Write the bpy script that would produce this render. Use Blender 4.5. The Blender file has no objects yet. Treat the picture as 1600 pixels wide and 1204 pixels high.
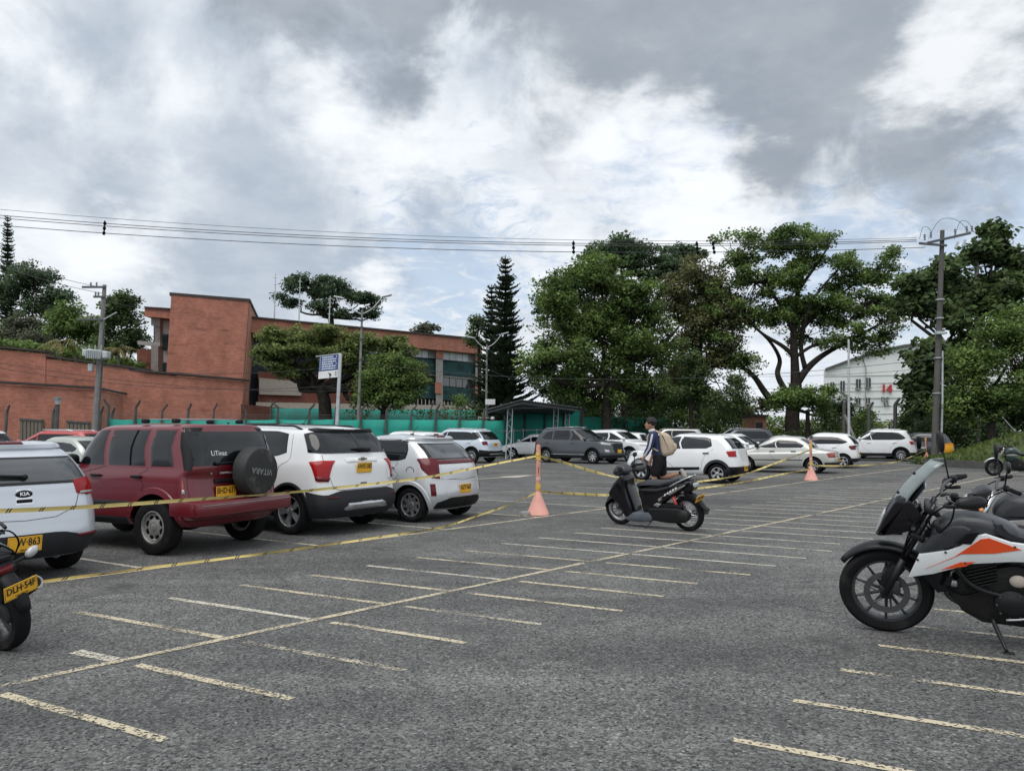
import bpy, bmesh, math, random
from math import sin, cos, pi, radians, sqrt, atan2, exp
from mathutils import Vector, Matrix, noise as mnoise

# ------------------------------------------------------------------ camera
S = bpy.context.scene
COL = S.collection
F_PX, CAM_H = 1200.0, 1.55
PITCH = math.atan(71 / 1200)
cam_d = bpy.data.cameras.new('camera'); cam = bpy.data.objects.new('camera', cam_d); COL.objects.link(cam)
cam.location = (0, 0, CAM_H); cam.rotation_euler = (pi / 2 + PITCH, 0, 0)
cam_d.sensor_width = 36; cam_d.lens = 27; cam_d.clip_start = .05; cam_d.clip_end = 3000
S.camera = cam

# ------------------------------------------------------------------ world: cloudy sky
SUN_EL, SUN_AZ = radians(62), radians(-150)      # azimuth from +Y towards +X
SUN_STRENGTH, SUN_ANGLE = 1.9, radians(50)
W_ = bpy.data.worlds.new('World'); S.world = W_; W_.use_nodes = True
W_.cycles.sampling_method = 'MANUAL'; W_.cycles.sample_map_resolution = 512
def direction(px, py):
    v = Vector(((px - 800) / F_PX, 1, 0)); y = -(py - 602) / F_PX
    v.y, v.z = cos(PITCH) - sin(PITCH) * y, sin(PITCH) + cos(PITCH) * y
    return v.normalized()
def build_sky():
    nt = W_.node_tree; nt.nodes.clear(); N = nt.nodes.new; L = nt.links.new
    def math_(op, a, b=None, clamp=False):
        n = N('ShaderNodeMath'); n.operation = op; n.use_clamp = clamp
        for i, v in enumerate((a, b)):
            if v is None: continue
            if isinstance(v, (int, float)): n.inputs[i].default_value = v
            else: L(v, n.inputs[i])
        return n.outputs[0]
    def maprange(v, a, b, c=0.0, d=1.0):
        n = N('ShaderNodeMapRange'); n.interpolation_type = 'SMOOTHSTEP'
        L(v, n.inputs[0])
        for i, q in enumerate((a, b, c, d)): n.inputs[i + 1].default_value = q
        return n.outputs[0]
    def mix(f, a, b):
        n = N('ShaderNodeMix'); n.data_type = 'RGBA'
        if isinstance(f, float): n.inputs[0].default_value = f
        else: L(f, n.inputs[0])
        for i, v in ((6, a), (7, b)):
            if isinstance(v, tuple): n.inputs[i].default_value = (*v, 1)
            else: L(v, n.inputs[i])
        return n.outputs[2]
    sky = N('ShaderNodeTexSky'); sky.sky_type = 'NISHITA'; sky.sun_disc = False
    sky.sun_elevation = SUN_EL; sky.sun_rotation = SUN_AZ
    sc = N('ShaderNodeVectorMath'); sc.operation = 'SCALE'; L(sky.outputs[0], sc.inputs[0]); sc.inputs[3].default_value = .11
    tc = N('ShaderNodeTexCoord'); d = tc.outputs['Generated']
    # clouds lie on a flat layer: divide the direction by its height
    sep = N('ShaderNodeSeparateXYZ'); L(d, sep.inputs[0])
    h = math_('ADD', math_('ABSOLUTE', sep.outputs[2]), .22)
    pl = N('ShaderNodeVectorMath'); pl.operation = 'DIVIDE'; L(d, pl.inputs[0])
    cb = N('ShaderNodeCombineXYZ')
    for i in range(3): L(h, cb.inputs[i])
    L(cb.outputs[0], pl.inputs[1])
    def noise(vec, scale, det, rough=.55, dist=0.0):
        n = N('ShaderNodeTexNoise'); L(vec, n.inputs['Vector']); n.inputs['Scale'].default_value = scale
        n.inputs['Detail'].default_value = det; n.inputs['Roughness'].default_value = rough; n.inputs['Distortion'].default_value = dist
        return n
    n1 = noise(pl.outputs[0], 1.7, 6, .60, .0).outputs[0]
    n2 = noise(pl.outputs[0], 4.6, 7, .60, .0).outputs[0]
    n3 = noise(d, 6.0, 8, .60, .3).outputs[0]
    wisp = noise(pl.outputs[0], 9.0, 5, .66, .8).outputs[0]
    def field(lst):
        """highest of the cones 1 - distance / radius round some directions"""
        out = None
        for px, py, r in lst:
            n = N('ShaderNodeVectorMath'); n.operation = 'DISTANCE'; L(d, n.inputs[0]); n.inputs[1].default_value = direction(px, py)
            m = N('ShaderNodeMath'); m.operation = 'MULTIPLY_ADD'; L(n.outputs['Value'], m.inputs[0]); m.inputs[1].default_value = -1 / r; m.inputs[2].default_value = 1
            out = m.outputs[0] if out is None else math_('MAXIMUM', out, m.outputs[0])
        return out
    def cloud(lst, nz, amp, e0, e1, a):
        f = math_('MULTIPLY_ADD', nz, amp * 2.5); f.node.inputs[2].default_value = -amp * 1.25
        v = math_('ADD', math_('MAXIMUM', field(lst), -1.0), f)
        return maprange(v, e0, e1, 0, a)
    dark = cloud([(960, 40, .17), (1110, 60, .20), (1240, 70, .20), (1345, 115, .15), (1430, 195, .16), (1445, 255, .10), (1195, 232, .08), (820, -10, .12), (620, -35, .10), (450, -40, .08), (1200, -180, .42), (1590, -25, .10), (500, -250, .3)], n3, .80, .08, .62, .92)
    mid = cloud([(360, 405, .19), (455, 370, .18), (400, 280, .15), (560, 400, .10), (200, 300, .11), (680, 335, .09), (150, 60, .17), (340, 40, .16), (40, 170, .13), (560, 60, .12), (760, 90, .10)], n3, 1.0, .05, .95, .85)
    blue = cloud([(1560, 335, .22), (1290, 400, .12), (1130, 175, .10), (1010, 270, .10), (690, 415, .15), (1560, 200, .1)], wisp, 1.3, .0, .9, .7)
    bright = cloud([(1490, 72, .085), (1575, 125, .09), (640, 255, .10), (520, 165, .08), (165, 395, .075), (590, 450, .06), (940, 195, .10), (1080, 320, .16)], n2, 1.4, .1, 1.1, .8)
    base = mix(maprange(n1, .40, .62), (.86, .90, .945), (.70, .75, .81))
    base = mix(math_('MULTIPLY', maprange(n2, .47, .66), .45), base, (.55, .61, .685))
    c = mix(blue, base, mix(.45, (.52, .66, .86), sc.outputs[0]))
    c = mix(mid, c, mix(maprange(n2, .35, .65), (.37, .44, .53), (.48, .545, .63)))
    c = mix(dark, c, mix(maprange(n2, .35, .68), (.29, .335, .39), (.38, .425, .475)))
    c = mix(bright, c, (.95, .975, 1.0))
    # towards the ground the layer thins into white haze
    c = mix(maprange(sep.outputs[2], .0, .13, .5, 0.0), c, (.82, .875, .93))
    bg = N('ShaderNodeBackground'); L(c, bg.inputs[0]); bg.inputs[1].default_value = 1.0
    out = N('ShaderNodeOutputWorld'); L(bg.outputs[0], out.inputs[0])
build_sky()
sun_d = bpy.data.lights.new('sun', 'SUN'); sun = bpy.data.objects.new('sun', sun_d); COL.objects.link(sun)
sun_d.energy = SUN_STRENGTH; sun_d.angle = SUN_ANGLE; sun_d.color = (1, .965, .91)
sv = Vector((sin(SUN_AZ) * cos(SUN_EL), cos(SUN_AZ) * cos(SUN_EL), sin(SUN_EL)))
sun.rotation_euler = sv.to_track_quat('Z', 'Y').to_euler()
S.view_settings.view_transform = 'Standard'; S.view_settings.look = 'None'
S.view_settings.exposure = 0.12; S.view_settings.gamma = 1.0; S.view_settings.use_curve_mapping = False
S.render.engine = 'CYCLES'; S.cycles.max_bounces = 5; S.cycles.transparent_max_bounces = 12
S.cycles.use_denoising = True
random.seed(7)
# ------------------------------------------------------------------ helpers
def at(px, py, Y):
    """world point at depth Y that the photograph shows at (px, py)"""
    v = direction(px, py); t = Y / v.y
    return Vector((v.x * t, Y, CAM_H + v.z * t))
def gp(px, py, z=0.0):
    v = direction(px, py); t = (z - CAM_H) / v.z
    return Vector((v.x * t, v.y * t, z))
LEAN = radians(2.0)                      # the lot slopes: plumb lines lean 2 degrees to the right of its normal

class MB:
    def __init__(s): s.v = []; s.f = []; s.uv = None
    def add(s, vs, fs):
        o = len(s.v); s.v += [tuple(v) for v in vs]; s.f += [tuple(i + o for i in f) for f in fs]; return s
    def box(s, c, d, rot=None):
        hx, hy, hz = d[0] / 2, d[1] / 2, d[2] / 2
        vs = [Vector((x, y, z)) for x in (-hx, hx) for y in (-hy, hy) for z in (-hz, hz)]
        if rot is not None: vs = [rot @ v for v in vs]
        c = Vector(c)
        return s.add([v + c for v in vs], [(0, 1, 3, 2), (4, 6, 7, 5), (0, 4, 5, 1), (2, 3, 7, 6), (0, 2, 6, 4), (1, 5, 7, 3)])
    def bbox(s, c, d, b=.01, rot=None):
        """box with chamfered edges"""
        hx, hy, hz = d[0] / 2, d[1] / 2, d[2] / 2; b = min(b, hx * .95, hy * .95, hz * .95)
        bm = bmesh.new(); bmesh.ops.create_cube(bm, size=1)
        for v in bm.verts: v.co = Vector((v.co.x * 2 * hx, v.co.y * 2 * hy, v.co.z * 2 * hz))
        bmesh.ops.bevel(bm, geom=bm.edges[:], offset=b, segments=2, profile=.5, affect='EDGES')
        bm.verts.index_update(); vs = [v.co.copy() for v in bm.verts]; fs = [[v.index for v in f.verts] for f in bm.faces]; bm.free()
        if rot is not None: vs = [rot @ v for v in vs]
        c = Vector(c)
        return s.add([v + c for v in vs], fs)
    def tube(s, pts, r, n=8, cap=True):
        pts = [Vector(p) for p in pts]
        rs = r if isinstance(r, (list, tuple)) else [r] * len(pts)
        vs = []; fs = []; up = None
        for i, p in enumerate(pts):
            d = (pts[min(i + 1, len(pts) - 1)] - pts[max(i - 1, 0)])
            d = d.normalized() if d.length > 1e-9 else Vector((0, 0, 1))
            if up is None:
                up = Vector((0, 0, 1)) if abs(d.z) < .9 else Vector((1, 0, 0))
            a = d.cross(up)
            if a.length < 1e-6: a = d.orthogonal()
            a.normalize(); b = a.cross(d).normalized(); up = b
            for k in range(n):
                t = 2 * pi * k / n; vs.append(p + (a * cos(t) + b * sin(t)) * rs[i])
        for i in range(len(pts) - 1):
            for k in range(n):
                fs.append((i * n + k, i * n + (k + 1) % n, (i + 1) * n + (k + 1) % n, (i + 1) * n + k))
        if cap: fs.append(tuple(range(n - 1, -1, -1))); fs.append(tuple((len(pts) - 1) * n + k for k in range(n)))
        return s.add(vs, fs)
    def lathe(s, prof, n=24, M=None, closed=False):
        """prof: (radius, height) turned about Z, then moved by matrix M"""
        vs = []; fs = []; m = len(prof)
        for k in range(n):
            t = 2 * pi * k / n
            for r, z in prof: vs.append(Vector((r * cos(t), r * sin(t), z)))
        for k in range(n):
            k2 = (k + 1) % n
            for i in range(m if closed else m - 1):
                j = (i + 1) % m; fs.append((k * m + i, k2 * m + i, k2 * m + j, k * m + j))
        if M is not None: vs = [M @ v for v in vs]
        return s.add(vs, fs)
    def prism(s, poly, a, b):
        """poly: 3-D points, extruded from +a to +b (vectors)"""
        a, b = Vector(a), Vector(b); n = len(poly); poly = [Vector(p) for p in poly]
        vs = [p + a for p in poly] + [p + b for p in poly]
        fs = [tuple(range(n)), tuple(range(2 * n - 1, n - 1, -1))] + [(i, (i + 1) % n, n + (i + 1) % n, n + i) for i in range(n)]
        return s.add(vs, fs)
    def slab(s, poly, w, b=.02, y=0.0, smooth=0, inset=None):
        """side profile (x, z) given a rounded thickness 2w across Y, centred on y"""
        P = [Vector((p[0], p[1])) for p in poly]
        if smooth: P = catmull2(P, smooth)
        n = len(P); area = sum(P[i].x * P[(i + 1) % n].y - P[(i + 1) % n].x * P[i].y for i in range(n))
        if area < 0: P.reverse()
        ins = b if inset is None else inset
        I = []
        for i in range(n):
            e1 = (P[i] - P[i - 1]); e2 = (P[(i + 1) % n] - P[i])
            n1 = Vector((-e1.y, e1.x)); n2 = Vector((-e2.y, e2.x))
            q = (n1.normalized() if n1.length else n1) + (n2.normalized() if n2.length else n2)
            I.append(P[i] + (q.normalized() if q.length else q) * ins)
        rings = [(I, -w), ([(p * .7 + q * .3) for p, q in zip(P, I)], -w + b * .25), (P, -w + b), (P, w - b), ([(p * .7 + q * .3) for p, q in zip(P, I)], w - b * .25), (I, w)]
        vs = []; fs = []
        for R, yy in rings: vs += [Vector((p.x, y + yy, p.y)) for p in R]
        for k in range(len(rings) - 1):
            for i in range(n): fs.append((k * n + i, k * n + (i + 1) % n, (k + 1) * n + (i + 1) % n, (k + 1) * n + i))
        fs.append(tuple(range(n - 1, -1, -1))); fs.append(tuple((len(rings) - 1) * n + i for i in range(n)))
        return s.add(vs, fs)
    def ell(s, c, r, n=16, m=10, rot=None, pw=1.0):
        vs = []; fs = []; c = Vector(c)
        for i in range(m + 1):
            th = pi * i / m
            for k in range(n):
                ph = 2 * pi * k / n
                q = [sin(th) * cos(ph), sin(th) * sin(ph), cos(th)]
                q = Vector([math.copysign(abs(u) ** pw, u) * rr for u, rr in zip(q, r)])
                vs.append((rot @ q if rot is not None else q) + c)
        for i in range(m):
            for k in range(n): fs.append((i * n + k, (i + 1) * n + k, (i + 1) * n + (k + 1) % n, i * n + (k + 1) % n))
        return s.add(vs, fs)
    def grid(s, rows):
        m = len(rows[0]); vs = [v for r in rows for v in r]
        return s.add(vs, [(i * m + j, i * m + j + 1, (i + 1) * m + j + 1, (i + 1) * m + j) for i in range(len(rows) - 1) for j in range(m - 1)])
    def mesh(s, name, m, smooth=None):
        me = bpy.data.meshes.new(name); me.from_pydata([tuple(v) for v in s.v], [], s.f)
        if m is not None: me.materials.append(m)
        if smooth:
            me.polygons.foreach_set('use_smooth', [True] * len(me.polygons))
            if smooth is not True: me.set_sharp_from_angle(angle=radians(smooth))
        me.update(); return me
    def build(s, name, m, parent=None, smooth=None, clean=False):
        me = s.mesh(name, m, None if clean else smooth)
        if clean:
            bm = bmesh.new(); bm.from_mesh(me); bmesh.ops.remove_doubles(bm, verts=bm.verts, dist=1e-5)
            bmesh.ops.recalc_face_normals(bm, faces=bm.faces); bm.to_mesh(me); bm.free()
            if smooth:
                me.polygons.foreach_set('use_smooth', [True] * len(me.polygons))
                if smooth is not True: me.set_sharp_from_angle(angle=radians(smooth))
        return link(name, me, parent)
def link(name, me, parent=None):
    o = bpy.data.objects.new(name, me); COL.objects.link(o)
    if parent is not None: o.parent = parent
    return o
def catmull2(P, k):
    n = len(P); out = []
    for i in range(n):
        a, b, c, d = P[i - 1], P[i], P[(i + 1) % n], P[(i + 2) % n]
        for j in range(k):
            t = j / k
            out.append(.5 * ((2 * b) + (c - a) * t + (2 * a - 5 * b + 4 * c - d) * t * t + (3 * b - a - 3 * c + d) * t ** 3))
    return out
def curve(P, k=6):
    P = [Vector(p) for p in P]; out = []
    for i in range(len(P) - 1):
        a, b, c, d = P[max(i - 1, 0)], P[i], P[i + 1], P[min(i + 2, len(P) - 1)]
        for j in range(k):
            t = j / k
            out.append(.5 * ((2 * b) + (c - a) * t + (2 * a - 5 * b + 4 * c - d) * t * t + (3 * b - a - 3 * c + d) * t ** 3))
    return out + [P[-1]]
def tag(o, label, cat=None, group=None, kind=None):
    if label: o['label'] = label
    if cat: o['category'] = cat
    if group: o['group'] = group
    if kind: o['kind'] = kind
    return o
def empty(name, loc=(0, 0, 0), rz=0.0, rx=0.0, ry=0.0):
    o = bpy.data.objects.new(name, None); COL.objects.link(o); o.location = loc; o.rotation_euler = (rx, ry, rz); o.empty_display_size = .2
    return o
def copy_tree(o, parent=None, kids=None):
    kids = kids if kids is not None else children_map()
    c = o.copy(); COL.objects.link(c)
    if parent is not None: c.parent = parent
    for ch in kids.get(o.name, []): copy_tree(ch, c, kids)
    return c
def children_map():
    d = {}
    for o in bpy.data.objects:
        if o.parent: d.setdefault(o.parent.name, []).append(o)
    return d
_txt = {}
def text_mesh(txt, size, mname, extrude=.001, align='CENTER', sx=1.0, bold=0.0):
    cu = bpy.data.curves.new('text', 'FONT'); cu.body = txt; cu.size = size; cu.extrude = extrude; cu.align_x = align; cu.align_y = 'CENTER'; cu.offset = bold
    cu.resolution_u = 2
    o = bpy.data.objects.new('text', cu); COL.objects.link(o)
    dg = bpy.context.evaluated_depsgraph_get(); me = bpy.data.meshes.new_from_object(o.evaluated_get(dg))
    bpy.data.objects.remove(o); bpy.data.curves.remove(cu)
    for v in me.vertices: v.co.x *= sx
    me.materials.clear(); me.materials.append(mname); return me
# ------------------------------------------------------------------ materials
M = {}
def nodes(name):
    m = bpy.data.materials.new(name); m.use_nodes = True; M[name] = m
    nt = m.node_tree; b = nt.nodes['Principled BSDF']
    return m, nt, b
def pm(name, col, rough=.5, metal=0.0, spec=.5, var=.12, scale=6.0, coat=0.0, bump=0.0, bscale=60.0, det=6, dirt=None, alpha=None):
    """plain procedural material: base colour and gloss wander a little with 3-D noise"""
    m, nt, b = nodes(name); N = nt.nodes.new; L = nt.links.new
    tc = N('ShaderNodeTexCoord'); n = N('ShaderNodeTexNoise'); L(tc.outputs['Object'], n.inputs['Vector'])
    n.inputs['Scale'].default_value = scale; n.inputs['Detail'].default_value = det; n.inputs['Roughness'].default_value = .6
    r = N('ShaderNodeValToRGB'); L(n.outputs[0], r.inputs[0])
    r.color_ramp.elements[0].position = .3; r.color_ramp.elements[1].position = .7
    r.color_ramp.elements[0].color = (*[max(0, c * (1 - var)) for c in col], 1); r.color_ramp.elements[1].color = (*[min(1, c * (1 + var)) for c in col], 1)
    out = r.outputs[0]
    if dirt:
        n2 = N('ShaderNodeTexNoise'); L(tc.outputs['Object'], n2.inputs['Vector']); n2.inputs['Scale'].default_value = dirt[1]; n2.inputs['Detail'].default_value = 8
        mr = N('ShaderNodeMapRange'); L(n2.outputs[0], mr.inputs[0]); mr.inputs[1].default_value = dirt[2]; mr.inputs[2].default_value = dirt[2] + .2
        mx = N('ShaderNodeMix'); mx.data_type = 'RGBA'; L(mr.outputs[0], mx.inputs[0]); L(out, mx.inputs[6]); mx.inputs[7].default_value = (*dirt[0], 1); out = mx.outputs[2]
    L(out, b.inputs['Base Color'])
    rr = N('ShaderNodeMapRange'); L(n.outputs[0], rr.inputs[0]); rr.inputs[1].default_value = .3; rr.inputs[2].default_value = .7
    rr.inputs[3].default_value = max(.02, rough * .85); rr.inputs[4].default_value = min(1, rough * 1.15); L(rr.outputs[0], b.inputs['Roughness'])
    b.inputs['Metallic'].default_value = metal; b.inputs['Specular IOR Level'].default_value = spec
    b.inputs['Coat Weight'].default_value = coat; b.inputs['Coat Roughness'].default_value = .04
    if bump:
        n3 = N('ShaderNodeTexNoise'); L(tc.outputs['Object'], n3.inputs['Vector']); n3.inputs['Scale'].default_value = bscale; n3.inputs['Detail'].default_value = 4
        bp = N('ShaderNodeBump'); bp.inputs['Strength'].default_value = bump; bp.inputs['Distance'].default_value = .01; L(n3.outputs[0], bp.inputs['Height']); L(bp.outputs[0], b.inputs['Normal'])
    return m
def asphalt():
    m, nt, b = nodes('asphalt'); N = nt.nodes.new; L = nt.links.new
    tc = N('ShaderNodeTexCoord'); v = tc.outputs['Object']
    def noi(s, d, r=.6):
        n = N('ShaderNodeTexNoise'); L(v, n.inputs['Vector']); n.inputs['Scale'].default_value = s; n.inputs['Detail'].default_value = d; n.inputs['Roughness'].default_value = r; return n.outputs[0]
    def ramp(f, a, ca, bb, cb):
        r = N('ShaderNodeValToRGB'); L(f, r.inputs[0]); e = r.color_ramp.elements
        e[0].position = a; e[0].color = (*ca, 1); e[1].position = bb; e[1].color = (*cb, 1); return r.outputs[0]
    def mix(f, a, bb, mode='MIX'):
        n = N('ShaderNodeMix'); n.data_type = 'RGBA'; n.blend_type = mode
        if isinstance(f, float): n.inputs[0].default_value = f
        else: L(f, n.inputs[0])
        L(a, n.inputs[6]); L(bb, n.inputs[7]); return n.outputs[2]
    vo = N('ShaderNodeTexVoronoi'); L(v, vo.inputs['Vector']); vo.inputs['Scale'].default_value = 70
    vo2 = N('ShaderNodeTexVoronoi'); L(v, vo2.inputs['Vector']); vo2.inputs['Scale'].default_value = 150
    sp = N('ShaderNodeSeparateColor'); L(vo.outputs['Color'], sp.inputs[0])
    sp2 = N('ShaderNodeSeparateColor'); L(vo2.outputs['Color'], sp2.inputs[0])
    stones = ramp(sp.outputs[0], .12, (.028, .029, .030), .98, (.36, .357, .348))
    fine = ramp(sp2.outputs[0], .1, (.045, .046, .047), .92, (.195, .194, .190))
    gap = N('ShaderNodeMapRange'); L(vo.outputs['Distance'], gap.inputs[0]); gap.inputs[1].default_value = .25; gap.inputs[2].default_value = .75
    base = mix(.55, stones, fine)
    fl = N('ShaderNodeMapRange'); L(sp.outputs[2], fl.inputs[0]); fl.inputs[1].default_value = .945; fl.inputs[2].default_value = 1.0
    lt = N('ShaderNodeRGB'); lt.outputs[0].default_value = (.35, .346, .338, 1); base = mix(fl.outputs[0], base, lt.outputs[0])
    fd = N('ShaderNodeMapRange'); L(sp.outputs[1], fd.inputs[0]); fd.inputs[1].default_value = .92; fd.inputs[2].default_value = .97
    db = N('ShaderNodeRGB'); db.outputs[0].default_value = (.03, .03, .03, 1); base = mix(fd.outputs[0], base, db.outputs[0])
    big = ramp(noi(.35, 8), .36, (.62, .63, .64), .66, (1.05, 1.05, 1.05))
    base = mix(1.0, base, big, 'MULTIPLY')
    midn = ramp(noi(3.2, 8, .65), .30, (.74, .74, .74), .72, (1.14, 1.14, 1.13))
    base = mix(1.0, base, midn, 'MULTIPLY')
    mpv = N('ShaderNodeMapping'); L(v, mpv.inputs[0]); mpv.inputs['Rotation'].default_value = (0, 0, radians(-47.8)); mpv.inputs['Scale'].default_value = (.10, 1.3, 1)
    tn = N('ShaderNodeTexNoise'); L(mpv.outputs[0], tn.inputs['Vector']); tn.inputs['Scale'].default_value = 1.2; tn.inputs['Detail'].default_value = 6
    base = mix(1.0, base, ramp(tn.outputs[0], .34, (.80, .80, .80), .66, (1.14, 1.14, 1.13)), 'MULTIPLY')
    oil = N('ShaderNodeMapRange'); L(noi(1.1, 5, .5), oil.inputs[0]); oil.inputs[1].default_value = .60; oil.inputs[2].default_value = .78
    dk = N('ShaderNodeRGB'); dk.outputs[0].default_value = (.052, .052, .053, 1)
    base = mix(oil.outputs[0], base, dk.outputs[0])
    wv = N('ShaderNodeTexNoise'); L(v, wv.inputs['Vector']); wv.inputs['Scale'].default_value = 1.6; wv.inputs['Detail'].default_value = 5
    wa = N('ShaderNodeVectorMath'); wa.operation = 'MULTIPLY_ADD'; L(wv.outputs['Color'], wa.inputs[0]); wa.inputs[1].default_value = (.9, .9, 0); L(v, wa.inputs[2])
    ve = N('ShaderNodeTexVoronoi'); ve.feature = 'DISTANCE_TO_EDGE'; L(wa.outputs[0], ve.inputs['Vector']); ve.inputs['Scale'].default_value = .42
    cr = N('ShaderNodeMapRange'); L(ve.outputs[0], cr.inputs[0]); cr.inputs[1].default_value = .003; cr.inputs[2].default_value = .012; cr.inputs[3].default_value = .75; cr.inputs[4].default_value = 0
    cm = N('ShaderNodeMapRange'); L(noi(.8, 4), cm.inputs[0]); cm.inputs[1].default_value = .52; cm.inputs[2].default_value = .60
    cf = N('ShaderNodeMath'); cf.operation = 'MULTIPLY'; L(cr.outputs[0], cf.inputs[0]); L(cm.outputs[0], cf.inputs[1])
    base = mix(cf.outputs[0], base, dk.outputs[0])
    L(base, b.inputs['Base Color']); b.inputs['Roughness'].default_value = .83; b.inputs['Specular IOR Level'].default_value = .35
    ad = N('ShaderNodeMath'); ad.operation = 'ADD'; L(sp.outputs[0], ad.inputs[0]); L(noi(28, 4), ad.inputs[1])
    bp = N('ShaderNodeBump'); bp.inputs['Strength'].default_value = .8; bp.inputs['Distance'].default_value = .007; L(ad.outputs[0], bp.inputs['Height']); L(bp.outputs[0], b.inputs['Normal'])
def worn_paint(name, col, wear, chip=.22):
    m, nt, b = nodes(name); N = nt.nodes.new; L = nt.links.new
    tc = N('ShaderNodeTexCoord'); v = tc.outputs['Object']
    n = N('ShaderNodeTexNoise'); L(v, n.inputs['Vector']); n.inputs['Scale'].default_value = 48; n.inputs['Detail'].default_value = 3; n.inputs['Roughness'].default_value = .75
    n2 = N('ShaderNodeTexNoise'); L(v, n2.inputs['Vector']); n2.inputs['Scale'].default_value = 1.7; n2.inputs['Detail'].default_value = 3
    a = N('ShaderNodeMath'); a.operation = 'MULTIPLY_ADD'; L(n2.outputs[0], a.inputs[0]); a.inputs[1].default_value = 1.1; L(n.outputs[0], a.inputs[2])
    mr = N('ShaderNodeMapRange'); L(a.outputs[0], mr.inputs[0]); mr.inputs[1].default_value = wear - .05; mr.inputs[2].default_value = wear + .07
    r = N('ShaderNodeValToRGB'); L(n.outputs[0], r.inputs[0]); r.color_ramp.elements[0].color = (*[c * .72 for c in col], 1); r.color_ramp.elements[1].color = (*col, 1)
    L(r.outputs[0], b.inputs['Base Color']); b.inputs['Roughness'].default_value = .8
    vo = N('ShaderNodeTexVoronoi'); L(v, vo.inputs['Vector']); vo.inputs['Scale'].default_value = 70; sp = N('ShaderNodeSeparateColor'); L(vo.outputs['Color'], sp.inputs[0])
    ch = N('ShaderNodeMath'); ch.operation = 'GREATER_THAN'; L(sp.outputs[1], ch.inputs[0]); ch.inputs[1].default_value = chip
    al = N('ShaderNodeMath'); al.operation = 'MULTIPLY'; L(mr.outputs[0], al.inputs[0]); L(ch.outputs[0], al.inputs[1]); L(al.outputs[0], b.inputs['Alpha'])
def brick(name, c1, c2, mortar, stain=.5):
    m, nt, b = nodes(name); N = nt.nodes.new; L = nt.links.new
    tc = N('ShaderNodeTexCoord'); uv = N('ShaderNodeUVMap')
    t = N('ShaderNodeTexBrick'); L(uv.outputs[0], t.inputs['Vector']); t.inputs['Scale'].default_value = 1.0
    t.inputs['Color1'].default_value = (*c1, 1); t.inputs['Color2'].default_value = (*c2, 1); t.inputs['Mortar'].default_value = (*mortar, 1)
    t.inputs['Brick Width'].default_value = .26; t.inputs['Row Height'].default_value = .085; t.inputs['Mortar Size'].default_value = .011; t.inputs['Mortar Smooth'].default_value = .3
    n = N('ShaderNodeTexNoise'); mp = N('ShaderNodeMapping'); L(uv.outputs[0], mp.inputs[0]); mp.inputs['Scale'].default_value = (.9, .5, 1); L(mp.outputs[0], n.inputs['Vector'])
    n.inputs['Scale'].default_value = .9; n.inputs['Detail'].default_value = 9; n.inputs['Roughness'].default_value = .65
    r = N('ShaderNodeValToRGB'); L(n.outputs[0], r.inputs[0]); e = r.color_ramp.elements
    e[0].position = .33; e[0].color = (.70, .66, .64, 1); e[1].position = .66; e[1].color = (1.15, 1.12, 1.1, 1)
    mx = N('ShaderNodeMix'); mx.data_type = 'RGBA'; mx.blend_type = 'MULTIPLY'; mx.inputs[0].default_value = 1; L(t.outputs[0], mx.inputs[6]); L(r.outputs[0], mx.inputs[7])
    # horizontal water stains
    n2 = N('ShaderNodeTexNoise'); mp2 = N('ShaderNodeMapping'); L(uv.outputs[0], mp2.inputs[0]); mp2.inputs['Scale'].default_value = (.5, 2.2, 1); L(mp2.outputs[0], n2.inputs['Vector']); n2.inputs['Scale'].default_value = .8; n2.inputs['Detail'].default_value = 6
    mr = N('ShaderNodeMapRange'); L(n2.outputs[0], mr.inputs[0]); mr.inputs[1].default_value = .60; mr.inputs[2].default_value = .74; mr.inputs[4].default_value = stain
    mx2 = N('ShaderNodeMix'); mx2.data_type = 'RGBA'; L(mr.outputs[0], mx2.inputs[0]); L(mx.outputs[2], mx2.inputs[6]); mx2.inputs[7].default_value = (c1[0] * .32, c1[1] * .36, c1[2] * .4, 1)
    L(mx2.outputs[2], b.inputs['Base Color']); b.inputs['Roughness'].default_value = .85
    bp = N('ShaderNodeBump'); bp.inputs['Strength'].default_value = .6; bp.inputs['Distance'].default_value = .01; L(t.outputs['Fac'], bp.inputs['Height']); bp.invert = True; L(bp.outputs[0], b.inputs['Normal'])
def leaf(name, c1, c2, c3=None, trans=.35):
    m, nt, b = nodes(name); N = nt.nodes.new; L = nt.links.new
    g = N('ShaderNodeNewGeometry'); tc = N('ShaderNodeTexCoord')
    n = N('ShaderNodeTexNoise'); L(tc.outputs['Object'], n.inputs['Vector']); n.inputs['Scale'].default_value = .8; n.inputs['Detail'].default_value = 5
    ad = N('ShaderNodeMath'); ad.operation = 'MULTIPLY_ADD'; L(g.outputs['Random Per Island'], ad.inputs[0]); ad.inputs[1].default_value = .16; L(n.outputs[0], ad.inputs[2])
    r = N('ShaderNodeValToRGB'); L(ad.outputs[0], r.inputs[0]); e = r.color_ramp.elements
    e[0].position = .34; e[0].color = (*c1, 1); e[1].position = .80; e[1].color = (*c2, 1)
    if c3: q = e.new(.92); q.color = (*c3, 1)
    L(r.outputs[0], b.inputs['Base Color']); b.inputs['Roughness'].default_value = .55; b.inputs['Specular IOR Level'].default_value = .3
    tr = N('ShaderNodeBsdfTranslucent'); L(r.outputs[0], tr.inputs[0]); ms = N('ShaderNodeMixShader'); ms.inputs[0].default_value = trans
    L(b.outputs[0], ms.inputs[1]); L(tr.outputs[0], ms.inputs[2]); L(ms.outputs[0], nt.nodes['Material Output'].inputs[0])
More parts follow.
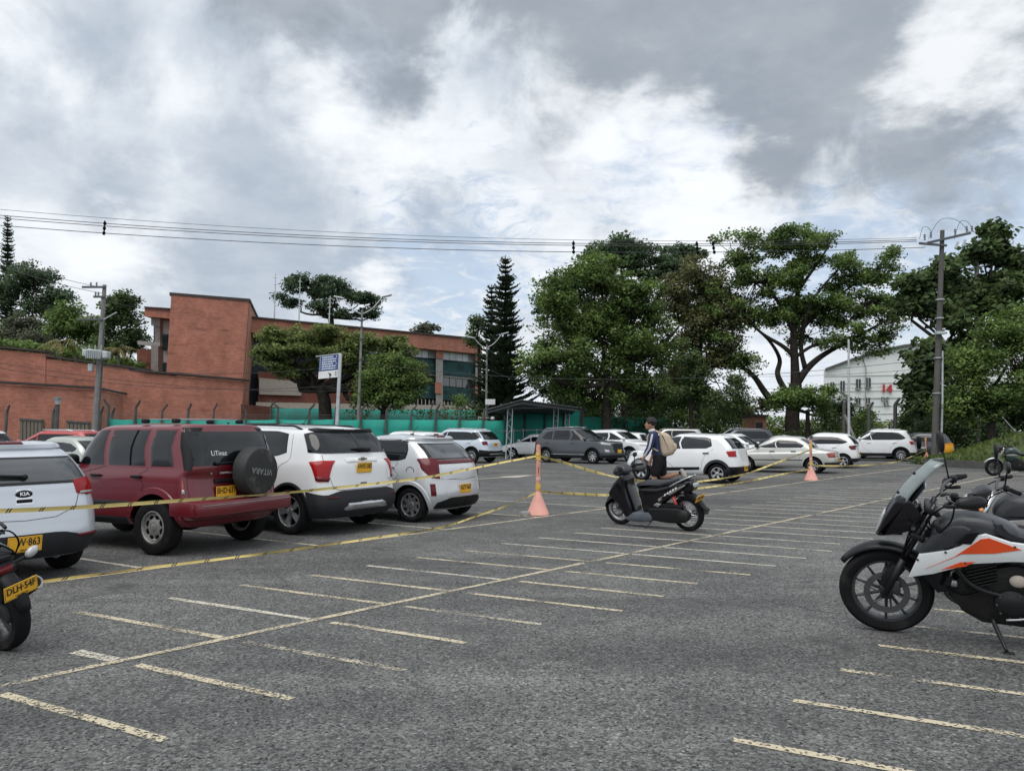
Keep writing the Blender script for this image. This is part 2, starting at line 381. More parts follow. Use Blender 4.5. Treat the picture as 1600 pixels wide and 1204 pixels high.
def paint(name, col, flake=0.0, rough=.32, dirt=.1):
    m = pm(name, col, rough=rough, metal=flake, spec=.5, var=.05, scale=1.8, coat=.6, dirt=((col[0] * .6 + .02, col[1] * .6 + .018, col[2] * .6 + .015), 2.5, .66))
    return m
def tape_mat():
    m, nt, b = nodes('caution_tape'); N = nt.nodes.new; L = nt.links.new
    uv = N('ShaderNodeUVMap'); sp = N('ShaderNodeSeparateXYZ'); L(uv.outputs[0], sp.inputs[0])
    a = N('ShaderNodeMath'); a.operation = 'MULTIPLY_ADD'; L(sp.outputs[1], a.inputs[0]); a.inputs[1].default_value = .035; L(sp.outputs[0], a.inputs[2])
    f = N('ShaderNodeMath'); f.operation = 'PINGPONG'; L(a.outputs[0], f.inputs[0]); f.inputs[1].default_value = .19
    g = N('ShaderNodeMath'); g.operation = 'LESS_THAN'; L(f.outputs[0], g.inputs[0]); g.inputs[1].default_value = .009
    n = N('ShaderNodeTexNoise'); L(uv.outputs[0], n.inputs['Vector']); n.inputs['Scale'].default_value = 9
    r = N('ShaderNodeValToRGB'); L(n.outputs[0], r.inputs[0]); r.color_ramp.elements[0].color = (.54, .40, .09, 1); r.color_ramp.elements[1].color = (.78, .65, .28, 1)
    mx = N('ShaderNodeMix'); mx.data_type = 'RGBA'; L(g.outputs[0], mx.inputs[0]); L(r.outputs[0], mx.inputs[6]); mx.inputs[7].default_value = (.03, .03, .03, 1)
    a2 = N('ShaderNodeMath'); a2.operation = 'ADD'; L(a.outputs[0], a2.inputs[0]); a2.inputs[1].default_value = .032
    f2 = N('ShaderNodeMath'); f2.operation = 'PINGPONG'; L(a2.outputs[0], f2.inputs[0]); f2.inputs[1].default_value = .19
    g2 = N('ShaderNodeMath'); g2.operation = 'LESS_THAN'; L(f2.outputs[0], g2.inputs[0]); g2.inputs[1].default_value = .009
    mx2 = N('ShaderNodeMix'); mx2.data_type = 'RGBA'; L(g2.outputs[0], mx2.inputs[0]); L(mx.outputs[2], mx2.inputs[6]); mx2.inputs[7].default_value = (.03, .03, .03, 1)
    L(mx2.outputs[2], b.inputs['Base Color']); b.inputs['Roughness'].default_value = .35
asphalt()
worn_paint('line_paint', (.58, .51, .37), .93, .17); worn_paint('far_paint', (.54, .51, .43), .86, .10); worn_paint('white_paint', (.60, .56, .47), .92, .15); worn_paint('faded_paint', (.52, .47, .37), 1.01)
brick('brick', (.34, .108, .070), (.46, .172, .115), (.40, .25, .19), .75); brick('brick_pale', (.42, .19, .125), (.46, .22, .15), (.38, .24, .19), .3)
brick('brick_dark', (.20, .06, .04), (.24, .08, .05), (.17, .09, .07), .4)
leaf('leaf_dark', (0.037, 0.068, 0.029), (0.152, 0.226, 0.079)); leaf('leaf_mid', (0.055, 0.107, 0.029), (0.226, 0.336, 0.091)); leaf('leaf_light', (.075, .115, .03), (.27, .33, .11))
leaf('leaf_yellow', (.13, .19, .02), (.40, .47, .08)); leaf('leaf_brown', (0.067, 0.083, 0.039), (0.226, 0.226, 0.098), (0.329, 0.195, 0.098)); leaf('leaf_pine', (.018, .032, .020), (.065, .095, .050), trans=.12)
leaf('leaf_grey', (.06, .074, .045), (.20, .215, .14)); leaf('leaf_bluish', (0.043, 0.076, 0.044), (0.140, 0.220, 0.110))
leaf('leaf_palm', (.06, .075, .025), (.24, .20, .07)); leaf('grass_blade', (.04, .07, .016), (.17, .23, .06))
pm('bark', (.030, .026, .022), .95, spec=.15, var=.55, scale=5, bump=.9, bscale=14); pm('bark_grey', (.13, .115, .10), .9, var=.35, scale=9, bump=.5, bscale=25)
pm('concrete', (.30, .29, .275), .85, var=.2, scale=3, bump=.25, bscale=40, dirt=((.13, .125, .115), 1.5, .56)); pm('concrete_dark', (.085, .082, .079), .9, var=.3, scale=4, bump=.3, bscale=30)
pm('soil', (.09, .07, .05), .95, var=.35, scale=5, bump=.5); pm('grass_soil', (.045, .068, .018), .95, var=.45, scale=3, bump=.6, bscale=30)
pm('teal_mesh', (.018, .30, .235), .75, var=.18, scale=1.4, bump=.3, bscale=4); pm('teal_mesh_old', (.02, .22, .18), .8, var=.28, scale=1.1)
pm('steel', (.42, .44, .46), .45, .7, var=.15); pm('steel_dark', (.10, .105, .11), .5, .6, var=.2); pm('galvanised', (.46, .48, .50), .5, .35, var=.18, scale=4)
pm('roof_metal', (.085, .088, .09), .6, .2, var=.3, scale=3); pm('tar', (.05, .042, .04), .9, var=.3)
pm('rubber', (.011, .011, .012), .8, spec=.14, var=.25, scale=12, bump=.15, bscale=90, dirt=((.03, .028, .026), 6, .6)); pm('black_plastic', (.010, .0105, .012), .5, spec=.22, var=.15, scale=10)
pm('dark_plastic', (.024, .026, .030), .6, spec=.22, var=.15, scale=8); pm('matte_black', (.005, .005, .006), .9, spec=.08, var=.2); pm('gap', (.015, .015, .016), .7, spec=.2, var=.1)
pm('satin_black', (.012, .0125, .014), .36, spec=.3, var=.12, scale=5); pm('gloss_black', (.006, .006, .008), .16, spec=.35, var=.1, coat=.2)
pm('chrome', (.72, .73, .75), .16, 1.0, var=.06); pm('alloy', (.50, .51, .53), .30, .85, var=.08); pm('alloy_dark', (.07, .072, .078), .35, .6, var=.1); pm('alloy_dull', (.36, .355, .345), .48, .6, var=.15, dirt=((.16, .14, .12), 7, .55))
pm('glass', (.006, .008, .010), .03, spec=.55, var=.2, scale=1.2); pm('glass_tint', (.016, .020, .024), .03, spec=.6, var=.3, scale=1.0)
pm('glass_clear', (.045, .05, .055), .035, spec=.95, var=.3, scale=2.0, coat=.5); pm('window_sky', (.52, .56, .60), .12, spec=.6, var=.25, scale=.6)
pm('red_lens', (.30, .004, .006), .2, spec=.35, var=.2, scale=9, coat=.15); pm('red_lens_dark', (.10, .004, .008), .2, spec=.35, var=.2, coat=.15)
pm('red_lens_pale', (.30, .055, .045), .3, var=.15, coat=.5); pm('clear_lens', (.40, .41, .42), .16, spec=.6, var=.12, scale=20, coat=.8); pm('amber_lens', (.60, .22, .05), .2, var=.1, coat=.6)
pm('plate_yellow', (.80, .43, .025), .42, var=.06); pm('plate_ink', (.03, .022, .012), .5, var=.05)
pm('white_plain', (.74, .75, .76), .45, var=.06); pm('sign_blue', (.022, .055, .21), .45, var=.12, scale=4); pm('sign_print', (.62, .68, .78), .5, var=.1)
pm('cone_pink', (.74, .37, .31), .62, var=.10, scale=5, dirt=((.58, .31, .26), 6, .6)); pm('cone_orange', (.62, .29, .21), .6, var=.14, scale=6, dirt=((.36, .14, .08), 7, .58)); pm('orange_box', (.72, .33, .02), .5, var=.1)
pm('skin', (.36, .19, .125), .55, var=.08); pm('hair', (.012, .010, .009), .6, var=.3, bump=.5); pm('navy_cloth', (.020, .030, .085), .85, var=.15, bump=.2, bscale=20); pm('white_cloth', (.66, .67, .70), .85, var=.08)
pm('black_cloth', (.012, .012, .014), .9, spec=.2, var=.2, bump=.3, bscale=14); pm('beige_cloth', (.44, .36, .27), .85, var=.14, scale=9, bump=.35, bscale=16); pm('sole', (.48, .43, .36), .8, var=.1); pm('shoe', (.34, .31, .28), .8, var=.1)
paint('paint_red', (.125, .006, .013), .0, .36); paint('paint_white', (.70, .715, .73), 0, .35); paint('paint_silver', (.56, .58, .60), .45, .33); paint('paint_pale_blue', (.54, .60, .67), .25, .33); paint('paint_grey', (.055, .062, .072), .2, .3)
paint('paint_beige_silver', (.52, .525, .50), .4, .36); paint('paint_signal_red', (.40, .035, .035), 0, .4); paint('paint_sage', (.40, .43, .40), .4, .36); paint('paint_rio', (.60, .64, .70), .35, .33)
pm('moto_white', (.66, .69, .70), .3, var=.05, coat=.6); pm('moto_orange', (.70, .075, .012), .35, var=.06, coat=.4); pm('moto_red', (.30, .015, .012), .35, var=.1, coat=.5)
pm('moto_grey', (.045, .048, .054), .42, .1, spec=.3, var=.1, coat=.1); pm('moto_green', (.016, .040, .038), .2, .2, var=.15, coat=.8); pm('seat_vinyl', (.013, .014, .017), .42, var=.15, bump=.15, bscale=80); pm('floor_plastic', (.085, .10, .12), .55, var=.2)
pm('engine', (.012, .012, .012), .55, .2, var=.4, scale=14, bump=.4, bscale=30); pm('spare_cover', (.026, .028, .028), .55, spec=.3, var=.3, scale=4, bump=.5, bscale=9, dirt=((.11, .108, .10), 5, .60)); pm('cover_print', (.20, .205, .205), .6, var=.3, scale=30)
pm('wall_white', (.70, .73, .73), .8, var=.08, scale=.3); pm('wall_cream', (.42, .37, .32), .85, var=.15); pm('red_paint', (.45, .03, .03), .5, var=.1); pm('window_dark', (.03, .04, .05), .2, var=.3)
pm('net_dark', (.012, .060, .062), .8, var=.5, scale=.9, dirt=((.008, .018, .022), .9, .5)); pm('frame_metal', (.16, .17, .175), .5, .4, var=.15)
pm('cable', (.03, .032, .036), .6, var=.1); pm('transformer', (.42, .46, .47), .5, .1, var=.1, dirt=((.22, .22, .2), 4, .6)); pm('lantern', (.50, .55, .58), .3, var=.1)
pm('stone_bits', (.10, .095, .09), .9, var=.5, scale=9)
tape_mat()
# ------------------------------------------------------------------ the setting
def box_uv(me):
    uv = me.uv_layers.new(name='UVMap')
    for p in me.polygons:
        n = p.normal
        if abs(n.z) > .8: a, b = Vector((1, 0, 0)), Vector((0, 1, 0))
        else:
            a = Vector((-n.y, n.x, 0)).normalized(); b = Vector((0, 0, 1))
        for li in p.loop_indices:
            co = me.vertices[me.loops[li].vertex_index].co
            uv.data[li].uv = (co.dot(a), co.dot(b))
def solid(name, base, top, m, parent=None, uv=True, kind=None):
    """prism between a base outline and a top outline (same count, 3-D points)"""
    n = len(base); b = MB(); b.add(list(base) + list(top), [tuple(range(n - 1, -1, -1)), tuple(range(n, 2 * n))] + [(i, (i + 1) % n, n + (i + 1) % n, n + i) for i in range(n)])
    o = b.build(name, m, parent)
    bm = bmesh.new(); bm.from_mesh(o.data); bmesh.ops.recalc_face_normals(bm, faces=bm.faces); bm.to_mesh(o.data); bm.free(); o.data.update()
    if uv: box_uv(o.data)
    if kind: o['kind'] = kind
    return o
def sheet(name, pts, z, m, parent=None):
    b = MB(); b.add([(p[0], p[1], z) for p in pts], [tuple(range(len(pts)))]); return b.build(name, m, parent)

ter = sheet('terrain', [(-900, -60), (900, -60), (900, 1500), (-900, 1500)], -.03, M['grass_soil']); ter['kind'] = 'structure'
lot = sheet('parking_lot', [(-60, -12), (19.0, -12), (21.6, 26.0), (19.9, 30.2), (18.4, 34.2), (24.5, 47), (31, 58), (-45, 56), (-60, 40)], 0, M['asphalt']); lot['kind'] = 'structure'

A0 = Vector((-2.65, 5.28)); AD = Vector((.672, .7405)).normalized(); CD = Vector((cos(radians(-28)), sin(radians(-28))))
def line(p, q, w, m, z=.004, name='painted_line'):
    p, q = Vector(p[:2]), Vector(q[:2]); d = (q - p).normalized(); n = Vector((-d.y, d.x)) * w / 2
    k = max(2, int((q - p).length / .25)); rnd = random.Random(int(p.x * 997 + p.y * 131))
    L_, R_ = [], []
    for i in range(k + 1):
        c = p.lerp(q, i / k) + n * rnd.uniform(-.12, .12); ww = rnd.uniform(.85, 1.1)
        L_.append(c + n * ww); R_.append(c - n * ww)
    b = MB(); b.grid([[Vector((v.x, v.y, z)) for v in L_], [Vector((v.x, v.y, z)) for v in R_]])
    return b.build(name, M[m], lot)
rs = random.Random(3)
line(A0 - AD * 3.0, A0 + AD * 33, .07, 'line_paint', .005)
for k in range(0, 42):
    p = A0 + AD * (.765 * (k - 1)); d = CD if k < 9 else Vector((cos(radians(-29.5)), sin(radians(-29.5))))
    if k != 1: line(p - d * rs.uniform(1.76, 1.86), p - d * .05, .068, 'far_paint' if k > 8 else ('line_paint' if k % 3 else 'white_paint'))
    else: line(p - d * .48, p - d * .05, .10, 'white_paint')
    line(p + d * (.18 if k < 9 else .06), p + d * rs.uniform(1.45, 1.75) * (1.0 if k < 8 else 1.12), .068, 'far_paint' if k > 8 else ('line_paint' if k in (0, 1) else ('faded_paint' if k in (2, 4) else 'line_paint')))
R0 = Vector((2.65, 5.66))
for k in range(-4, 24):
    p = R0 + AD * (.765 * k); line(p, p + CD * 2.1, .062, 'line_paint' if k != 1 else 'faded_paint')
# car bays: front line and slanted dividers
B0 = Vector((-4.08, 8.73)); B1 = Vector((15.27, 30.69)); BD = (B1 - B0).normalized()
line(B0 - BD * 8, B1 + BD * 3, .09, 'line_paint', .0055)
for k in range(-3, 12):
    p = B0 + BD * (2.31 * k); a = radians(-31.5 - .5 * max(0, k)); d = Vector((cos(a), sin(a))); line(p - d * 4.6, p - d * .05, .068, 'line_paint' if k % 2 else 'white_paint')
for k in range(0, 9):
    p = Vector((1.5, 26.5)) + BD * (2.4 * k); d = Vector((cos(radians(-35)), sin(radians(-35)))); line(p - d * 2.5, p + d * 2.3, .10, 'faded_paint')
# white direction arrow
a0, a1, a2 = gp(740, 748.5), gp(790, 745.5), gp(838, 741.5)
line(a0, a1, .16, 'white_paint', .006, 'painted_arrow_shaft')
dd = (a2 - a1).normalized(); nn = Vector((-dd.y, dd.x, 0))
b = MB(); b.add([(v.x, v.y, .006) for v in (a1 + nn * .42, a1 - nn * .42, a2)], [(0, 1, 2)]); b.build('painted_arrow_head', M['white_paint'], lot)

# grass bank on the right with its low kerb
def bank():
    K = [Vector((18.5, 34.6)), Vector((19.0, 33.4)), Vector((19.9, 30.6)), Vector((20.9, 27.5)), Vector((22.0, 23.5)), Vector((23.0, 18.0))]
    rows = []; rr = random.Random(5)
    for i, s in enumerate([j / 26 for j in range(27)]):
        q = s * (len(K) - 1); a = int(min(q, len(K) - 2)); k = K[a].lerp(K[a + 1], q - a); row = []
        for j in range(15):
            u = j / 14; x = u * 20
            hh = .28 + (.25 + 1.5 * min(1, s * 2.2)) * (1 - exp(-x / 2.0)) + .05 * x
            row.append(Vector((k.x + x, k.y + x * .55, hh + mnoise.noise(Vector((k.x + x, k.y + s * 9, 1.3)) * .6) * .18)))
        rows.append(row)
    b = MB(); b.grid(rows); o = b.build('grass_bank', M['grass_soil'], smooth=True); o['kind'] = 'structure'
    b = MB()
    for i in range(len(K) - 1):
        p, q = K[i], K[i + 1]; d = (q - p).normalized(); n = Vector((-d.y, d.x)) * .09
        b.prism([Vector((*(p + n), 0)), Vector((*(p - n), 0)), Vector((*(p - n), .30)), Vector((*(p + n), .30))], (0, 0, 0), Vector((*(q - p), 0)))
    o = b.build('kerb', M['concrete_dark']); o['kind'] = 'structure'
    b = MB()
    for _ in range(9000):
        i = rr.random() * 25.99; j = rr.random() ** 1.6 * 13.99; a, c = int(i), int(j); u, v = i - a, j - c
        p = rows[a][c].lerp(rows[a + 1][c], u).lerp(rows[a][c + 1].lerp(rows[a + 1][c + 1], u), v)
        t = rr.random() * 2 * pi; h = rr.uniform(.06, .2); w = rr.uniform(.03, .07); d = Vector((cos(t), sin(t), 0)) * w; tip = Vector((rr.uniform(-.1, .1), rr.uniform(-.1, .1), h))
        b.add([p - d, p + d, p + tip], [(0, 1, 2)])
    tag(b.build('grass', M['grass_blade']), 'short tufted grass covering the bank right of the lot', 'grass', kind='stuff')
bank()

# ---- brick wall and brick tower on the left
def up(p, q): return p
def brick_wall():
    r = empty('brick_wall', at(100, 700, 50)); inv = -Vector(r.location)
    def pt(px, py, Y): return at(px, py, Y) + inv
    def face(name, L, R, m, dep=1.2):
        """L, R: (px_top, py_top, px_bottom, py_bottom, Y)"""
        lt, lb, rt, rb = pt(L[0], L[1], L[4]), pt(L[2], L[3], L[4]), pt(R[0], R[1], R[4]), pt(R[2], R[3], R[4])
        d = Vector((-.12, 1, 0)) * dep
        return solid(name, [lb, rb, rb + d, lb + d], [lt, rt, rt + d, lt + d], M[m], r)
    face('wall', (-140, 532, -150, 720, 47.0), (72, 553, 66, 720, 50.0), 'brick')
    face('wall', (72, 560, 66, 720, 50.05), (268, 584, 258, 720, 53.0), 'brick')
    face('wall', (190, 580, 184, 720, 52.0), (381, 596, 372, 720, 54.0), 'brick')
    face('wall', (-140, 592, -150, 720, 45.6), (150, 609, 145, 720, 48.6), 'brick', 1.5)
    face('wall', (150, 609, 145, 720, 48.6), (187, 617, 183, 720, 51.0), 'brick_pale', .6)
    for a, c in (((-140, 529, 46.95), (72, 550, 49.95)), ((72, 557, 50.0), (228, 578, 52.4)), ((186, 577, 51.9), (383, 594, 53.9)), ((-140, 589.5, 45.5), (150, 606.5, 48.5)), ((150, 606.5, 48.5), (188, 615, 50.9))):
        p, q = pt(*a), pt(*c); MB().prism([p, p + Vector((0, 0, .13)), p + Vector((-.1, 1.3, .13)), p + Vector((-.1, 1.3, 0))], (0, -.1, -.02), q - p + Vector((0, -.1, -.02))).build('coping', M['tar'], r)
    for x0, x1, y0, Y in ((31, 66, 656, 46.3), (104, 139, 659.5, 47.5)):
        g = MB(); p = [pt(x0, y0, Y), pt(x1, y0 + 2.5, Y + .35), pt(x1 - 1, 720, Y + .35), pt(x0 - 1, 720, Y)]
        g.prism(p, (0, 0, 0), (0, .3, 0)); d = g.build('garage_door', M['soil'] if False else M['door_grey'], r)
        for i in range(6):
            u = (i + .5) / 6; MB().prism([p[0].lerp(p[1], u - .06), p[0].lerp(p[1], u + .06), p[3].lerp(p[2], u + .06), p[3].lerp(p[2], u - .06)], (0, -.06, -.03), (0, .02, -.03)).build('slat', M['door_grey'], d)
        MB().prism([p[0], p[1], p[1] + Vector((0, 0, .12)), p[0] + Vector((0, 0, .12))], (0, -.1, 0), (0, .2, 0)).build('lintel', M['concrete_dark'], d)
    tag(r, 'long low red brick wall with dark coping stained by water, left of the lot', 'wall')
pm('door_grey', (.15, .13, .105), .7, var=.15)
brick_wall()
def tower():
    Y = 60.0; r = empty('brick_tower', at(325, 690, Y)); inv = -Vector(r.location)
    def pt(px, py, Y): return at(px, py, Y) + inv
    bl, br, tl, tr = pt(253, 690, Y), pt(373, 690, Y + 1.5), pt(267.5, 461, Y), pt(389, 471, Y + 1.5)
    d = Vector((2.4, 9.5, 0)); back_t = pt(403, 500, Y + 11) - tr; dt = Vector((back_t.x, back_t.y, 0)); 
    tr2 = pt(403.5, 502, Y + 11); br2 = pt(391, 690, Y + 11); tl2 = tl + (tr2 - tr); bl2 = bl + (br2 - br)
    solid('wall', [bl, br, br2, bl2], [tl, tr, tr2, tl2], M['brick'], r)
    k = Vector((0, -.06, 0)); up_ = Vector((0, 0, .22)); sx = Vector((.12, 0, 0))
    solid('coping', [tl + k - sx, tr + k + sx, tr2 + sx, tl2 - sx], [tl + k + up_ - sx, tr + k + up_ + sx, tr2 + up_ + sx, tl2 + up_ - sx], M['tar'], r, uv=False)
    nrm = Vector((1, -.28, 0)) * .03
    cl = MB().add([br + nrm, br2 + nrm, tr2 + nrm, tr + nrm], [(0, 1, 2, 3)]).build('pale_side', M['brick_pale'], r); box_uv(cl.data)  # paler brick sheet laid over the tower's right face
    tag(r, 'tall windowless red brick tower with slanted dark roof edge', 'building')
tower()
def low_annex():
    """low brick parapet between tower and fence"""
    p = [at(377, 631, 52), at(443, 637, 56)]; q = [at(375, 700, 52), at(442, 700, 56)]
    d = Vector((0, 1.0, 0)); loc = q[0].copy()
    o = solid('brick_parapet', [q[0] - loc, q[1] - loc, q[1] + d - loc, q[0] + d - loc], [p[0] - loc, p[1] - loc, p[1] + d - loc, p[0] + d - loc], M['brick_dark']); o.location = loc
    tag(o, 'short dark brick parapet at the foot of the tower', 'wall')
low_annex()
def school():
    """long three storey building behind the trees: fascia beam, concrete columns, glazed bays with dark netting"""
    Ya, Yb = 66.0, 84.0; xa, xb = 400, 752
    r = empty('school_building', at(575, 690, 75)); inv = -Vector(r.location)
    def Yof(px): return 1 / ((1 / Ya) + (1 / Yb - 1 / Ya) * (px - xa) / (xb - xa))
    def pt(px, py, off=0.0): return at(px, py, Yof(px) + off) + inv
    def block(name, x0, x1, t0, t1, b0, b1, m, off=0.0, dep=.5, parent=None):
        d = Vector((-.1, 1, 0)) * dep
        c = [pt(x0, b0, off), pt(x1, b1, off)]; t = [pt(x0, t0, off), pt(x1, t1, off)]
        return solid(name, [c[0], c[1], c[1] + d, c[0] + d], [t[0], t[1], t[1] + d, t[0] + d], M[m], parent or r)
    block('fascia', 392, 753, 496, 531, 519, 553, 'brick', -1.2, 2.0); block('roof_edge', 391, 754, 493.6, 528.5, 496.2, 531.2, 'tar', -1.4, 6.0)
    block('back_wall', 392, 752, 515, 548, 690, 690, 'window_dark', 1.8, 6.0)
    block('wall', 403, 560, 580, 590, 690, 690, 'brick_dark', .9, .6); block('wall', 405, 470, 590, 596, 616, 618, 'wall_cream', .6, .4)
    block('wall', 400, 760, 628, 634, 690, 690, 'wall_cream', -1.5, .4)
    for x0, x1, m in ((617, 626, 'brick'), (681, 692, 'brick'), (743, 751, 'brick')): block('column', x0, x1, 540 + (x0 - 617) * .09, 541 + (x0 - 617) * .09, 690, 690, 'concrete', -.6, .9)
    for x0, x1, ya, yb in ((681, 692, 540, 559), (680, 690, 597, 614), (743, 751, 600, 622), (743, 751, 549, 566)): block('brick_facing', x0 - .3, x1 + .3, ya, ya + 1, yb, yb + 1, 'brick', -.75, .12)
    s = .095
    for x0, x1 in ((560, 617), (627, 680), (692, 743)):
        def yy(y, x): return y + (x - 625) * s
        # top glazing with panes
        for i in range(5):
            a = x0 + (x1 - x0) * i / 5; c = x0 + (x1 - x0) * (i + 1) / 5
            for (u, v) in ((532, 539.5), (539.5, 555.5)):
                w = block('window', a + .35, c - .35, yy(u, a) + .5, yy(u, c) + .5, yy(v, a) - .5, yy(v, c) - .5, 'window_sky', .1, .08)
        block('mullion_panel', x0, x1, yy(531, x0), yy(531, x1), yy(556, x0), yy(556, x1), 'frame_metal', .22, .1)
        block('netting', x0, x1, yy(557, x0), yy(557, x1), yy(579, x0), yy(579, x1), 'net_dark', -.2, .08)
        for i in range(5):
            a = x0 + (x1 - x0) * i / 5; c = x0 + (x1 - x0) * (i + 1) / 5
            block('window', a + .4, c - .4, yy(583, a), yy(583, c), yy(596, a), yy(596, c), 'glass_clear', .3, .08)
        block('slab', x0 - 1, x1 + 1, yy(579.5, x0), yy(579.5, x1), yy(582, x0), yy(582, x1), 'concrete', -.1, 1.5)
        block('netting', x0, x1, yy(597, x0), yy(597, x1), yy(618, x0), yy(618, x1), 'net_dark', -.2, .08)
        for i in range(9):
            a = x0 + (x1 - x0) * (i + .3) / 9; block('baluster', a, a + 1.3, yy(620, a), yy(620, a), yy(641, a), yy(641, a), 'wall_cream', -.5, .15)
    # left wing seen beside the tower
    def lw(name, x0, x1, t0, t1, b0, b1, m, Y, dep=.6):
        d = Vector((0, 1, 0)) * dep; c = [at(x0, b0, Y) + inv, at(x1, b1, Y + .3) + inv]; t = [at(x0, t0, Y) + inv, at(x1, t1, Y + .3) + inv]
        return solid(name, [c[0], c[1], c[1] + d, c[0] + d], [t[0], t[1], t[1] + d, t[0] + d], M[m], r)
    lw('fascia', 226, 272, 480, 483, 494, 498, 'brick', 64, 3); lw('roof_edge', 225, 272, 478.5, 481.5, 480.5, 483.5, 'tar', 63.8, 4)
    lw('bracket', 236, 250, 496, 497, 508, 510, 'concrete', 64.5); lw('column', 242, 250, 498, 498, 690, 690, 'concrete', 64.6); lw('ledge', 215, 250, 532, 535, 538, 541, 'concrete', 64.3)
    lw('column', 236, 247, 540, 540, 690, 690, 'concrete', 64.2)
    lw('window', 251, 264, 500, 501, 521, 522, 'window_sky', 65.4, .2); lw('netting', 249, 262, 523, 524, 545, 546, 'net_dark', 65.2, .2); lw('window', 248, 261, 548, 548, 566, 566, 'window_sky', 65.4, .2); lw('netting', 247, 260, 568, 568, 590, 590, 'net_dark', 65.2, .2)
    lw('wall', 214, 236, 545, 545, 690, 690, 'brick_dark', 66, 4); lw('back_wall', 240, 272, 495, 497, 690, 690, 'window_dark', 66.5, 2)
    tag(r, 'long brick and concrete school building with teal netting, behind the trees', 'building')
school()
def white_hall():
    Y = 105.0; r = empty('white_hall', at(1380, 690, Y)); inv = -Vector(r.location)
    def pt(px, py, o=0.0): return at(px, py, Y + o) + inv
    prof = [(1287, 690), (1287, 579), (1330, 563), (1375, 549.5), (1410, 542), (1450, 538), (1520, 536), (1600, 540), (1690, 552), (1690, 690)]
    poly = [pt(*p) for p in prof]; o = MB().prism(poly, (0, 0, 0), (12, 22, 0)).build('wall', M['wall_white'], r)
    for i in range(1, len(prof) - 2):
        p, q = pt(*prof[i]), pt(*prof[i + 1]); up_ = Vector((0, 0, .35)); MB().prism([p, q, q + up_, p + up_], (0, -.5, -.05), (12, 22.3, -.05)).build('roof_panel', M['roof_metal'], r)
    for x, y, w, h in ((1298, 597, 5, 17), (1313.5, 595, 6, 17), (1338, 592, 6.5, 15), (1353, 590, 7, 16), (1338, 622, 6, 10), (1353, 621, 6, 10), (1300, 624, 5, 10)):
        a = [pt(x, y, -.1), pt(x + w, y, -.1), pt(x + w, y + h, -.1), pt(x, y + h, -.1)]
        wo = MB().prism(a, (0, -.12, 0), (0, .3, 0)).build('window', M['window_dark'], r)
        m_ = pt(x + w / 2, y, -.3); n_ = pt(x + w / 2, y + h, -.3); MB().tube([m_, n_], .025, 4).build('mullion', M['white_plain'], wo)
        p, q = pt(x - 1, y + h + 1, -.2), pt(x + w + 1, y + h + 1, -.2); MB().prism([p, q, q + Vector((0, 0, .15)), p + Vector((0, 0, .15))], (0, -.3, 0), (0, .3, 0)).build('sill', M['concrete'], wo)
    me = text_mesh('14', 1.55, M['red_paint'], .06, bold=.05); t = link('lettering', me, r); t.location = pt(1385.5, 607.5, -.25); t.rotation_euler = (pi / 2, radians(2), 0)
    for k, (x, y, txt) in enumerate(((1383, 624, 'II IIIII'), (1386, 631, 'IIIIEL'),)):
        me = text_mesh('EL' if k else 'DE', .9, M['steel_dark'], .04); t = link('lettering', me, r); t.location = pt(x, y, -.25); t.rotation_euler = (pi / 2, radians(2), 0)
    MB().tube([pt(1347, 556, -.25), pt(1353, 575, -.25), pt(1352, 640, -.25)], .07, 5).build('downpipe', M['concrete'], r)
    for k in range(8): p, q = pt(1288, 588 + k * 12, -.06), pt(1600, 583 + k * 12, -.06); MB().prism([p, q, q + Vector((0, 0, .04)), p + Vector((0, 0, .04))], (0, -.02, 0), (0, .04, 0)).build('cladding_joint', M['concrete'], r)
    tag(r, 'white barrel-roofed hall with a red number 14, beyond the right trees', 'building')
white_hall()
def booth():
    Y = 56; p = [at(1172, 700, Y + 1.4), at(1179, 700, Y), at(1197, 700, Y + .5)]; r = empty('brick_booth', p[1]); inv = -p[1]
    h = Vector((.03, 0, 1)) * (at(1178, 657, Y).z)
    d = Vector((0, 2.2, 0)); b = [p[0] + inv, p[1] + inv, p[2] + inv, p[2] + d + inv, p[0] + d + inv]
    solid('wall', b, [v + h for v in b], M['brick_pale'], r)
    t = [v + h for v in b]; c = sum(t, Vector()) / 5; t = [c + (v - c) * 1.18 for v in t]; solid('roof', t, [v + Vector((0, 0, .16)) for v in t], M['tar'], r, uv=False)
    w = at(1186, 664, Y) + inv; MB().box(w + Vector((0, .05, 0)), (.45, .3, .4)).build('window', M['window_dark'], r)
    tag(r, 'small pale brick booth with flat dark roof beside the yellow hedge', 'booth')
booth()
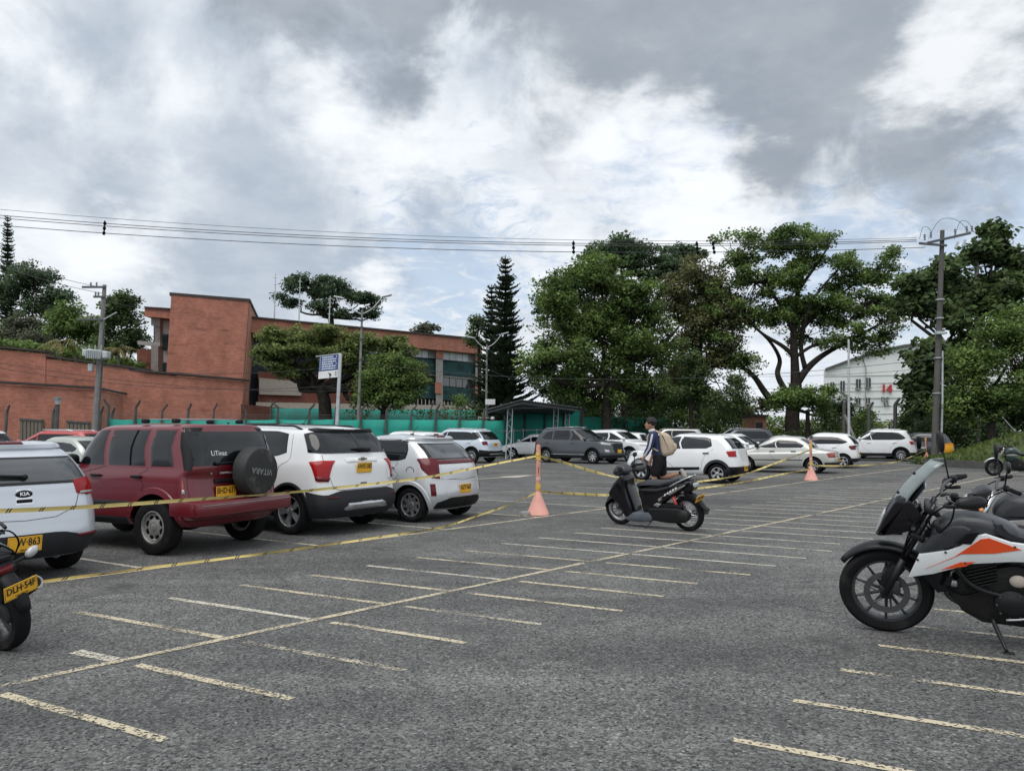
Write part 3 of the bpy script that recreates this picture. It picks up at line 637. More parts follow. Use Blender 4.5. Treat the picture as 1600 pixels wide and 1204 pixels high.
def shelter():
    Y = 44.0; r = empty('shelter', gp(830, 706)); inv = -Vector(r.location)
    def pt(px, py, Y): return at(px, py, Y) + inv
    A_, B_, C_ = pt(760, 641.5, 41), pt(815, 626, 41.5), pt(904, 638, 45); D_, E_, F_ = pt(838, 651, 53), pt(800, 651, 53), pt(893, 648, 53); ridge = [B_, D_]; le = [A_, E_]; re = [C_, F_]
    for a, c in ((le, ridge), (ridge, re)):
        b = MB(); rows = []
        for i in range(49):
            u = i / 48; z = Vector((0, 0, .06 if i % 2 else 0)); rows.append([a[0].lerp(c[0], u) + z, a[1].lerp(c[1], u) + z])
        b.grid(rows); o = b.build('roof_sheet', M['roof_metal'], r); md = o.modifiers.new('s', 'SOLIDIFY'); md.thickness = .05
    for a, c in ((le[0], ridge[0]), (ridge[0], re[0]), (le[0].lerp(ridge[0], .5), ridge[0].lerp(re[0], .5))): MB().tube([a + Vector((0, .1, -.12)), c + Vector((0, .1, -.12))], .06, 4).build('beam', M['steel_dark'], r)
    def truss(px, Y, top):
        b = MB(); c = at(px, 700, Y) + inv; c.z = inv.z; t = at(px, top, Y) + inv; t.x += .12
        for dx in (-.13, .13): b.tube([c + Vector((dx, 0, 0)), t + Vector((dx, 0, 0))], .035, 5)
        n = 9
        for i in range(n): p = c.lerp(t, i / n); q = c.lerp(t, (i + 1) / n); s = .13 if i % 2 else -.13; b.tube([p + Vector((s, 0, 0)), q + Vector((-s, 0, 0))], .018, 4)
        b.build('truss_post', M['galvanised'], r)
    truss(794, 42, 633); truss(866, 46, 636); truss(806, 50, 645); truss(884, 50, 645)
    MB().tube([pt(780, 673, 44), pt(900, 670, 45)], .03, 5).build('rail', M['steel'], r)
    for px in (802, 817, 838, 852): p = at(px, 700, 45) + inv; p.z = inv.z; MB().tube([p, p + Vector((.03, 0, 1.7))], .025, 5).build('rail_post', M['steel'], r)
    tag(r, 'open shelter with dark corrugated roof on lattice steel posts', 'shelter')
shelter()
def fence(name, label, pts, top, step, post_h, mat='teal_mesh', seed=1, posts=True):
    """posts with bent tops, mesh panel between each pair"""
    r = empty(name, pts[0]); inv = -Vector(pts[0]); rr = random.Random(seed); P = []
    for i in range(len(pts) - 1):
        a, c = Vector(pts[i]), Vector(pts[i + 1]); n = max(1, round((c - a).length / step)); P += [a.lerp(c, k / n) for k in range(n)]
    P.append(Vector(pts[-1])); P = [p + inv for p in P]; ln = Vector((math.tan(LEAN), 0, 1))
    for i, p in enumerate(P):
        if posts:
            h = post_h * rr.uniform(.95, 1.05); w = rr.uniform(.05, .075); t = p + ln * h; k = rr.choice((-1, 1, 1)) * rr.uniform(.12, .3)
            b = MB(); b.tube([p, p + ln * h * .45, t], [w * 1.15, w, w * .9], 6); b.tube([t - ln * .02, t + Vector((k, -.12, .22)), t + Vector((k * 1.3, -.2, .34))], [w * .9, w * .8, w * .6], 6)
            b.build('post', M['concrete_dark'], r, smooth=40)
        if i + 1 < len(P):
            q = P[i + 1]; t0, t1 = top + rr.uniform(-.05, .05), top + rr.uniform(-.05, .05); rows = []
            for j in range(5):
                v = j / 4; rows.append([p.lerp(q, u / 6) + ln * ((t0 + (t1 - t0) * u / 6 - .03 * sin(pi * u / 6)) * v + .04) + Vector((0, .015 * sin(u * 2.1 + i) + .10, 0)) for u in range(7)])
            b = MB(); b.grid(rows); o = b.build('mesh_panel', M[mat], r, smooth=True); md = o.modifiers.new('s', 'SOLIDIFY'); md.thickness = .012
    if posts:
        for k in range(3):
            b = MB(); b.tube([p + ln * (post_h * .8 + .12 * k) + Vector((0, -.09, 0)) for p in P], .008, 4); b.build('wire', M['steel_dark'], r)
    tag(r, label, 'fence'); return r
def g(px, Y): v = at(px, 700, Y); v.z = 0; return v
fence('mesh_fence', 'turquoise mesh fence on bent concrete posts below the school building', [g(165, 40), g(330, 42), g(480, 43), g(640, 44.5), g(790, 46)], 2.15, 1.45, 2.75, seed=2)
fence('screen_fence', 'faded turquoise screen standing under the shelter roof', [g(786, 49), g(850, 51), g(908, 53)], 2.9, 2.2, 2.9, 'teal_mesh', 4)
fence('upper_screen_fence', 'slack turquoise netting behind the umbrella tree trunk', [g(420, 54), g(505, 55), g(600, 56), g(740, 57)], 3.1, 3.0, 3.3, 'teal_mesh_old', 5)
fence('far_screen_fence', 'turquoise netting glimpsed behind the walking person', [g(905, 53), g(975, 56), g(1048, 57)], 2.55, 2.6, 2.7, 'teal_mesh', 6)
# bare concrete posts without mesh
for k, (px, Y, t, lab) in enumerate(((6, 40, 632, 'leftmost bent concrete fence post before the brick wall'), (79, 40, 633, 'bent concrete fence post just left of the park lantern'), (153, 40.5, 634, 'bent concrete fence post right behind the utility pole'), (171, 40.5, 636, 'bent concrete fence post right of the utility pole'),
        (1318, 47, 622, 'concrete fence post beside the thin pole'), (1357, 47, 628, 'thick concrete fence post below the white hall windows'), (1398, 47, 622, 'concrete fence post below the red number 14'), (1443, 47, 618, 'concrete fence post left of the tall pole'), (1431, 49, 636, 'short concrete fence post before the hedge'))):
    p = g(px, Y); h = at(px, t, Y).z; b = MB(); ln = Vector((math.tan(LEAN), 0, 1)); w = .075 if px < 1000 else .11
    b.tube([(0, 0, 0), ln * (h - .35)], w, 6); b.tube([ln * (h - .37), ln * (h - .15) + Vector((.12, -.08, 0)), ln * h + Vector((.2, -.14, 0))], [w, w * .85, w * .7], 6)
    o = b.build('fence_post', M['concrete_dark'], smooth=40); o.location = p; tag(o, lab, 'post', 'bare fence posts')
# ------------------------------------------------------------------ poles, lamps, sign, cables
pm('pole_grey', (.19, .185, .18), .85, var=.25, scale=4, bump=.2)
UPV = Vector((math.tan(LEAN), 0, 1))
def pole_pts(px0, px1, py1, Y):
    a = at(px0, 700, Y); a.z = 0; t = at(px1, py1, Y); return a, t - a
def utility_pole():
    a, t = pole_pts(146, 163.5, 445, 38); r = empty('utility_pole', a)
    MB().tube([Vector(), t * .5, t], [.17, .13, .09], 12).build('pole', M['pole_grey'], r, smooth=40)
    MB().tube([Vector((.14, -.05, 0)), t * .5 + Vector((.15, 0, 0)), t * .75 + Vector((.13, 0, 0))], .035, 6).build('conduit', M['steel_dark'], r)
    for k, (f, l) in enumerate(((.985, 1.15), (.93, .55), (.80, 1.3))):
        c = t * f; MB().bbox(c + Vector((-l / 2 + .1, -.12, 0)), (l, .09, .10), .01).build('cross_arm', M['steel_dark'], r)
        for s in (-.45, -.2): MB().lathe([(0, 0), (.05, .0), (.03, .06), (.055, .09), (.03, .14), (.05, .17), (0, .2)], 8, Matrix.Translation(c + Vector((l * s - .1, -.12, .05)))).build('insulator', M['frame_metal'], r)
    MB().tube([t * .8 + Vector((.1, -.1, 0)), t * .8 + Vector((.8, -.2, .35))], .03, 5).build('brace', M['galvanised'], r)
    c = t * .60; tr = MB().bbox(c + Vector((.05, -.45, 0)), (.70, .5, .46), .05, Matrix.Rotation(radians(6), 3, 'Y')).build('transformer', M['transformer'], r)
    for s in (-.47, .50): MB().bbox(c + Vector((s + .05, -.45, .02 - s * .1)), (.28, .4, .36), .06).build('cooling_tank', M['transformer'], tr)
    for s in (-.3, 0, .3): MB().lathe([(0, 0), (.05, 0), (.03, .07), (.055, .1), (.03, .15), (0, .22)], 8, Matrix.Translation(c + Vector((s, -.45, .27)))).build('bushing', M['concrete'], tr)
    for s in range(7): MB().box(c + Vector((-.28 + s * .1, -.74, -.02)), (.02, .06, .42)).build('cooling_fin', M['transformer'], tr)
    MB().bbox(c + Vector((-.35, -.15, -.62)), (.22, .2, .36), .02).build('meter_box', M['transformer'], r)
    tag(r, 'grey concrete utility pole carrying a transformer, before the brick wall', 'utility pole')
utility_pole()
def lamp(a, t, arms, label, sign=False):
    r = empty('street_lamp', a); MB().tube([Vector(), t * .5, t], [.115, .085, .06], 10).build('pole', M['pole_grey'], r, smooth=40)
    for f in (.93, .88, .8, .66): MB().lathe([(.10, -.04), (.12, -.04), (.12, .04), (.10, .04)], 10, Matrix.Translation(t * f)).build('band', M['steel_dark'], r)
    for e in arms:
        ar = MB().tube(curve([t * .97, t * .97 + (e - t) * .5 + Vector((0, 0, -.05)), e], 5), [.032] * 11, 6).build('arm', M['galvanised'], r)
        d = (e - t); d.z *= .35; d.normalize(); rot = d.to_track_quat('X', 'Z').to_matrix()
        MB().bbox(e + d * .25, (.62, .24, .09), .03, rot).build('lamp_head', M['steel'], r); MB().bbox(e + d * .27 - Vector((0, 0, .05)), (.42, .18, .03), .01, rot).build('lens', M['clear_lens'], r)
    if sign:
        MB().bbox(t * .46 + Vector((.3, -.2, 0)), (.75, .06, .42), .02).build('cabinet', M['white_plain'], r)
        for s in (-.5, .5): MB().ell(t * .30 + Vector((s, -.2, .05)), (.16, .2, .14), 10, 6).build('camera_housing', M['white_plain'], r)
        MB().tube([t * .3 + Vector((-.5, -.1, .1)), t * .3 + Vector((.5, -.1, .1))], .03, 5).build('bracket', M['galvanised'], r)
    tag(r, label, 'street lamp', 'double-armed street lamps')
a, t = pole_pts(558, 566, 484, 46); lamp(a, t, [at(536, 466, 46) - a, at(598, 463.5, 46) - a], 'tall concrete street lamp with two arms, behind the blue sign')
a, t = pole_pts(759, 761, 538, 58); lamp(a, t, [at(741, 528, 58) - a, at(784, 522, 58) - a], 'street lamp with two arms and a white box, beside the tall pine', True)
def park_lantern():
    a, t = pole_pts(86, 90, 632, 38); r = empty('park_lantern', a); MB().tube([Vector(), t * .6, t], [.12, .11, .10], 8).build('post', M['concrete_dark'], r, smooth=40)
    MB().lathe([(.05, 0), (.10, .02), (.19, .26), (.19, .28), (.0, .3)], 6, Matrix.Translation(t)).build('glass', M['lantern'], r); MB().lathe([(.28, .27), (.26, .30), (.0, .42)], 6, Matrix.Translation(t)).build('cap', M['steel_dark'], r)
    tag(r, 'dark post with a small square park lantern before the brick wall', 'lamp')
park_lantern()
def info_sign():
    Y = 41.0; a, t = pole_pts(524, 532, 553, Y); r = empty('information_sign', a); inv = -a
    MB().bbox(t * .5, (.17, .17, t.length), .02, t.to_track_quat('Z', 'Y').to_matrix()).build('post', M['galvanised'], r)
    def q(px, py): return at(px, py, Y) + inv
    p = [q(499.5, 557), q(530, 553.5), q(528.5, 577.5), q(498.5, 580.5)]; pan = MB().prism(p, (0, -.05, 0), (0, .05, 0)).build('blue_panel', M['sign_blue'], r)
    p2 = [q(498.5, 580.5), q(528.5, 577.5), q(527.5, 589), q(497.5, 592)]; MB().prism(p2, (0, -.05, 0), (0, .05, 0)).build('white_panel', M['white_plain'], r)
    MB().prism([q(494, 556), q(533, 551.5), q(533, 553), q(494, 557.6)], (0, -.07, 0), (0, .07, 0)).build('top_rail', M['galvanised'], r)
    rr = random.Random(3)
    for i in range(6):
        v = (i + .7) / 6.6; l = p[0].lerp(p[3], v); rt = p[1].lerp(p[2], v); u = .14
        pieces = [(.04, .07)]
        while u < .70 + .1 * (i % 3): w = rr.uniform(.05, .13); pieces.append((u, u + w)); u += w + .018
        pieces.append((.86, .91))
        for s0, s1 in pieces:
            c, d = l.lerp(rt, s0), l.lerp(rt, s1); h = Vector((0, 0, .035)); MB().prism([c - h, d - h, d + h, c + h], (0, -.065, 0), (0, -.045, 0)).build('lettering', M['sign_print'], pan)
    c = p2[0].lerp(p2[2], .60); MB().prism([c + Vector(v) for v in ((-.10, 0, .12), (.02, 0, .09), (.09, 0, -.02), (.03, 0, -.05), (-.03, 0, -.17), (-.02, 0, -.02))], (0, -.07, 0), (0, -.045, 0)).build('emblem', M['plate_ink'], r)
    for k in range(3): c2 = p2[0].lerp(p2[1], .88) + Vector((0, 0, -.09 - .09 * k)); MB().box(c2 + Vector((0, -.06, 0)), (.10, .02, .025)).build('small_print', M['frame_metal'], r)
    tag(r, 'blue and white campus direction sign on a pale square post', 'sign')
info_sign()
def tall_pole():
    a, t = pole_pts(1459, 1472.5, 360, 36); r = empty('tall_utility_pole', a)
    MB().tube([Vector(), t * .5, t], [.165, .13, .095], 12).build('pole', M['concrete_dark'], r, smooth=40)
    MB().tube([Vector((.24, -.1, 0)), t * .25 + Vector((.23, -.1, 0)), t * .48 + Vector((.2, 0, 0))], .05, 8).build('conduit', M['galvanised'], r)
    for f in (.3, .45, .56, .62, .7): MB().lathe([(.14, -.03), (.19, -.03), (.19, .03), (.14, .03)], 12, Matrix.Translation(t * f)).build('band', M['steel'], r)
    MB().bbox(t * .555 + Vector((-.05, -.22, 0)), (.42, .2, .14), .02).build('junction_box', M['transformer'], r)
    rot = Matrix.Rotation(radians(-14), 3, 'Y'); c = t * .955
    MB().bbox(c + Vector((.25, -.15, .1)), (2.1, .1, .11), .01, Matrix.Rotation(radians(-13), 3, 'Y')).build('cross_arm', M['steel_dark'], r)
    MB().bbox(t * .925 + Vector((-.5, -.15, .12)), (1.3, .1, .10), .01, Matrix.Rotation(radians(5), 3, 'Y')).build('cross_arm', M['steel_dark'], r)
    for dx, dz in ((-.9, .1), (-.6, .2), (.55, .35), (1.1, .48), (1.35, .5)): MB().lathe([(0, -.1), (.05, -.1), (.03, 0), (.06, .04), (.03, .1), (.055, .14), (0, .2)], 8, Matrix.Translation(c + Vector((dx, -.15, dz)))).build('insulator', M['frame_metal'], r)
    for k, (x0, x1, h) in enumerate(((-1.15, -.55, .6), (-.75, 1.25, .95), (.5, 1.45, .85))):
        MB().tube(curve([c + Vector((x0, -.15, .05)), c + Vector((x0 * .7 + x1 * .3, -.15, h)), c + Vector((x0 * .3 + x1 * .7, -.15, h)), c + Vector((x1, -.15, .35))], 7), .011, 5).build('jumper_wire', M['cable'], r)
    for dx, dz in ((.6, -.25), (.95, -.15)): MB().bbox(c + Vector((dx, -.15, dz)), (.10, .1, .36), .02, Matrix.Rotation(radians(25), 3, 'Y')).build('fuse_cutout', M['transformer'], r)
    tag(r, 'tall dark utility pole with looping jumper wires, right of the lot', 'utility pole'); return a, t
TP_A, TP_T = tall_pole()
def second_pole():
    a, t = pole_pts(1527, 1526, 396, 46); r = empty('far_utility_pole', a); MB().tube([Vector(), t], [.2, .12], 10).build('pole', M['concrete'], r, smooth=40)
    for f, w in ((.965, 1.6), (.93, 1.5)):
        for s in (-1, 1): MB().tube([t * f + Vector((s * .15, -.1, 0)), t * f + Vector((s * w * .6, -.1, .22 * s))], .045, 5).build('cross_arm', M['galvanised'], r)
    p = t * .32; MB().tube([p + Vector((.1, 0, 0)), Vector((2.6, -.5, .8))], .03, 5).build('guy_strut', M['galvanised'], r)
    tag(r, 'pale utility pole half hidden among the right trees', 'utility pole')
second_pole()
a, t = pole_pts(1326, 1326, 530, 44); o = MB().tube([Vector(), t], [.085, .06], 8).build('pole', M['galvanised'], None, smooth=40); o.location = a; tag(o, 'thin pale grey steel pole before the white hall', 'pole')
a = g(1347, 46); o = MB().tube([Vector(), at(1320, 648, 46) - a], .07, 6).build('leaning_strut', M['concrete'], None); o.location = a; tag(o, 'slanting concrete strut below the thin steel pole', 'strut')
for px, y0, y1, lab, nm in ((430.5, 427, 497, 'slim lattice antenna mast, leftmost on the school roof', 88), (469, 433, 500, 'white antenna mast before the rooftop tree', 89), (516, 462, 506, 'short antenna mast in the rooftop tree crown', 90)):
    p, q = at(px - 2, y1, nm), at(px, y0, nm); b = MB(); b.tube([Vector(), q - p], [.09, .04], 5)
    for f in (.35, .6, .75, .9): b.tube([(q - p) * f - Vector((.22, 0, 0)), (q - p) * f + Vector((.22, 0, 0))], .035, 4)
    o = b.build('antenna_mast', M['galvanised']); o.location = p; tag(o, lab, 'antenna', 'roof antennas')
# overhead cables
def cable(name, p, q, sag, r, label, group='overhead cables', n=40):
    p, q = Vector(p), Vector(q); pts = [p.lerp(q, i / n) - Vector((0, 0, sag * 4 * (i / n) * (1 - i / n))) - p for i in range(n + 1)]
    o = MB().tube(pts, r, 5).build(name, M['cable']); o.location = p; tag(o, label, 'cable', group); return p, q, sag
top = TP_A + TP_T
LFT = Vector((-32, 32, 0))
cabs = []
for k, (zl, py, lab) in enumerate(((11.95, 371.5, 'topmost of the bundled overhead power cables'), (11.72, 374.5, 'second from the top of the bundled power cables'), (11.52, 377, 'third from the top of the bundled power cables'), (11.25, 386.5, 'lowest of the bundled overhead power cables'))):
    e = at(1432 if k < 3 else 1445, py, 36); cabs.append(cable('power_cable', (LFT.x, LFT.y + .3 * (k % 2), zl), e, .95, .016 if k else .010, lab))
for px, lab in ((163, 'black cable spacer at the left of the power cables'), (896, 'black cable spacer above the domed tree'), (1090, 'black cable spacer left of the spreading tree'), (1116, 'rightmost black cable spacer, against the spreading tree')):
    def on(c):
        p, q, s = c; best = None
        for i in range(0, 401):
            u = i / 400; v = p.lerp(q, u) - Vector((0, 0, s * 4 * u * (1 - u))); d = abs(800 + F_PX * v.x / (v.y * cos(PITCH) + (v.z - CAM_H) * sin(PITCH)) - px)
            if best is None or d < best[0]: best = (d, v)
        return best[1]
    a_, b_ = on(cabs[1]), on(cabs[3]); loc = b_.copy(); b = MB(); b.tube([Vector((0, 0, -.08)), a_ - loc + Vector((0, 0, .12))], .03, 6)
    for v in (Vector(), (a_ - loc) * .5, a_ - loc): b.ell(v, (.075, .06, .09), 8, 6)
    o = b.build('cable_spacer', M['matte_black'], None, smooth=True); o.location = loc; tag(o, lab, 'spacer', 'cable spacers')
UA = at(160, 449, 38)
low = [((-6, 402, 42), (160, 449, 38), .15, 'cable from the left edge to the top of the utility pole'), ((-6, 412, 42), (160, 458, 38), .15, 'second cable from the left edge to the utility pole'), ((166, 470, 38), (300, 488, 62), .2, 'thin cable from the utility pole towards the brick tower'),
       ((-6, 566, 38), (560, 610, 46), .5, 'thin cable crossing the brick wall, upper one'), ((-6, 574, 38), (560, 598, 46), .7, 'thin cable crossing the brick wall, lower one'), ((156, 573, 38), (690, 536, 50), 1.0, 'pale cable crossing the umbrella tree crown'),
       ((563, 566, 46), (1460, 560, 36), 1.0, 'thin cable crossing the domed tree at mid height'), ((1150, 588, 60), (1700, 548, 40), .4, 'thin cable above the white hall roof'), ((1150, 606, 60), (1700, 580, 42), .4, 'thin cable before the white hall front, upper one'), ((1150, 618, 60), (1700, 604, 42), .4, 'thin cable before the white hall front, lower one'),
       ((760, 575, 58), (860, 606, 50), .2, 'thin slack cable from the lamp by the pine')]
for a_, b_, s_, lab in low: cable('thin_cable', at(*a_), at(*b_), s_, .012, lab, 'thin service cables', 24)
# ------------------------------------------------------------------ trees and shrubs
def leaf_mesh(mb, name, m, parent):
    """crown mesh whose leaves share the soft outward normals of their clump"""
    o = mb.build(name, m, parent); me = o.data
    if getattr(mb, 'nrm', None) and len(mb.nrm) == len(me.vertices):
        me.polygons.foreach_set('use_smooth', [True] * len(me.polygons)); me.normals_split_custom_set_from_vertices(mb.nrm)
    return o
def leaves(mb, rr, c, sig, n, size, droop=0.0, flat=.6, nc=None, nr=1.0):
    if not hasattr(mb, 'nrm'): mb.nrm = []
    for _ in range(n):
        g1, g2, g3 = rr.gauss(0, 1), rr.gauss(0, 1), rr.gauss(0, 1); l = sqrt(g1 * g1 + g2 * g2 + g3 * g3); k = 1.0 if l < 1.7 else 1.7 * rr.uniform(.5, 1) / l
        p = c + Vector((g1 * sig * k, g2 * sig * k, g3 * sig * flat * k))
        s = size * rr.uniform(.30, .95); a = rr.random() * 2 * pi; tilt = rr.gauss(.5, .45)
        d = Vector((cos(a), sin(a), -droop + rr.gauss(0, .35))).normalized(); q = Vector((-sin(a) * cos(tilt), cos(a) * cos(tilt), sin(tilt)))
        w = q * s * .42; o = len(mb.v)
        nn = ((p - c) / (sig + 1e-6) * .8 if nc is None else (p - c) / (sig + 1e-6) * .3 + (p - nc) / nr * .9) + Vector((rr.gauss(0, .2), rr.gauss(0, .2) - .15, rr.gauss(0, .2) + .45)); nn.normalize()
        if w.cross(d).dot(nn) > 0: w = -w
        mb.v += [tuple(p), tuple(p + d * s * .5 - w), tuple(p + d * s), tuple(p + d * s * .5 + w)]; mb.f.append((o, o + 1, o + 2, o + 3)); mb.nrm += [tuple(nn)] * 4
def limb(mb, rr, a, b, r0, r1, wig=.08, k=5, n=6):
    a, b = Vector(a), Vector(b); L = (b - a).length; pts = [a]
    for i in range(1, k): pts.append(a.lerp(b, i / k) + Vector((rr.gauss(0, 1), rr.gauss(0, 1), rr.gauss(0, .6))) * L * wig + Vector((0, 0, -L * .05 * sin(pi * i / k))))
    pts.append(b); pts = curve(pts, 2); m = len(pts); mb.tube(pts, [r0 + (r1 - r0) * i / (m - 1) for i in range(m)], n); return pts
def tree(name, label, cat, base, trunk, lobes, leafm, size=.28, barkm='bark', dens=1.0, seed=1, clump=.55, group=None, fork=.45, droop=0.0, shell=.55, twigs=.5, flat=.6, limbs=True, bare=False):
    """base: ground point; trunk: list of offsets with radius; lobes: (offset, (rx, ry, rz), clumps)"""
    rr = random.Random(seed); r = empty(name, base)
    t = MB(); pts = [Vector(p) for p, _ in trunk]; rad = [q for _, q in trunk]
    cp = curve(pts, 3); m = len(cp); t.tube(cp, [rad[min(int(i / (m - 1) * (len(rad) - 1)), len(rad) - 2)] * (1 - (i / (m - 1) * (len(rad) - 1)) % 1) + rad[min(int(i / (m - 1) * (len(rad) - 1)) + 1, len(rad) - 1)] * ((i / (m - 1) * (len(rad) - 1)) % 1) if i < m - 1 else rad[-1] for i in range(m)], 9)
    cr = MB(); tip = pts[-1]; rt = rad[-1]
    for (o, R, n) in lobes:
        o = Vector(o)
        if limbs: limb(t, rr, tip - Vector((0, 0, rr.random() * .3)), o - Vector((0, 0, R[2] * .35)), rt * rr.uniform(.55, .8), rt * .22, .07)
        n = int(n * dens); subs = []; rm = (R[0] + R[2]) * .5
        for k in range(max(5, min(17, n // 7))):
            d = Vector((rr.gauss(0, 1), rr.gauss(0, 1) - .2, rr.gauss(0, 1) + .2)).normalized(); q = rr.uniform(.35, .92)
            subs.append((o + Vector((d.x * R[0], d.y * R[1], d.z * R[2])) * q, max(.45, min(1.8, rm * rr.uniform(.30, .52)))))
        for k in range(n):
            sc_, sr_ = rr.choice(subs); d = Vector((rr.gauss(0, 1), rr.gauss(0, 1), rr.gauss(0, 1) + .15)).normalized(); q = rr.random() ** .40
            c = sc_ + Vector((d.x * sr_, d.y * sr_, d.z * sr_ * .8)) * q
            leaves(cr, rr, c, clump * rr.uniform(.45, .95), rr.randint(30, 52), size, droop, flat, sc_, sr_)
            if limbs and rr.random() < twigs * .5: limb(t, rr, o.lerp(c, .15) - Vector((0, 0, R[2] * .25)), c, rt * .14, .012, .10, 3, 4)
    t.build('trunk', M[barkm], r, smooth=True); leaf_mesh(cr, 'crown', M[leafm], r)
    tag(r, label, cat, group); return r
def px_tree(name, label, cat, bpx, Y, trunk_px, lobes_px, leafm, **kw):
    """trunk_px: (px, py, radius) from the ground up; lobes_px: (px, py, half width px, half height px, depth offset, clumps)"""
    b = at(bpx, 690, Y); b.z = 0
    tr = [(Vector((0, 0, -.1)), trunk_px[0][2] * 1.3)] + [(at(x, y, Y) - b, q) for x, y, q in trunk_px]
    k = Y / F_PX; lb = [(at(x, y, Y + dy) - b, (w * k, min(w * k, 4.5) * .9, h * k), n) for x, y, w, h, dy, n in lobes_px]
    return tree(name, label, cat, b, tr, lb, leafm, **kw)
LEAFY = 'broad-leaved trees round the lot'
px_tree('domed_tree', 'tall dark tree with domed crown, highest behind the shelter', 'tree', 980, 62, [(980, 640, .5), (985, 560, .45)],
        [(970, 410, 62, 34, 0, 210), (905, 440, 55, 38, 0, 150), (1040, 425, 50, 40, 0, 150), (1075, 410, 28, 26, 0, 60), (870, 470, 40, 40, 0, 100), (1060, 490, 60, 60, 1, 160), (960, 480, 80, 60, 0, 170)], 'leaf_bluish', size=.36, seed=11, clump=.5, shell=.28, group=LEAFY, flat=.5)
px_tree('feathery_tree', 'big bright green tree with several trunks behind the grey SUV', 'tree', 948, 52, [(948, 650, .32), (950, 600, .28)],
        [(930, 440, 70, 40, 0, 230), (870, 480, 48, 45, -1, 150), (1000, 470, 55, 50, 0, 170), (890, 550, 60, 45, -1, 170), (980, 550, 65, 45, 0, 170), (850, 570, 42, 35, -2, 95), (930, 605, 60, 34, 1, 140), (1030, 540, 40, 55, 1, 110), (1010, 615, 45, 34, 1, 105), (880, 610, 40, 30, 0, 90), (960, 500, 80, 50, 1, 160), (910, 510, 70, 50, 1, 140)], 'leaf_mid', size=.26, seed=12, clump=.5, shell=.5, group=LEAFY, twigs=.8)
for k, (x1, x2) in enumerate(((905, 900), (965, 1010))): pass
px_tree('brownish_tree', 'thin-leaved tree with rusty seed pods between the two big crowns', 'tree', 1085, 55, [(1088, 650, .24), (1092, 570, .18)],
        [(1095, 440, 42, 40, 0, 95), (1120, 490, 48, 50, 0, 120), (1075, 520, 42, 40, 0, 90), (1130, 560, 38, 45, 0, 85), (1090, 590, 45, 40, 0, 90), (1060, 470, 40, 40, 0, 80), (1110, 455, 36, 30, 0, 66)], 'leaf_brown', size=.27, seed=13, clump=.55, shell=.6, group=LEAFY, twigs=1.0)
def spreading():
    Y = 54; b = at(1238, 690, Y); b.z = 0; r = empty('spreading_tree', b); rr = random.Random(21); t = MB(); cr = MB()
    def q(x, y, dy=0.0): return at(x, y, Y + dy) - b
    def br(pts, r0, r1): 
        c = curve([q(*p) for p in pts], 5); m = len(c); t.tube(c, [r0 + (r1 - r0) * i / (m - 1) for i in range(m)], 8)
    br([(1238, 700), (1238, 650), (1243, 600)], .55, .46); br([(1243, 605), (1242, 570), (1240, 520), (1246, 460, 1), (1262, 400, 1)], .38, .10)
    br([(1243, 603), (1262, 575), (1290, 552), (1335, 528, -1), (1385, 500, -2)], .30, .06); br([(1228, 612), (1215, 585), (1218, 560, 1), (1200, 530, 1), (1165, 500, 1)], .24, .06)
    br([(1215, 636), (1196, 614), (1178, 588), (1155, 570), (1125, 545)], .30, .07); br([(1240, 555), (1222, 540), (1190, 520), (1160, 490)], .20, .05); br([(1242, 530), (1265, 500), (1300, 470), (1340, 440)], .20, .05)
    br([(1240, 560), (1270, 540), (1310, 530), (1350, 535)], .14, .04); br([(1258, 575), (1252, 535), (1270, 470, -1), (1310, 420, -1)], .20, .05)
    br([(1240, 520), (1215, 470), (1180, 430), (1150, 400)], .18, .04); br([(1250, 450), (1285, 400), (1300, 375)], .13, .03)
    k = Y / F_PX
    for x, y, w, h, dy, n in ((1150, 395, 36, 30, 0, 62), (1210, 375, 42, 26, 0, 82), (1275, 375, 42, 26, 0, 85), (1180, 440, 52, 32, 0, 90), (1250, 430, 50, 34, 0, 95), (1320, 430, 48, 32, 0, 85), (1370, 420, 36, 34, 0, 62), (1290, 480, 50, 26, 0, 72),
                              (1350, 475, 48, 28, -1, 72), (1395, 500, 26, 24, -2, 34), (1150, 490, 42, 34, 1, 72), (1205, 500, 40, 28, 1, 60), (1130, 540, 32, 30, 0, 46), (1330, 530, 36, 20, -1, 38), (1375, 540, 28, 22, -1, 30), (1260, 525, 36, 22, 1, 34), (1165, 570, 30, 22, 0, 32), (1420, 460, 28, 30, 0, 36), (1225, 470, 45, 24, 1, 60), (1120, 450, 34, 30, 1, 56), (1240, 500, 60, 20, 2, 50), (1310, 500, 40, 18, 1, 44), (1100, 500, 30, 34, 1, 50)):
        o = q(x, y, dy); R = (w * k, 2.2, h * k)
        subs = []
        for _ in range(10):
            d = Vector((rr.gauss(0, 1), rr.gauss(0, 1), rr.gauss(0, 1))).normalized(); subs.append((o + Vector((d.x * R[0], d.y * R[1], d.z * R[2])) * rr.uniform(.4, 1.0), rr.uniform(.45, .90)))
        for _ in range(int(n * 1.45)):
            sc_, sr_ = rr.choice(subs); d = Vector((rr.gauss(0, 1), rr.gauss(0, 1), rr.gauss(0, 1))).normalized(); c = sc_ + Vector((d.x, d.y, d.z * .7)) * sr_ * rr.random() ** .4
            leaves(cr, rr, c, rr.uniform(.22, .42), rr.randint(30, 48), .26, .25, .6, sc_, sr_)
            if rr.random() < .35: limb(t, rr, o, c, .035, .012, .1, 3, 4)
    t.build('trunk', M['bark'], r, smooth=True); leaf_mesh(cr, 'crown', M['leaf_mid'], r); tag(r, 'wide spreading tree with bare forking limbs, left of the white hall', 'tree', LEAFY)
spreading()
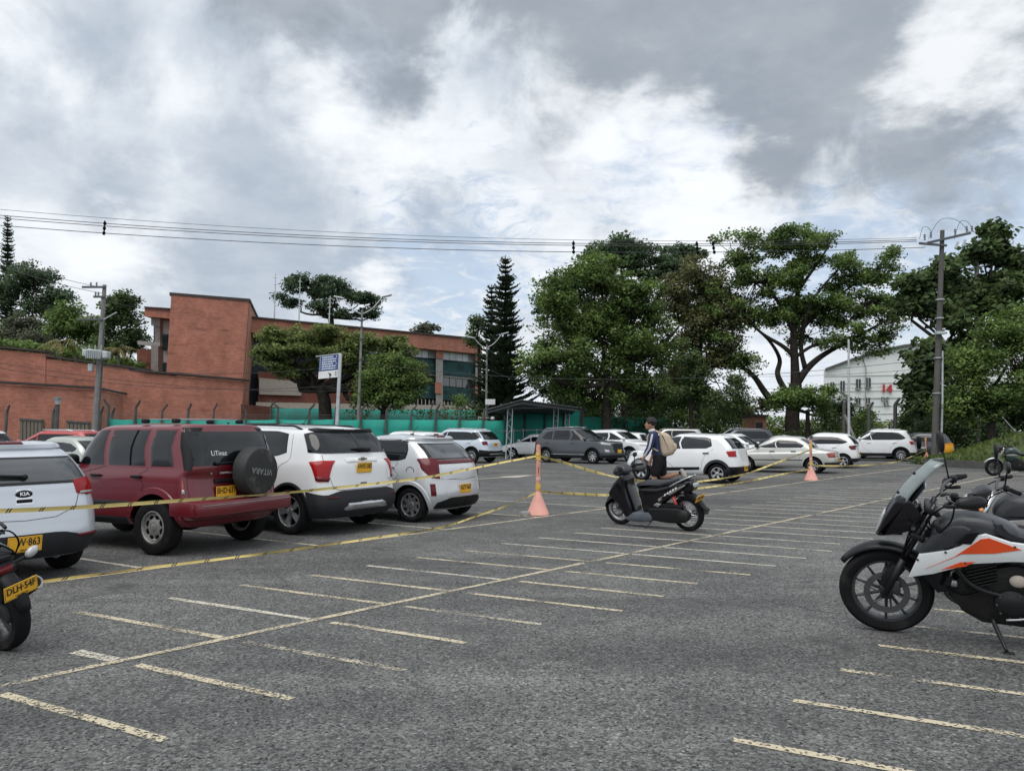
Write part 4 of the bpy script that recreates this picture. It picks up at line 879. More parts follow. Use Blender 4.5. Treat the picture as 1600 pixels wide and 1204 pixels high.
px_tree('large_leaved_tree', 'dark large-leaved tree behind the tall utility pole', 'tree', 1500, 46, [(1500, 650, .28), (1500, 600, .22)],
        [(1556, 366, 16, 16, 0, 26), (1535, 395, 30, 22, 0, 60), (1580, 420, 36, 36, 0, 90), (1485, 425, 30, 30, 0, 75), (1500, 465, 34, 20, 0, 60), (1545, 470, 55, 42, 0, 100), (1460, 500, 42, 34, 0, 70), (1452, 560, 28, 28, -1, 60), (1446, 600, 24, 26, -1, 52), (1430, 470, 26, 26, 0, 40), (1500, 560, 45, 45, 0, 80), (1600, 500, 45, 55, 0, 75), (1425, 440, 24, 24, 0, 28), (1440, 625, 28, 18, -1, 26)], 'leaf_dark', size=.50, seed=31, clump=.6, shell=.5, dens=.95, group=LEAFY, droop=.4, twigs=.7)
px_tree('pale_green_tree', 'olive green bushy tree above the grass bank', 'tree', 1560, 36, [(1548, 680, .20), (1552, 640, .16)],
        [(1570, 520, 48, 36, 0, 110), (1530, 570, 45, 42, 0, 120), (1590, 580, 45, 55, 0, 130), (1510, 620, 40, 36, 0, 95), (1560, 630, 50, 30, 0, 95), (1620, 520, 40, 50, 1, 80), (1475, 640, 26, 24, 1, 45)], 'leaf_mid', size=.20, seed=32, clump=.42, shell=.5, group=LEAFY, twigs=.8)
px_tree('round_bushy_tree', 'low rounded dark tree in front of the spreading tree trunk', 'tree', 1262, 50, [(1262, 660, .14), (1262, 640, .12)],
        [(1240, 622, 34, 20, 0, 95), (1275, 620, 26, 24, 0, 75), (1222, 632, 18, 14, 0, 38), (1285, 640, 16, 14, 0, 36)], 'leaf_mid', size=.24, seed=33, clump=.4, group=LEAFY)
px_tree('slender_tree', 'slender dark tree with twin stems behind the white hatchback', 'tree', 1080, 50, [(1080, 650, .13), (1078, 600, .11), (1080, 560, .08)],
        [(1075, 560, 26, 34, 0, 44), (1098, 590, 32, 30, 0, 52), (1062, 610, 30, 26, 0, 50), (1110, 620, 34, 24, 0, 56), (1140, 600, 28, 26, 1, 36), (1150, 635, 26, 18, 1, 36)], 'leaf_dark', size=.24, seed=34, clump=.45, group=LEAFY, twigs=1.0)
px_tree('small_sapling', 'low reddish sapling behind the brick booth', 'tree', 1190, 60, [(1190, 660, .08), (1190, 645, .06)], [(1190, 634, 15, 14, 0, 26), (1172, 645, 14, 10, 0, 18)], 'leaf_brown', size=.24, seed=35, clump=.35)
px_tree('umbrella_tree', 'flat-topped umbrella tree with leaning dark trunk before the school', 'tree', 508, 50, [(508, 640, .42), (505, 618, .38), (500, 606, .34)],
        [(440, 528, 42, 14, 0, 110), (500, 520, 45, 13, 0, 110), (425, 555, 28, 16, -1, 70), (470, 550, 40, 12, -1, 85), (560, 535, 46, 14, 0, 110), (610, 545, 38, 16, 0, 90), (540, 555, 42, 12, -1, 80), (600, 575, 40, 15, -1, 85), (440, 580, 30, 12, -1, 55), (560, 580, 34, 12, 0, 60), (640, 590, 24, 16, -1, 55), (480, 575, 26, 9, 1, 36), (420, 530, 24, 20, 0, 60), (625, 565, 30, 24, 0, 80), (650, 575, 16, 18, 0, 34), (520, 545, 60, 16, 1, 90), (580, 600, 30, 16, -1, 50)], 'leaf_light', size=.23, seed=41, clump=.45, shell=.6, group=LEAFY, flat=.35, twigs=.7)
px_tree('shade_tree', 'dense dark low tree right of the umbrella tree', 'tree', 600, 47, [(598, 655, .18), (600, 635, .15)],
        [(590, 595, 32, 24, 0, 95), (622, 600, 34, 26, 0, 105), (605, 625, 36, 16, 0, 75), (640, 618, 20, 16, 0, 45), (575, 615, 22, 22, 0, 50), (650, 600, 16, 12, 0, 30), (620, 570, 32, 18, 0, 70), (590, 575, 26, 18, 0, 50)], 'leaf_mid', size=.22, seed=42, clump=.42, group=LEAFY)
px_tree('rooftop_tree', 'dark feathery tree rising above the school roof', 'tree', 520, 96, [(518, 520, .4), (515, 495, .3)],
        [(480, 450, 36, 16, 0, 85), (450, 470, 20, 14, 0, 40), (470, 438, 22, 8, 0, 40), (525, 455, 34, 18, 0, 90), (560, 470, 34, 18, 0, 80), (510, 440, 20, 8, 0, 36), (580, 490, 18, 14, 0, 40), (500, 480, 30, 12, 0, 50), (548, 492, 30, 9, 0, 44)], 'leaf_bluish', size=.42, seed=43, clump=.75, group=LEAFY, flat=.4, twigs=.9)
px_tree('distant_tree', 'small round tree top just above the school roof', 'tree', 668, 112, [(668, 560, .3), (668, 530, .25)], [(668, 515, 17, 8, 0, 46), (655, 520, 10, 6, 0, 20)], 'leaf_grey', size=.45, seed=44, clump=.7)
px_tree('pine_side_tree', 'thin-leaved tree peeking out left of the tall pine', 'tree', 748, 64, [(750, 640, .2), (748, 540, .12)], [(746, 508, 11, 14, 0, 26), (742, 530, 10, 12, 0, 20)], 'leaf_dark', size=.3, seed=45, clump=.5)
# wood on the left hill
for k, (lab, bx, Y, lob, m, nm) in enumerate((
    ('dark tree mass at the left edge above the brick wall', 45, 80, [(55, 440, 50, 26, 0, 150), (20, 470, 40, 40, 0, 120), (90, 465, 26, 22, 0, 60), (60, 490, 45, 30, 0, 120)], 'leaf_bluish', 'hillside_tree'),
    ('dense green tree right of the dark left tree mass', 105, 76, [(110, 500, 36, 26, 0, 110), (140, 520, 34, 28, 0, 105), (90, 530, 40, 28, 0, 110), (130, 560, 45, 26, 0, 110)], 'leaf_mid', 'hillside_tree'),
    ('round-topped tree behind the utility pole', 190, 72, [(190, 475, 26, 20, 0, 80), (200, 500, 26, 22, 0, 75), (178, 510, 22, 22, 0, 55), (195, 540, 30, 26, 0, 85), (212, 530, 14, 18, 0, 28), (165, 550, 30, 30, 0, 80)], 'leaf_dark', 'hillside_tree'),
    ('greyish thin tree above the brick wall', 25, 66, [(30, 510, 26, 24, 0, 56), (10, 540, 28, 26, 0, 60), (50, 535, 24, 20, 0, 50)], 'leaf_grey', 'hillside_tree'),
    ('low green shrub mass just above the brick wall coping', 70, 62, [(70, 558, 50, 14, 0, 90), (120, 562, 50, 16, 0, 90), (190, 570, 40, 14, 0, 70), (20, 550, 40, 16, 0, 70)], 'leaf_mid', 'hillside_shrub'))):
    px_tree(nm, lab, 'tree', bx, Y, [(bx, 640, .3), (bx, 570, .22)], lob, m, size=.36, seed=51 + k, clump=.65, group='trees on the left hill', shell=.45)
def palm(name, label, px, py, Y, r, n, seed, m='leaf_palm'):
    rr = random.Random(seed); b = at(px, 690, Y); b.z = 0; t = at(px, py, Y) - b; e = empty(name, b)
    MB().tube([Vector(), t * .5, t], [.16, .13, .11], 7).build('trunk', M['bark_grey'], e, smooth=True); c = MB()
    for k in range(n):
        a = 2 * pi * k / n + rr.uniform(-.2, .2); L = r * rr.uniform(.8, 1.15); el = rr.uniform(.1, 1.0); prev = None
        for i in range(9):
            u = i / 8; p = t + Vector((cos(a) * L * u, sin(a) * L * u, L * (el * u - .95 * u * u)))
            if prev is not None:
                d = (p - prev).normalized(); s = d.cross(Vector((0, 0, 1))).normalized(); w = r * .30 * sin(pi * min(1, u * .9 + .1))
                for sg in (-1, 1): c.add([prev, p, p + s * sg * w + Vector((0, 0, -w * .5)) + d * w * .4], [(0, 1, 2)])
            prev = p
    c.build('crown', M[m], e); tag(e, label, 'palm', 'palms above the brick wall')
palm('palm', 'pale dry palm above the middle of the brick wall', 94, 535, 58, 1.6, 13, 1); palm('palm', 'orange dry palm right of the utility pole', 185, 545, 60, 1.4, 13, 2); palm('palm', 'green palm between the two dry palms', 118, 545, 60, 1.3, 12, 3, 'leaf_mid')
def norfolk(name, label, px, top, Y, wid, seed, base_py=655, start=.04):
    """whorls of upswept branches down a straight trunk"""
    rr = random.Random(seed); b = at(px, 690, Y); b.z = 0; t = at(px + 3 * 0, top, Y) - b; e = empty(name, b); H = t.z
    MB().tube([Vector(), t * .5, t], [.28, .18, .03], 8).build('trunk', M['bark'], e, smooth=True); c = MB(); k = Y / F_PX; R = wid * k
    n = int(H / .36)
    for i in range(n):
        f = min(.995, start + (1 - start) * (i + rr.uniform(-.3, .3)) / n); z = H * f; Lb = R * (1 - f) ** .75 * rr.uniform(.72, 1.15) + .12; o = t * f; m = rr.randint(9, 12); a0 = rr.random() * 6
        for j in range(m):
            a = a0 + 2 * pi * j / m + rr.uniform(-.15, .15); L = Lb * rr.uniform(.65, 1.15); lift = rr.uniform(.16, .40); pv = o; S_ = 6
            for s in range(1, S_ + 1):
                u = s / S_; p = o + Vector((cos(a) * L * u, sin(a) * L * u, L * (.02 * u + lift * u * u)))
                d = (p - pv).normalized(); q = d.cross(Vector((0, 0, 1))).normalized(); w = (.10 + .34 * L * sin(pi * min(1, .15 + u * .8)) * .5)
                c.add([pv, p, p + q * w + d * w * .8 + Vector((0, 0, w * .35)), pv + q * w * .6 + Vector((0, 0, w * .2))], [(0, 1, 2, 3)]); c.add([p, pv, pv - q * w * .6 + Vector((0, 0, w * .2)), p - q * w + d * w * .8 + Vector((0, 0, w * .35))], [(0, 1, 2, 3)])
                c.add([pv - Vector((0, 0, .05)), p - Vector((0, 0, .05)), p + Vector((0, 0, .09)), pv + Vector((0, 0, .09))], [(0, 1, 2, 3)]); pv = p
            c.add([pv, pv + Vector((cos(a) * .08 + .03, sin(a) * .08, .22)), pv + Vector((cos(a) * .2, sin(a) * .2, .18))], [(0, 1, 2)])
    c.build('crown', M['leaf_pine'], e); tag(e, label, 'pine tree', 'tall pines')
norfolk('tall_pine', 'tall dark conical pine, the highest one beside the shelter', 790, 399, 60, 52, 1); norfolk('tall_pine', 'second, lower conical pine left of the highest one', 768, 444, 62, 40, 2); norfolk('tall_pine', 'conical pine at the left edge of the picture', 12, 336, 84, 26, 3)
# hedges, shrubs
def shrub(name, label, px, py, Y, w, h, n, m, size=.2, seed=1, clump=.3, group=None, cat='shrub'):
    rr = random.Random(seed); b = at(px, 690, Y); b.z = 0; k = Y / F_PX; top = at(px, py, Y).z; e = empty(name, b); c = MB(); t = MB()
    for i in range(5): limb(t, rr, (rr.uniform(-.3, .3), rr.uniform(-.2, .2), 0), (rr.uniform(-1, 1) * w * k * .6, rr.uniform(-.6, .6), top * rr.uniform(.5, .85)), .05, .012, .08, 4, 5)
    for _ in range(n):
        p = Vector((rr.uniform(-1, 1) * w * k, rr.gauss(0, .55), top * (1 - rr.random() ** 1.3 * .95) - .15)); p.z -= abs(p.x / (w * k)) ** 3 * top * .25; leaves(c, rr, p, clump, rr.randint(26, 42), size)
    t.build('stem', M['bark'], e); leaf_mesh(c, 'foliage', M[m], e); tag(e, label, cat, group)
shrub('hedge', 'bright yellow-green hedge left of the thin steel pole', 1252, 656, 58, 62, 20, 190, 'leaf_yellow', .22, 61, cat='hedge', group='clipped hedges'); shrub('hedge', 'yellow-green hedge below the white hall', 1395, 656, 58, 60, 20, 180, 'leaf_yellow', .22, 62, cat='hedge', group='clipped hedges')
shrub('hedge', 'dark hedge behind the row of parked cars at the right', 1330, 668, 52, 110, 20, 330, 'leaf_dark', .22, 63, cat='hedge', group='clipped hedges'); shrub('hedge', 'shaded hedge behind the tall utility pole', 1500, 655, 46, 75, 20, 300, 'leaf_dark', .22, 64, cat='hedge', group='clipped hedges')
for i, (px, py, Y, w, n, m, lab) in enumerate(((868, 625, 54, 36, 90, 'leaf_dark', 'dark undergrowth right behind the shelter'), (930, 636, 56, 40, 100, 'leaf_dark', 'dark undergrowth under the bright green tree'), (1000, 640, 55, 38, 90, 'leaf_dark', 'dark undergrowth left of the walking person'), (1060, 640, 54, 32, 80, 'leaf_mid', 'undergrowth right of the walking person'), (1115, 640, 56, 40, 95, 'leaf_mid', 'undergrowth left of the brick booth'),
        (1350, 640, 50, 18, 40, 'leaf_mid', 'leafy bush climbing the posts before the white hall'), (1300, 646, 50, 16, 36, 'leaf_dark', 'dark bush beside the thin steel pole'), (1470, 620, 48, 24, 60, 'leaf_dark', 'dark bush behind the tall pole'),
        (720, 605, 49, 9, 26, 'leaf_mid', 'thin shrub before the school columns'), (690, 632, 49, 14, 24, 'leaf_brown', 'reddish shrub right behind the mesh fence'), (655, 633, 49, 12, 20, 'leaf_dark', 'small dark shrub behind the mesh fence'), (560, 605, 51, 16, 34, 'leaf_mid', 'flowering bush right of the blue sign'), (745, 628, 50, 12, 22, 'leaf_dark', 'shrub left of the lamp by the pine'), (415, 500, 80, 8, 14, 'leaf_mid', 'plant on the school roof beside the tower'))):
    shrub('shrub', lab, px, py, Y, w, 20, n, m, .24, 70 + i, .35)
for i, (px, Y, lob, m, lab) in enumerate((
    (860, 60, [(858, 610, 26, 40, 0, 80), (880, 640, 30, 28, 0, 70)], 'leaf_dark', 'small dark tree just right of the shelter roof'), (915, 62, [(905, 605, 32, 42, 0, 95), (925, 640, 36, 26, 0, 80)], 'leaf_mid', 'low leafy tree under the left of the bright green crown'),
    (1000, 63, [(985, 615, 36, 40, 0, 100), (1020, 620, 34, 40, 0, 95), (1000, 645, 40, 22, 0, 80)], 'leaf_dark', 'low dark tree behind the head of the person'), (1055, 61, [(1050, 600, 32, 45, 0, 95), (1068, 640, 34, 26, 0, 75)], 'leaf_mid', 'low leafy tree right of the person, under the rusty crown'),
    (1120, 63, [(1110, 640, 36, 26, 0, 80), (1145, 648, 30, 20, 0, 60)], 'leaf_dark', 'low dark tree left of the brick booth'), (1160, 64, [(1165, 650, 30, 18, 0, 55), (1150, 625, 16, 20, 0, 24)], 'leaf_mid', 'low thin tree behind the brick booth'),
    (1310, 58, [(1305, 640, 30, 24, 0, 60), (1340, 650, 34, 18, 0, 60)], 'leaf_dark', 'low dark tree at the foot of the white hall, left corner'), (1450, 52, [(1440, 660, 34, 24, 0, 70), (1475, 640, 30, 30, 0, 70)], 'leaf_dark', 'low dark tree right behind the tall utility pole'),
    (1540, 50, [(1520, 650, 40, 34, 0, 100), (1575, 640, 45, 40, 0, 110), (1620, 640, 40, 50, 0, 90)], 'leaf_dark', 'dark thicket at the right edge above the grass bank'))):
    px_tree('understory_tree', lab, 'tree', px, Y, [(px, 670, .12), (px, 645, .09)], lob, m, size=.27, seed=101 + i, clump=.5, group='low trees behind the parked cars', shell=.5)
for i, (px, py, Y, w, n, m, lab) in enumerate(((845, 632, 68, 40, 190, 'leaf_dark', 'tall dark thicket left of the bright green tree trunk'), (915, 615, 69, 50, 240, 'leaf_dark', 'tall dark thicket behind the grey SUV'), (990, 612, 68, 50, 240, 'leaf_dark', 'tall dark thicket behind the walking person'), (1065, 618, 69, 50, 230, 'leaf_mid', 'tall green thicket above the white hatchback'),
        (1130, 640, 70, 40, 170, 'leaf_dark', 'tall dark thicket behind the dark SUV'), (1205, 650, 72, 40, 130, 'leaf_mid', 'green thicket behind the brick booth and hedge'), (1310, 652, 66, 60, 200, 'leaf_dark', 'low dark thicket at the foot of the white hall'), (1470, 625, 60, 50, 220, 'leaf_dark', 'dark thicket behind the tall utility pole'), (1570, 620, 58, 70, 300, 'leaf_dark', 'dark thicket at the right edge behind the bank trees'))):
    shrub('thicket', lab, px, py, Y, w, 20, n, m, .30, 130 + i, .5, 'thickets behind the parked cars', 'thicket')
# low weeds along the foot of the bank
shrub('weed_clump', 'low weed clump at the kerb beside the orange post', 1440, 712, 36, 12, 8, 26, 'leaf_mid', .14, 90, .14)
# ------------------------------------------------------------------ cars
def pchip(ys):
    n = len(ys); d = [ys[i + 1] - ys[i] for i in range(n - 1)]; m = [d[0]] + [0 if d[i - 1] * d[i] <= 0 else 2 * d[i - 1] * d[i] / (d[i - 1] + d[i]) for i in range(1, n - 1)] + [d[-1]]
    def f(t):
        t = min(max(t, 0), n - 1 - 1e-9); i = int(t); u = t - i
        return ys[i] * (2 * u ** 3 - 3 * u * u + 1) + m[i] * (u ** 3 - 2 * u * u + u) + ys[i + 1] * (3 * u * u - 2 * u ** 3) + m[i + 1] * (u ** 3 - u * u)
    return f
class Shape:
    """body surface P(s, t): s runs round half the plan outline (0 rear centre, .3-.7 side, 1 front centre; s<0 and s>1 mirror), t climbs the levels"""
    def __init__(s, lv, nr=4.2, nf=3.2, barrel=.018):
        s.lv = lv; s.fn = [pchip([r[k] for r in lv]) for k in range(7)]; s.memo = {}; s.nr, s.nf = nr, nf; s.barrel = barrel; s.top = len(lv) - 1
        s.L = max(r[3] for r in lv)
    def P(s, q, t):
        if q < 0: v = s.P(-q, t); v.y = -v.y; return v
        if q > 1: v = s.P(2 - q, t); v.y = -v.y; return v
        e = s.memo.get(t)
        if e is None: e = s.memo[t] = [f(t) for f in s.fn]
        zr, zf, xr, xf, w, Lr, Lf = e
        cor = s.cor
        if q < .3: X, Y = cor(q / .3 * pi / 2, s.nr); x, y = xr + Lr * (1 - X), w * Y
        elif q <= .7: x, y = xr + Lr + (xf - Lf - xr - Lr) * (q - .3) / .4, w
        else: X, Y = cor((1 - q) / .3 * pi / 2, s.nf); x, y = xf - Lf * (1 - X), w * Y
        y *= 1 - s.barrel * ((x - s.L * .5) / (s.L * .5)) ** 2
        return Vector((x, y, zr + (zf - zr) * (x - xr) / (xf - xr)))
    def bis(s, f, a, b, n=26):
        fa = f(a)
        for _ in range(n):
            m = (a + b) / 2; fm = f(m)
            if (fm > 0) == (fa > 0): a = m
            else: b = m
        return (a + b) / 2
    def s_of_x(s, x, t):
        xr, xf, Lr, Lf = s.fn[2](t), s.fn[3](t), s.fn[5](t), s.fn[6](t); a, b = xr + Lr, xf - Lf
        if a <= x <= b: return .3 + .4 * (x - a) / (b - a)
        if x < a: return s.bis(lambda q: xr + Lr * (1 - s.cor(q / .3 * pi / 2, s.nr)[0]) - x, .0, .3, 14) if x > xr else .0
        return s.bis(lambda q: xf - Lf * (1 - s.cor((1 - q) / .3 * pi / 2, s.nf)[0]) - x, .7, 1.0, 14) if x < xf else 1.0
    @staticmethod
    def cor(a, n): N = (abs(cos(a)) ** n + abs(sin(a)) ** n) ** (1 / n); return cos(a) / N, sin(a) / N
    def s_of_y(s, y, t, front=False):
        w = max(1e-4, s.fn[4](t) * (1 - s.barrel)); a = min(abs(y) / w, .9999)
        q = s.bis(lambda q: s.cor((1 - q) / .3 * pi / 2, s.nf)[1] - a, .7, 1.0, 14) if front else s.bis(lambda q: s.cor(q / .3 * pi / 2, s.nr)[1] - a, 0, .3, 14)
        return (2 - q if y < 0 else q) if front else (-q if y < 0 else q)
    def solve(s, kind, a, z):
        g = {'s': lambda t: s.s_of_x(a, t), 'r': lambda t: s.s_of_y(a, t), 'f': lambda t: s.s_of_y(a, t, True)}[kind]
        t = s.bis(lambda t: s.P(g(t), t).z - z, 1.0, s.top - .02, 15); return g(t), t
    def N(s, q, t):
        e = 1e-3; a = s.P(q + e, t) - s.P(q - e, t); b = s.P(q, min(t + e * 4, s.top)) - s.P(q, t - e * 4); n = a.cross(b)
        if n.length < 1e-12: return Vector((0, 0, 1))
        n.normalize(); p = s.P(q, t); c = Vector((s.L * .5, 0, .55))
        return n if n.dot(Vector(((p.x - c.x) * .25, p.y, p.z - c.z))) > 0 else -n
def resample(P, n):
    L = [0]
    for i in range(1, len(P)): L.append(L[-1] + sqrt((P[i][0] - P[i - 1][0]) ** 2 * 16 + (P[i][1] - P[i - 1][1]) ** 2) + 1e-6)
    out = []
    for k in range(n):
        d = L[-1] * k / (n - 1); i = 0
        while i < len(P) - 2 and L[i + 1] < d: i += 1
        u = (d - L[i]) / (L[i + 1] - L[i]); out.append((P[i][0] + (P[i + 1][0] - P[i][0]) * u, P[i][1] + (P[i + 1][1] - P[i][1]) * u))
    return out
def patch(sh, ox, top, bot, off=.006, n=12, m=5, flip=False):
    """panel laid on the body between a top and a bottom polyline of ('s', x, z) / ('r', y, z) / ('f', y, z) points"""
    T = resample([sh.solve(*p) for p in top], n); B = resample([sh.solve(*p) for p in bot], n); mb = MB(); rows = []; skirt = []
    for j in range(m):
        v = j / (m - 1); row = []
        for i in range(n):
            q = T[i][0] * (1 - v) + B[i][0] * v; t = T[i][1] * (1 - v) + B[i][1] * v; p = sh.P(q, t); nn = sh.N(q, t)
            edge = i in (0, n - 1) or j in (0, m - 1)
            row.append((p + nn * (off * (.45 if edge else 1)), p - nn * .012))
        rows.append(row)
    def fx(v): v = v.copy(); v.x -= ox; v.y = -v.y if flip else v.y; return v
    mb.grid([[fx(a) for a, _ in r] for r in rows])
    ring = [rows[0][i] for i in range(n)] + [rows[j][n - 1] for j in range(1, m)] + [rows[m - 1][i] for i in range(n - 2, -1, -1)] + [rows[j][0] for j in range(m - 2, 0, -1)]
    k = len(ring); mb.add([fx(a) for a, _ in ring] + [fx(b) for _, b in ring], [(i, (i + 1) % k, k + (i + 1) % k, k + i) for i in range(k)])
    return mb
def body_mesh(sh, ox, m, wells, cut_m, half, nt=34, ns=44):
    tt = [sh.top * i / nt for i in range(nt + 1)]; qs = []
    for i in range(ns + 1):
        u = i / ns; qs.append(u)
    ring = qs + [2 - q for q in reversed(qs[1:-1])]; n = len(ring); mb = MB()
    for t in tt:
        for q in ring: v = sh.P(q, t); mb.v.append((v.x - ox, v.y, v.z))
    for i in range(nt):
        for k in range(n): mb.f.append((i * n + k, i * n + (k + 1) % n, (i + 1) * n + (k + 1) % n, (i + 1) * n + k))
    me = mb.mesh('body', m); bm = bmesh.new(); bm.from_mesh(me); bmesh.ops.remove_doubles(bm, verts=bm.verts, dist=1e-4); bmesh.ops.dissolve_degenerate(bm, edges=bm.edges, dist=1e-5); bmesh.ops.recalc_face_normals(bm, faces=bm.faces); bm.to_mesh(me); bm.free()
    o = link('body', me); cb = MB()
    for (x, z, R) in wells:
        for sg in (-1, 1):
            Mx = Matrix.Translation((x, sg * (half + .05), z)) @ Matrix.Rotation(pi / 2 * sg, 4, 'X')
            cb.lathe([(0, 0), (R, 0), (R, .42), (0, .42)], 26, Mx)
    cm = cb.mesh('cut', cut_m); bm = bmesh.new(); bm.from_mesh(cm); bmesh.ops.remove_doubles(bm, verts=bm.verts, dist=1e-5); bmesh.ops.recalc_face_normals(bm, faces=bm.faces); bm.to_mesh(cm); bm.free()
    co = link('cut', cm); md = o.modifiers.new('b', 'BOOLEAN'); md.operation = 'DIFFERENCE'; md.object = co; md.solver = 'EXACT'
    try: md.material_mode = 'TRANSFER'
    except Exception: pass
    dg = bpy.context.evaluated_depsgraph_get(); res = bpy.data.meshes.new_from_object(o.evaluated_get(dg))
    bpy.data.objects.remove(o); bpy.data.objects.remove(co)
    if len(res.polygons) < 500: res = me
    res.polygons.foreach_set('use_smooth', [True] * len(res.polygons)); res.set_sharp_from_angle(angle=radians(38)); res.update()
    return res
_wheel = {}
def wheel_parts(R, W, rimR, style):
    key = (R, W, rimR, style)
    if key in _wheel: return _wheel[key]
    h = W / 2; prof = [(rimR, -h * .8), (rimR + .012, -h * .92), (R * .90, -h * 1.0), (R * .965, -h * .88), (R * .993, -h * .62), (R, -h * .3), (R, h * .3), (R * .993, h * .62), (R * .965, h * .88), (R * .90, h * 1.0), (rimR + .012, h * .92), (rimR, h * .8)]
    RX = Matrix.Rotation(-pi / 2, 4, 'X')                     # axis along +Y, outside face at +Y
    t = MB().lathe(prof, 36, RX); ty = t.mesh('tyre', M['rubber'], 40)
    b = MB(); b.lathe([(rimR + .004, h * .82), (rimR - .012, h * .86), (rimR - .022, h * .6), (rimR - .03, -h * .7), (rimR + .002, -h * .8)], 30, RX)
    spoke_m = {'steel': 'alloy_dull', 'five': 'alloy', 'blade': 'alloy', 'multi': 'alloy', 'dark': 'alloy_dark', 'seven': 'alloy'}[style]
    nsp = {'steel': 8, 'five': 5, 'blade': 8, 'multi': 10, 'dark': 5, 'seven': 7}[style]
    if style == 'steel':
        b.lathe([(rimR - .02, h * .5), (rimR * .80, h * .62), (rimR * .62, h * .50), (rimR * .42, h * .66), (rimR * .30, h * .70), (rimR * .28, h * .52), (0, h * .52)], 32, RX)
    for k in range(nsp):
        a = 2 * pi * k / nsp
        if style == 'steel': continue
        tw = .35 if style == 'blade' else 0.0
        for off in ((-.13, .13) if style == 'five' else (0,)):
            w0, w1 = {'five': (.022, .020), 'blade': (.040, .012), 'multi': (.014, .018), 'dark': (.03, .022), 'seven': (.03, .022)}[style]
            a0, a1 = a + off * .5, a + off + tw; p0 = Vector((cos(a0), 0, sin(a0))) * .05; p1 = Vector((cos(a1), 0, sin(a1))) * (rimR - .008)
            d = (p1 - p0).normalized(); q = Vector((-d.z, 0, d.x)); y0, y1 = h * .62, h * .78
            vs = [p0 + q * w0 + Vector((0, y0, 0)), p0 - q * w0 + Vector((0, y0, 0)), p1 - q * w1 + Vector((0, y1, 0)), p1 + q * w1 + Vector((0, y1, 0))]; vs += [v + q * s * .006 - Vector((0, .035, 0)) for v, s in zip(vs, (1, -1, -1, 1))]
            b.add(vs, [(0, 1, 2, 3), (0, 4, 5, 1), (1, 5, 6, 2), (2, 6, 7, 3), (3, 7, 4, 0)])
    b.lathe([(0, h * .78), (.03, h * .78), (.055, h * .70), (.058, h * .45)], 16, RX); rim = b.mesh('rim', M[spoke_m], 35)
    d = MB(); d.lathe([(0, h * .1), (rimR * .62, h * .1), (rimR * .64, 0), (rimR - .03, -h * .1)], 24, RX)
    if style == 'steel':
        for k in range(8): a = 2 * pi * k / 8 + .2; d.ell((cos(a) * rimR * .64, h * .545, sin(a) * rimR * .64), (.030, .008, .038), 10, 6, Matrix.Rotation(-a, 3, 'Y'))
    dk = d.mesh('hub', M['matte_black'], 40); _wheel[key] = (ty, rim, dk); return _wheel[key]
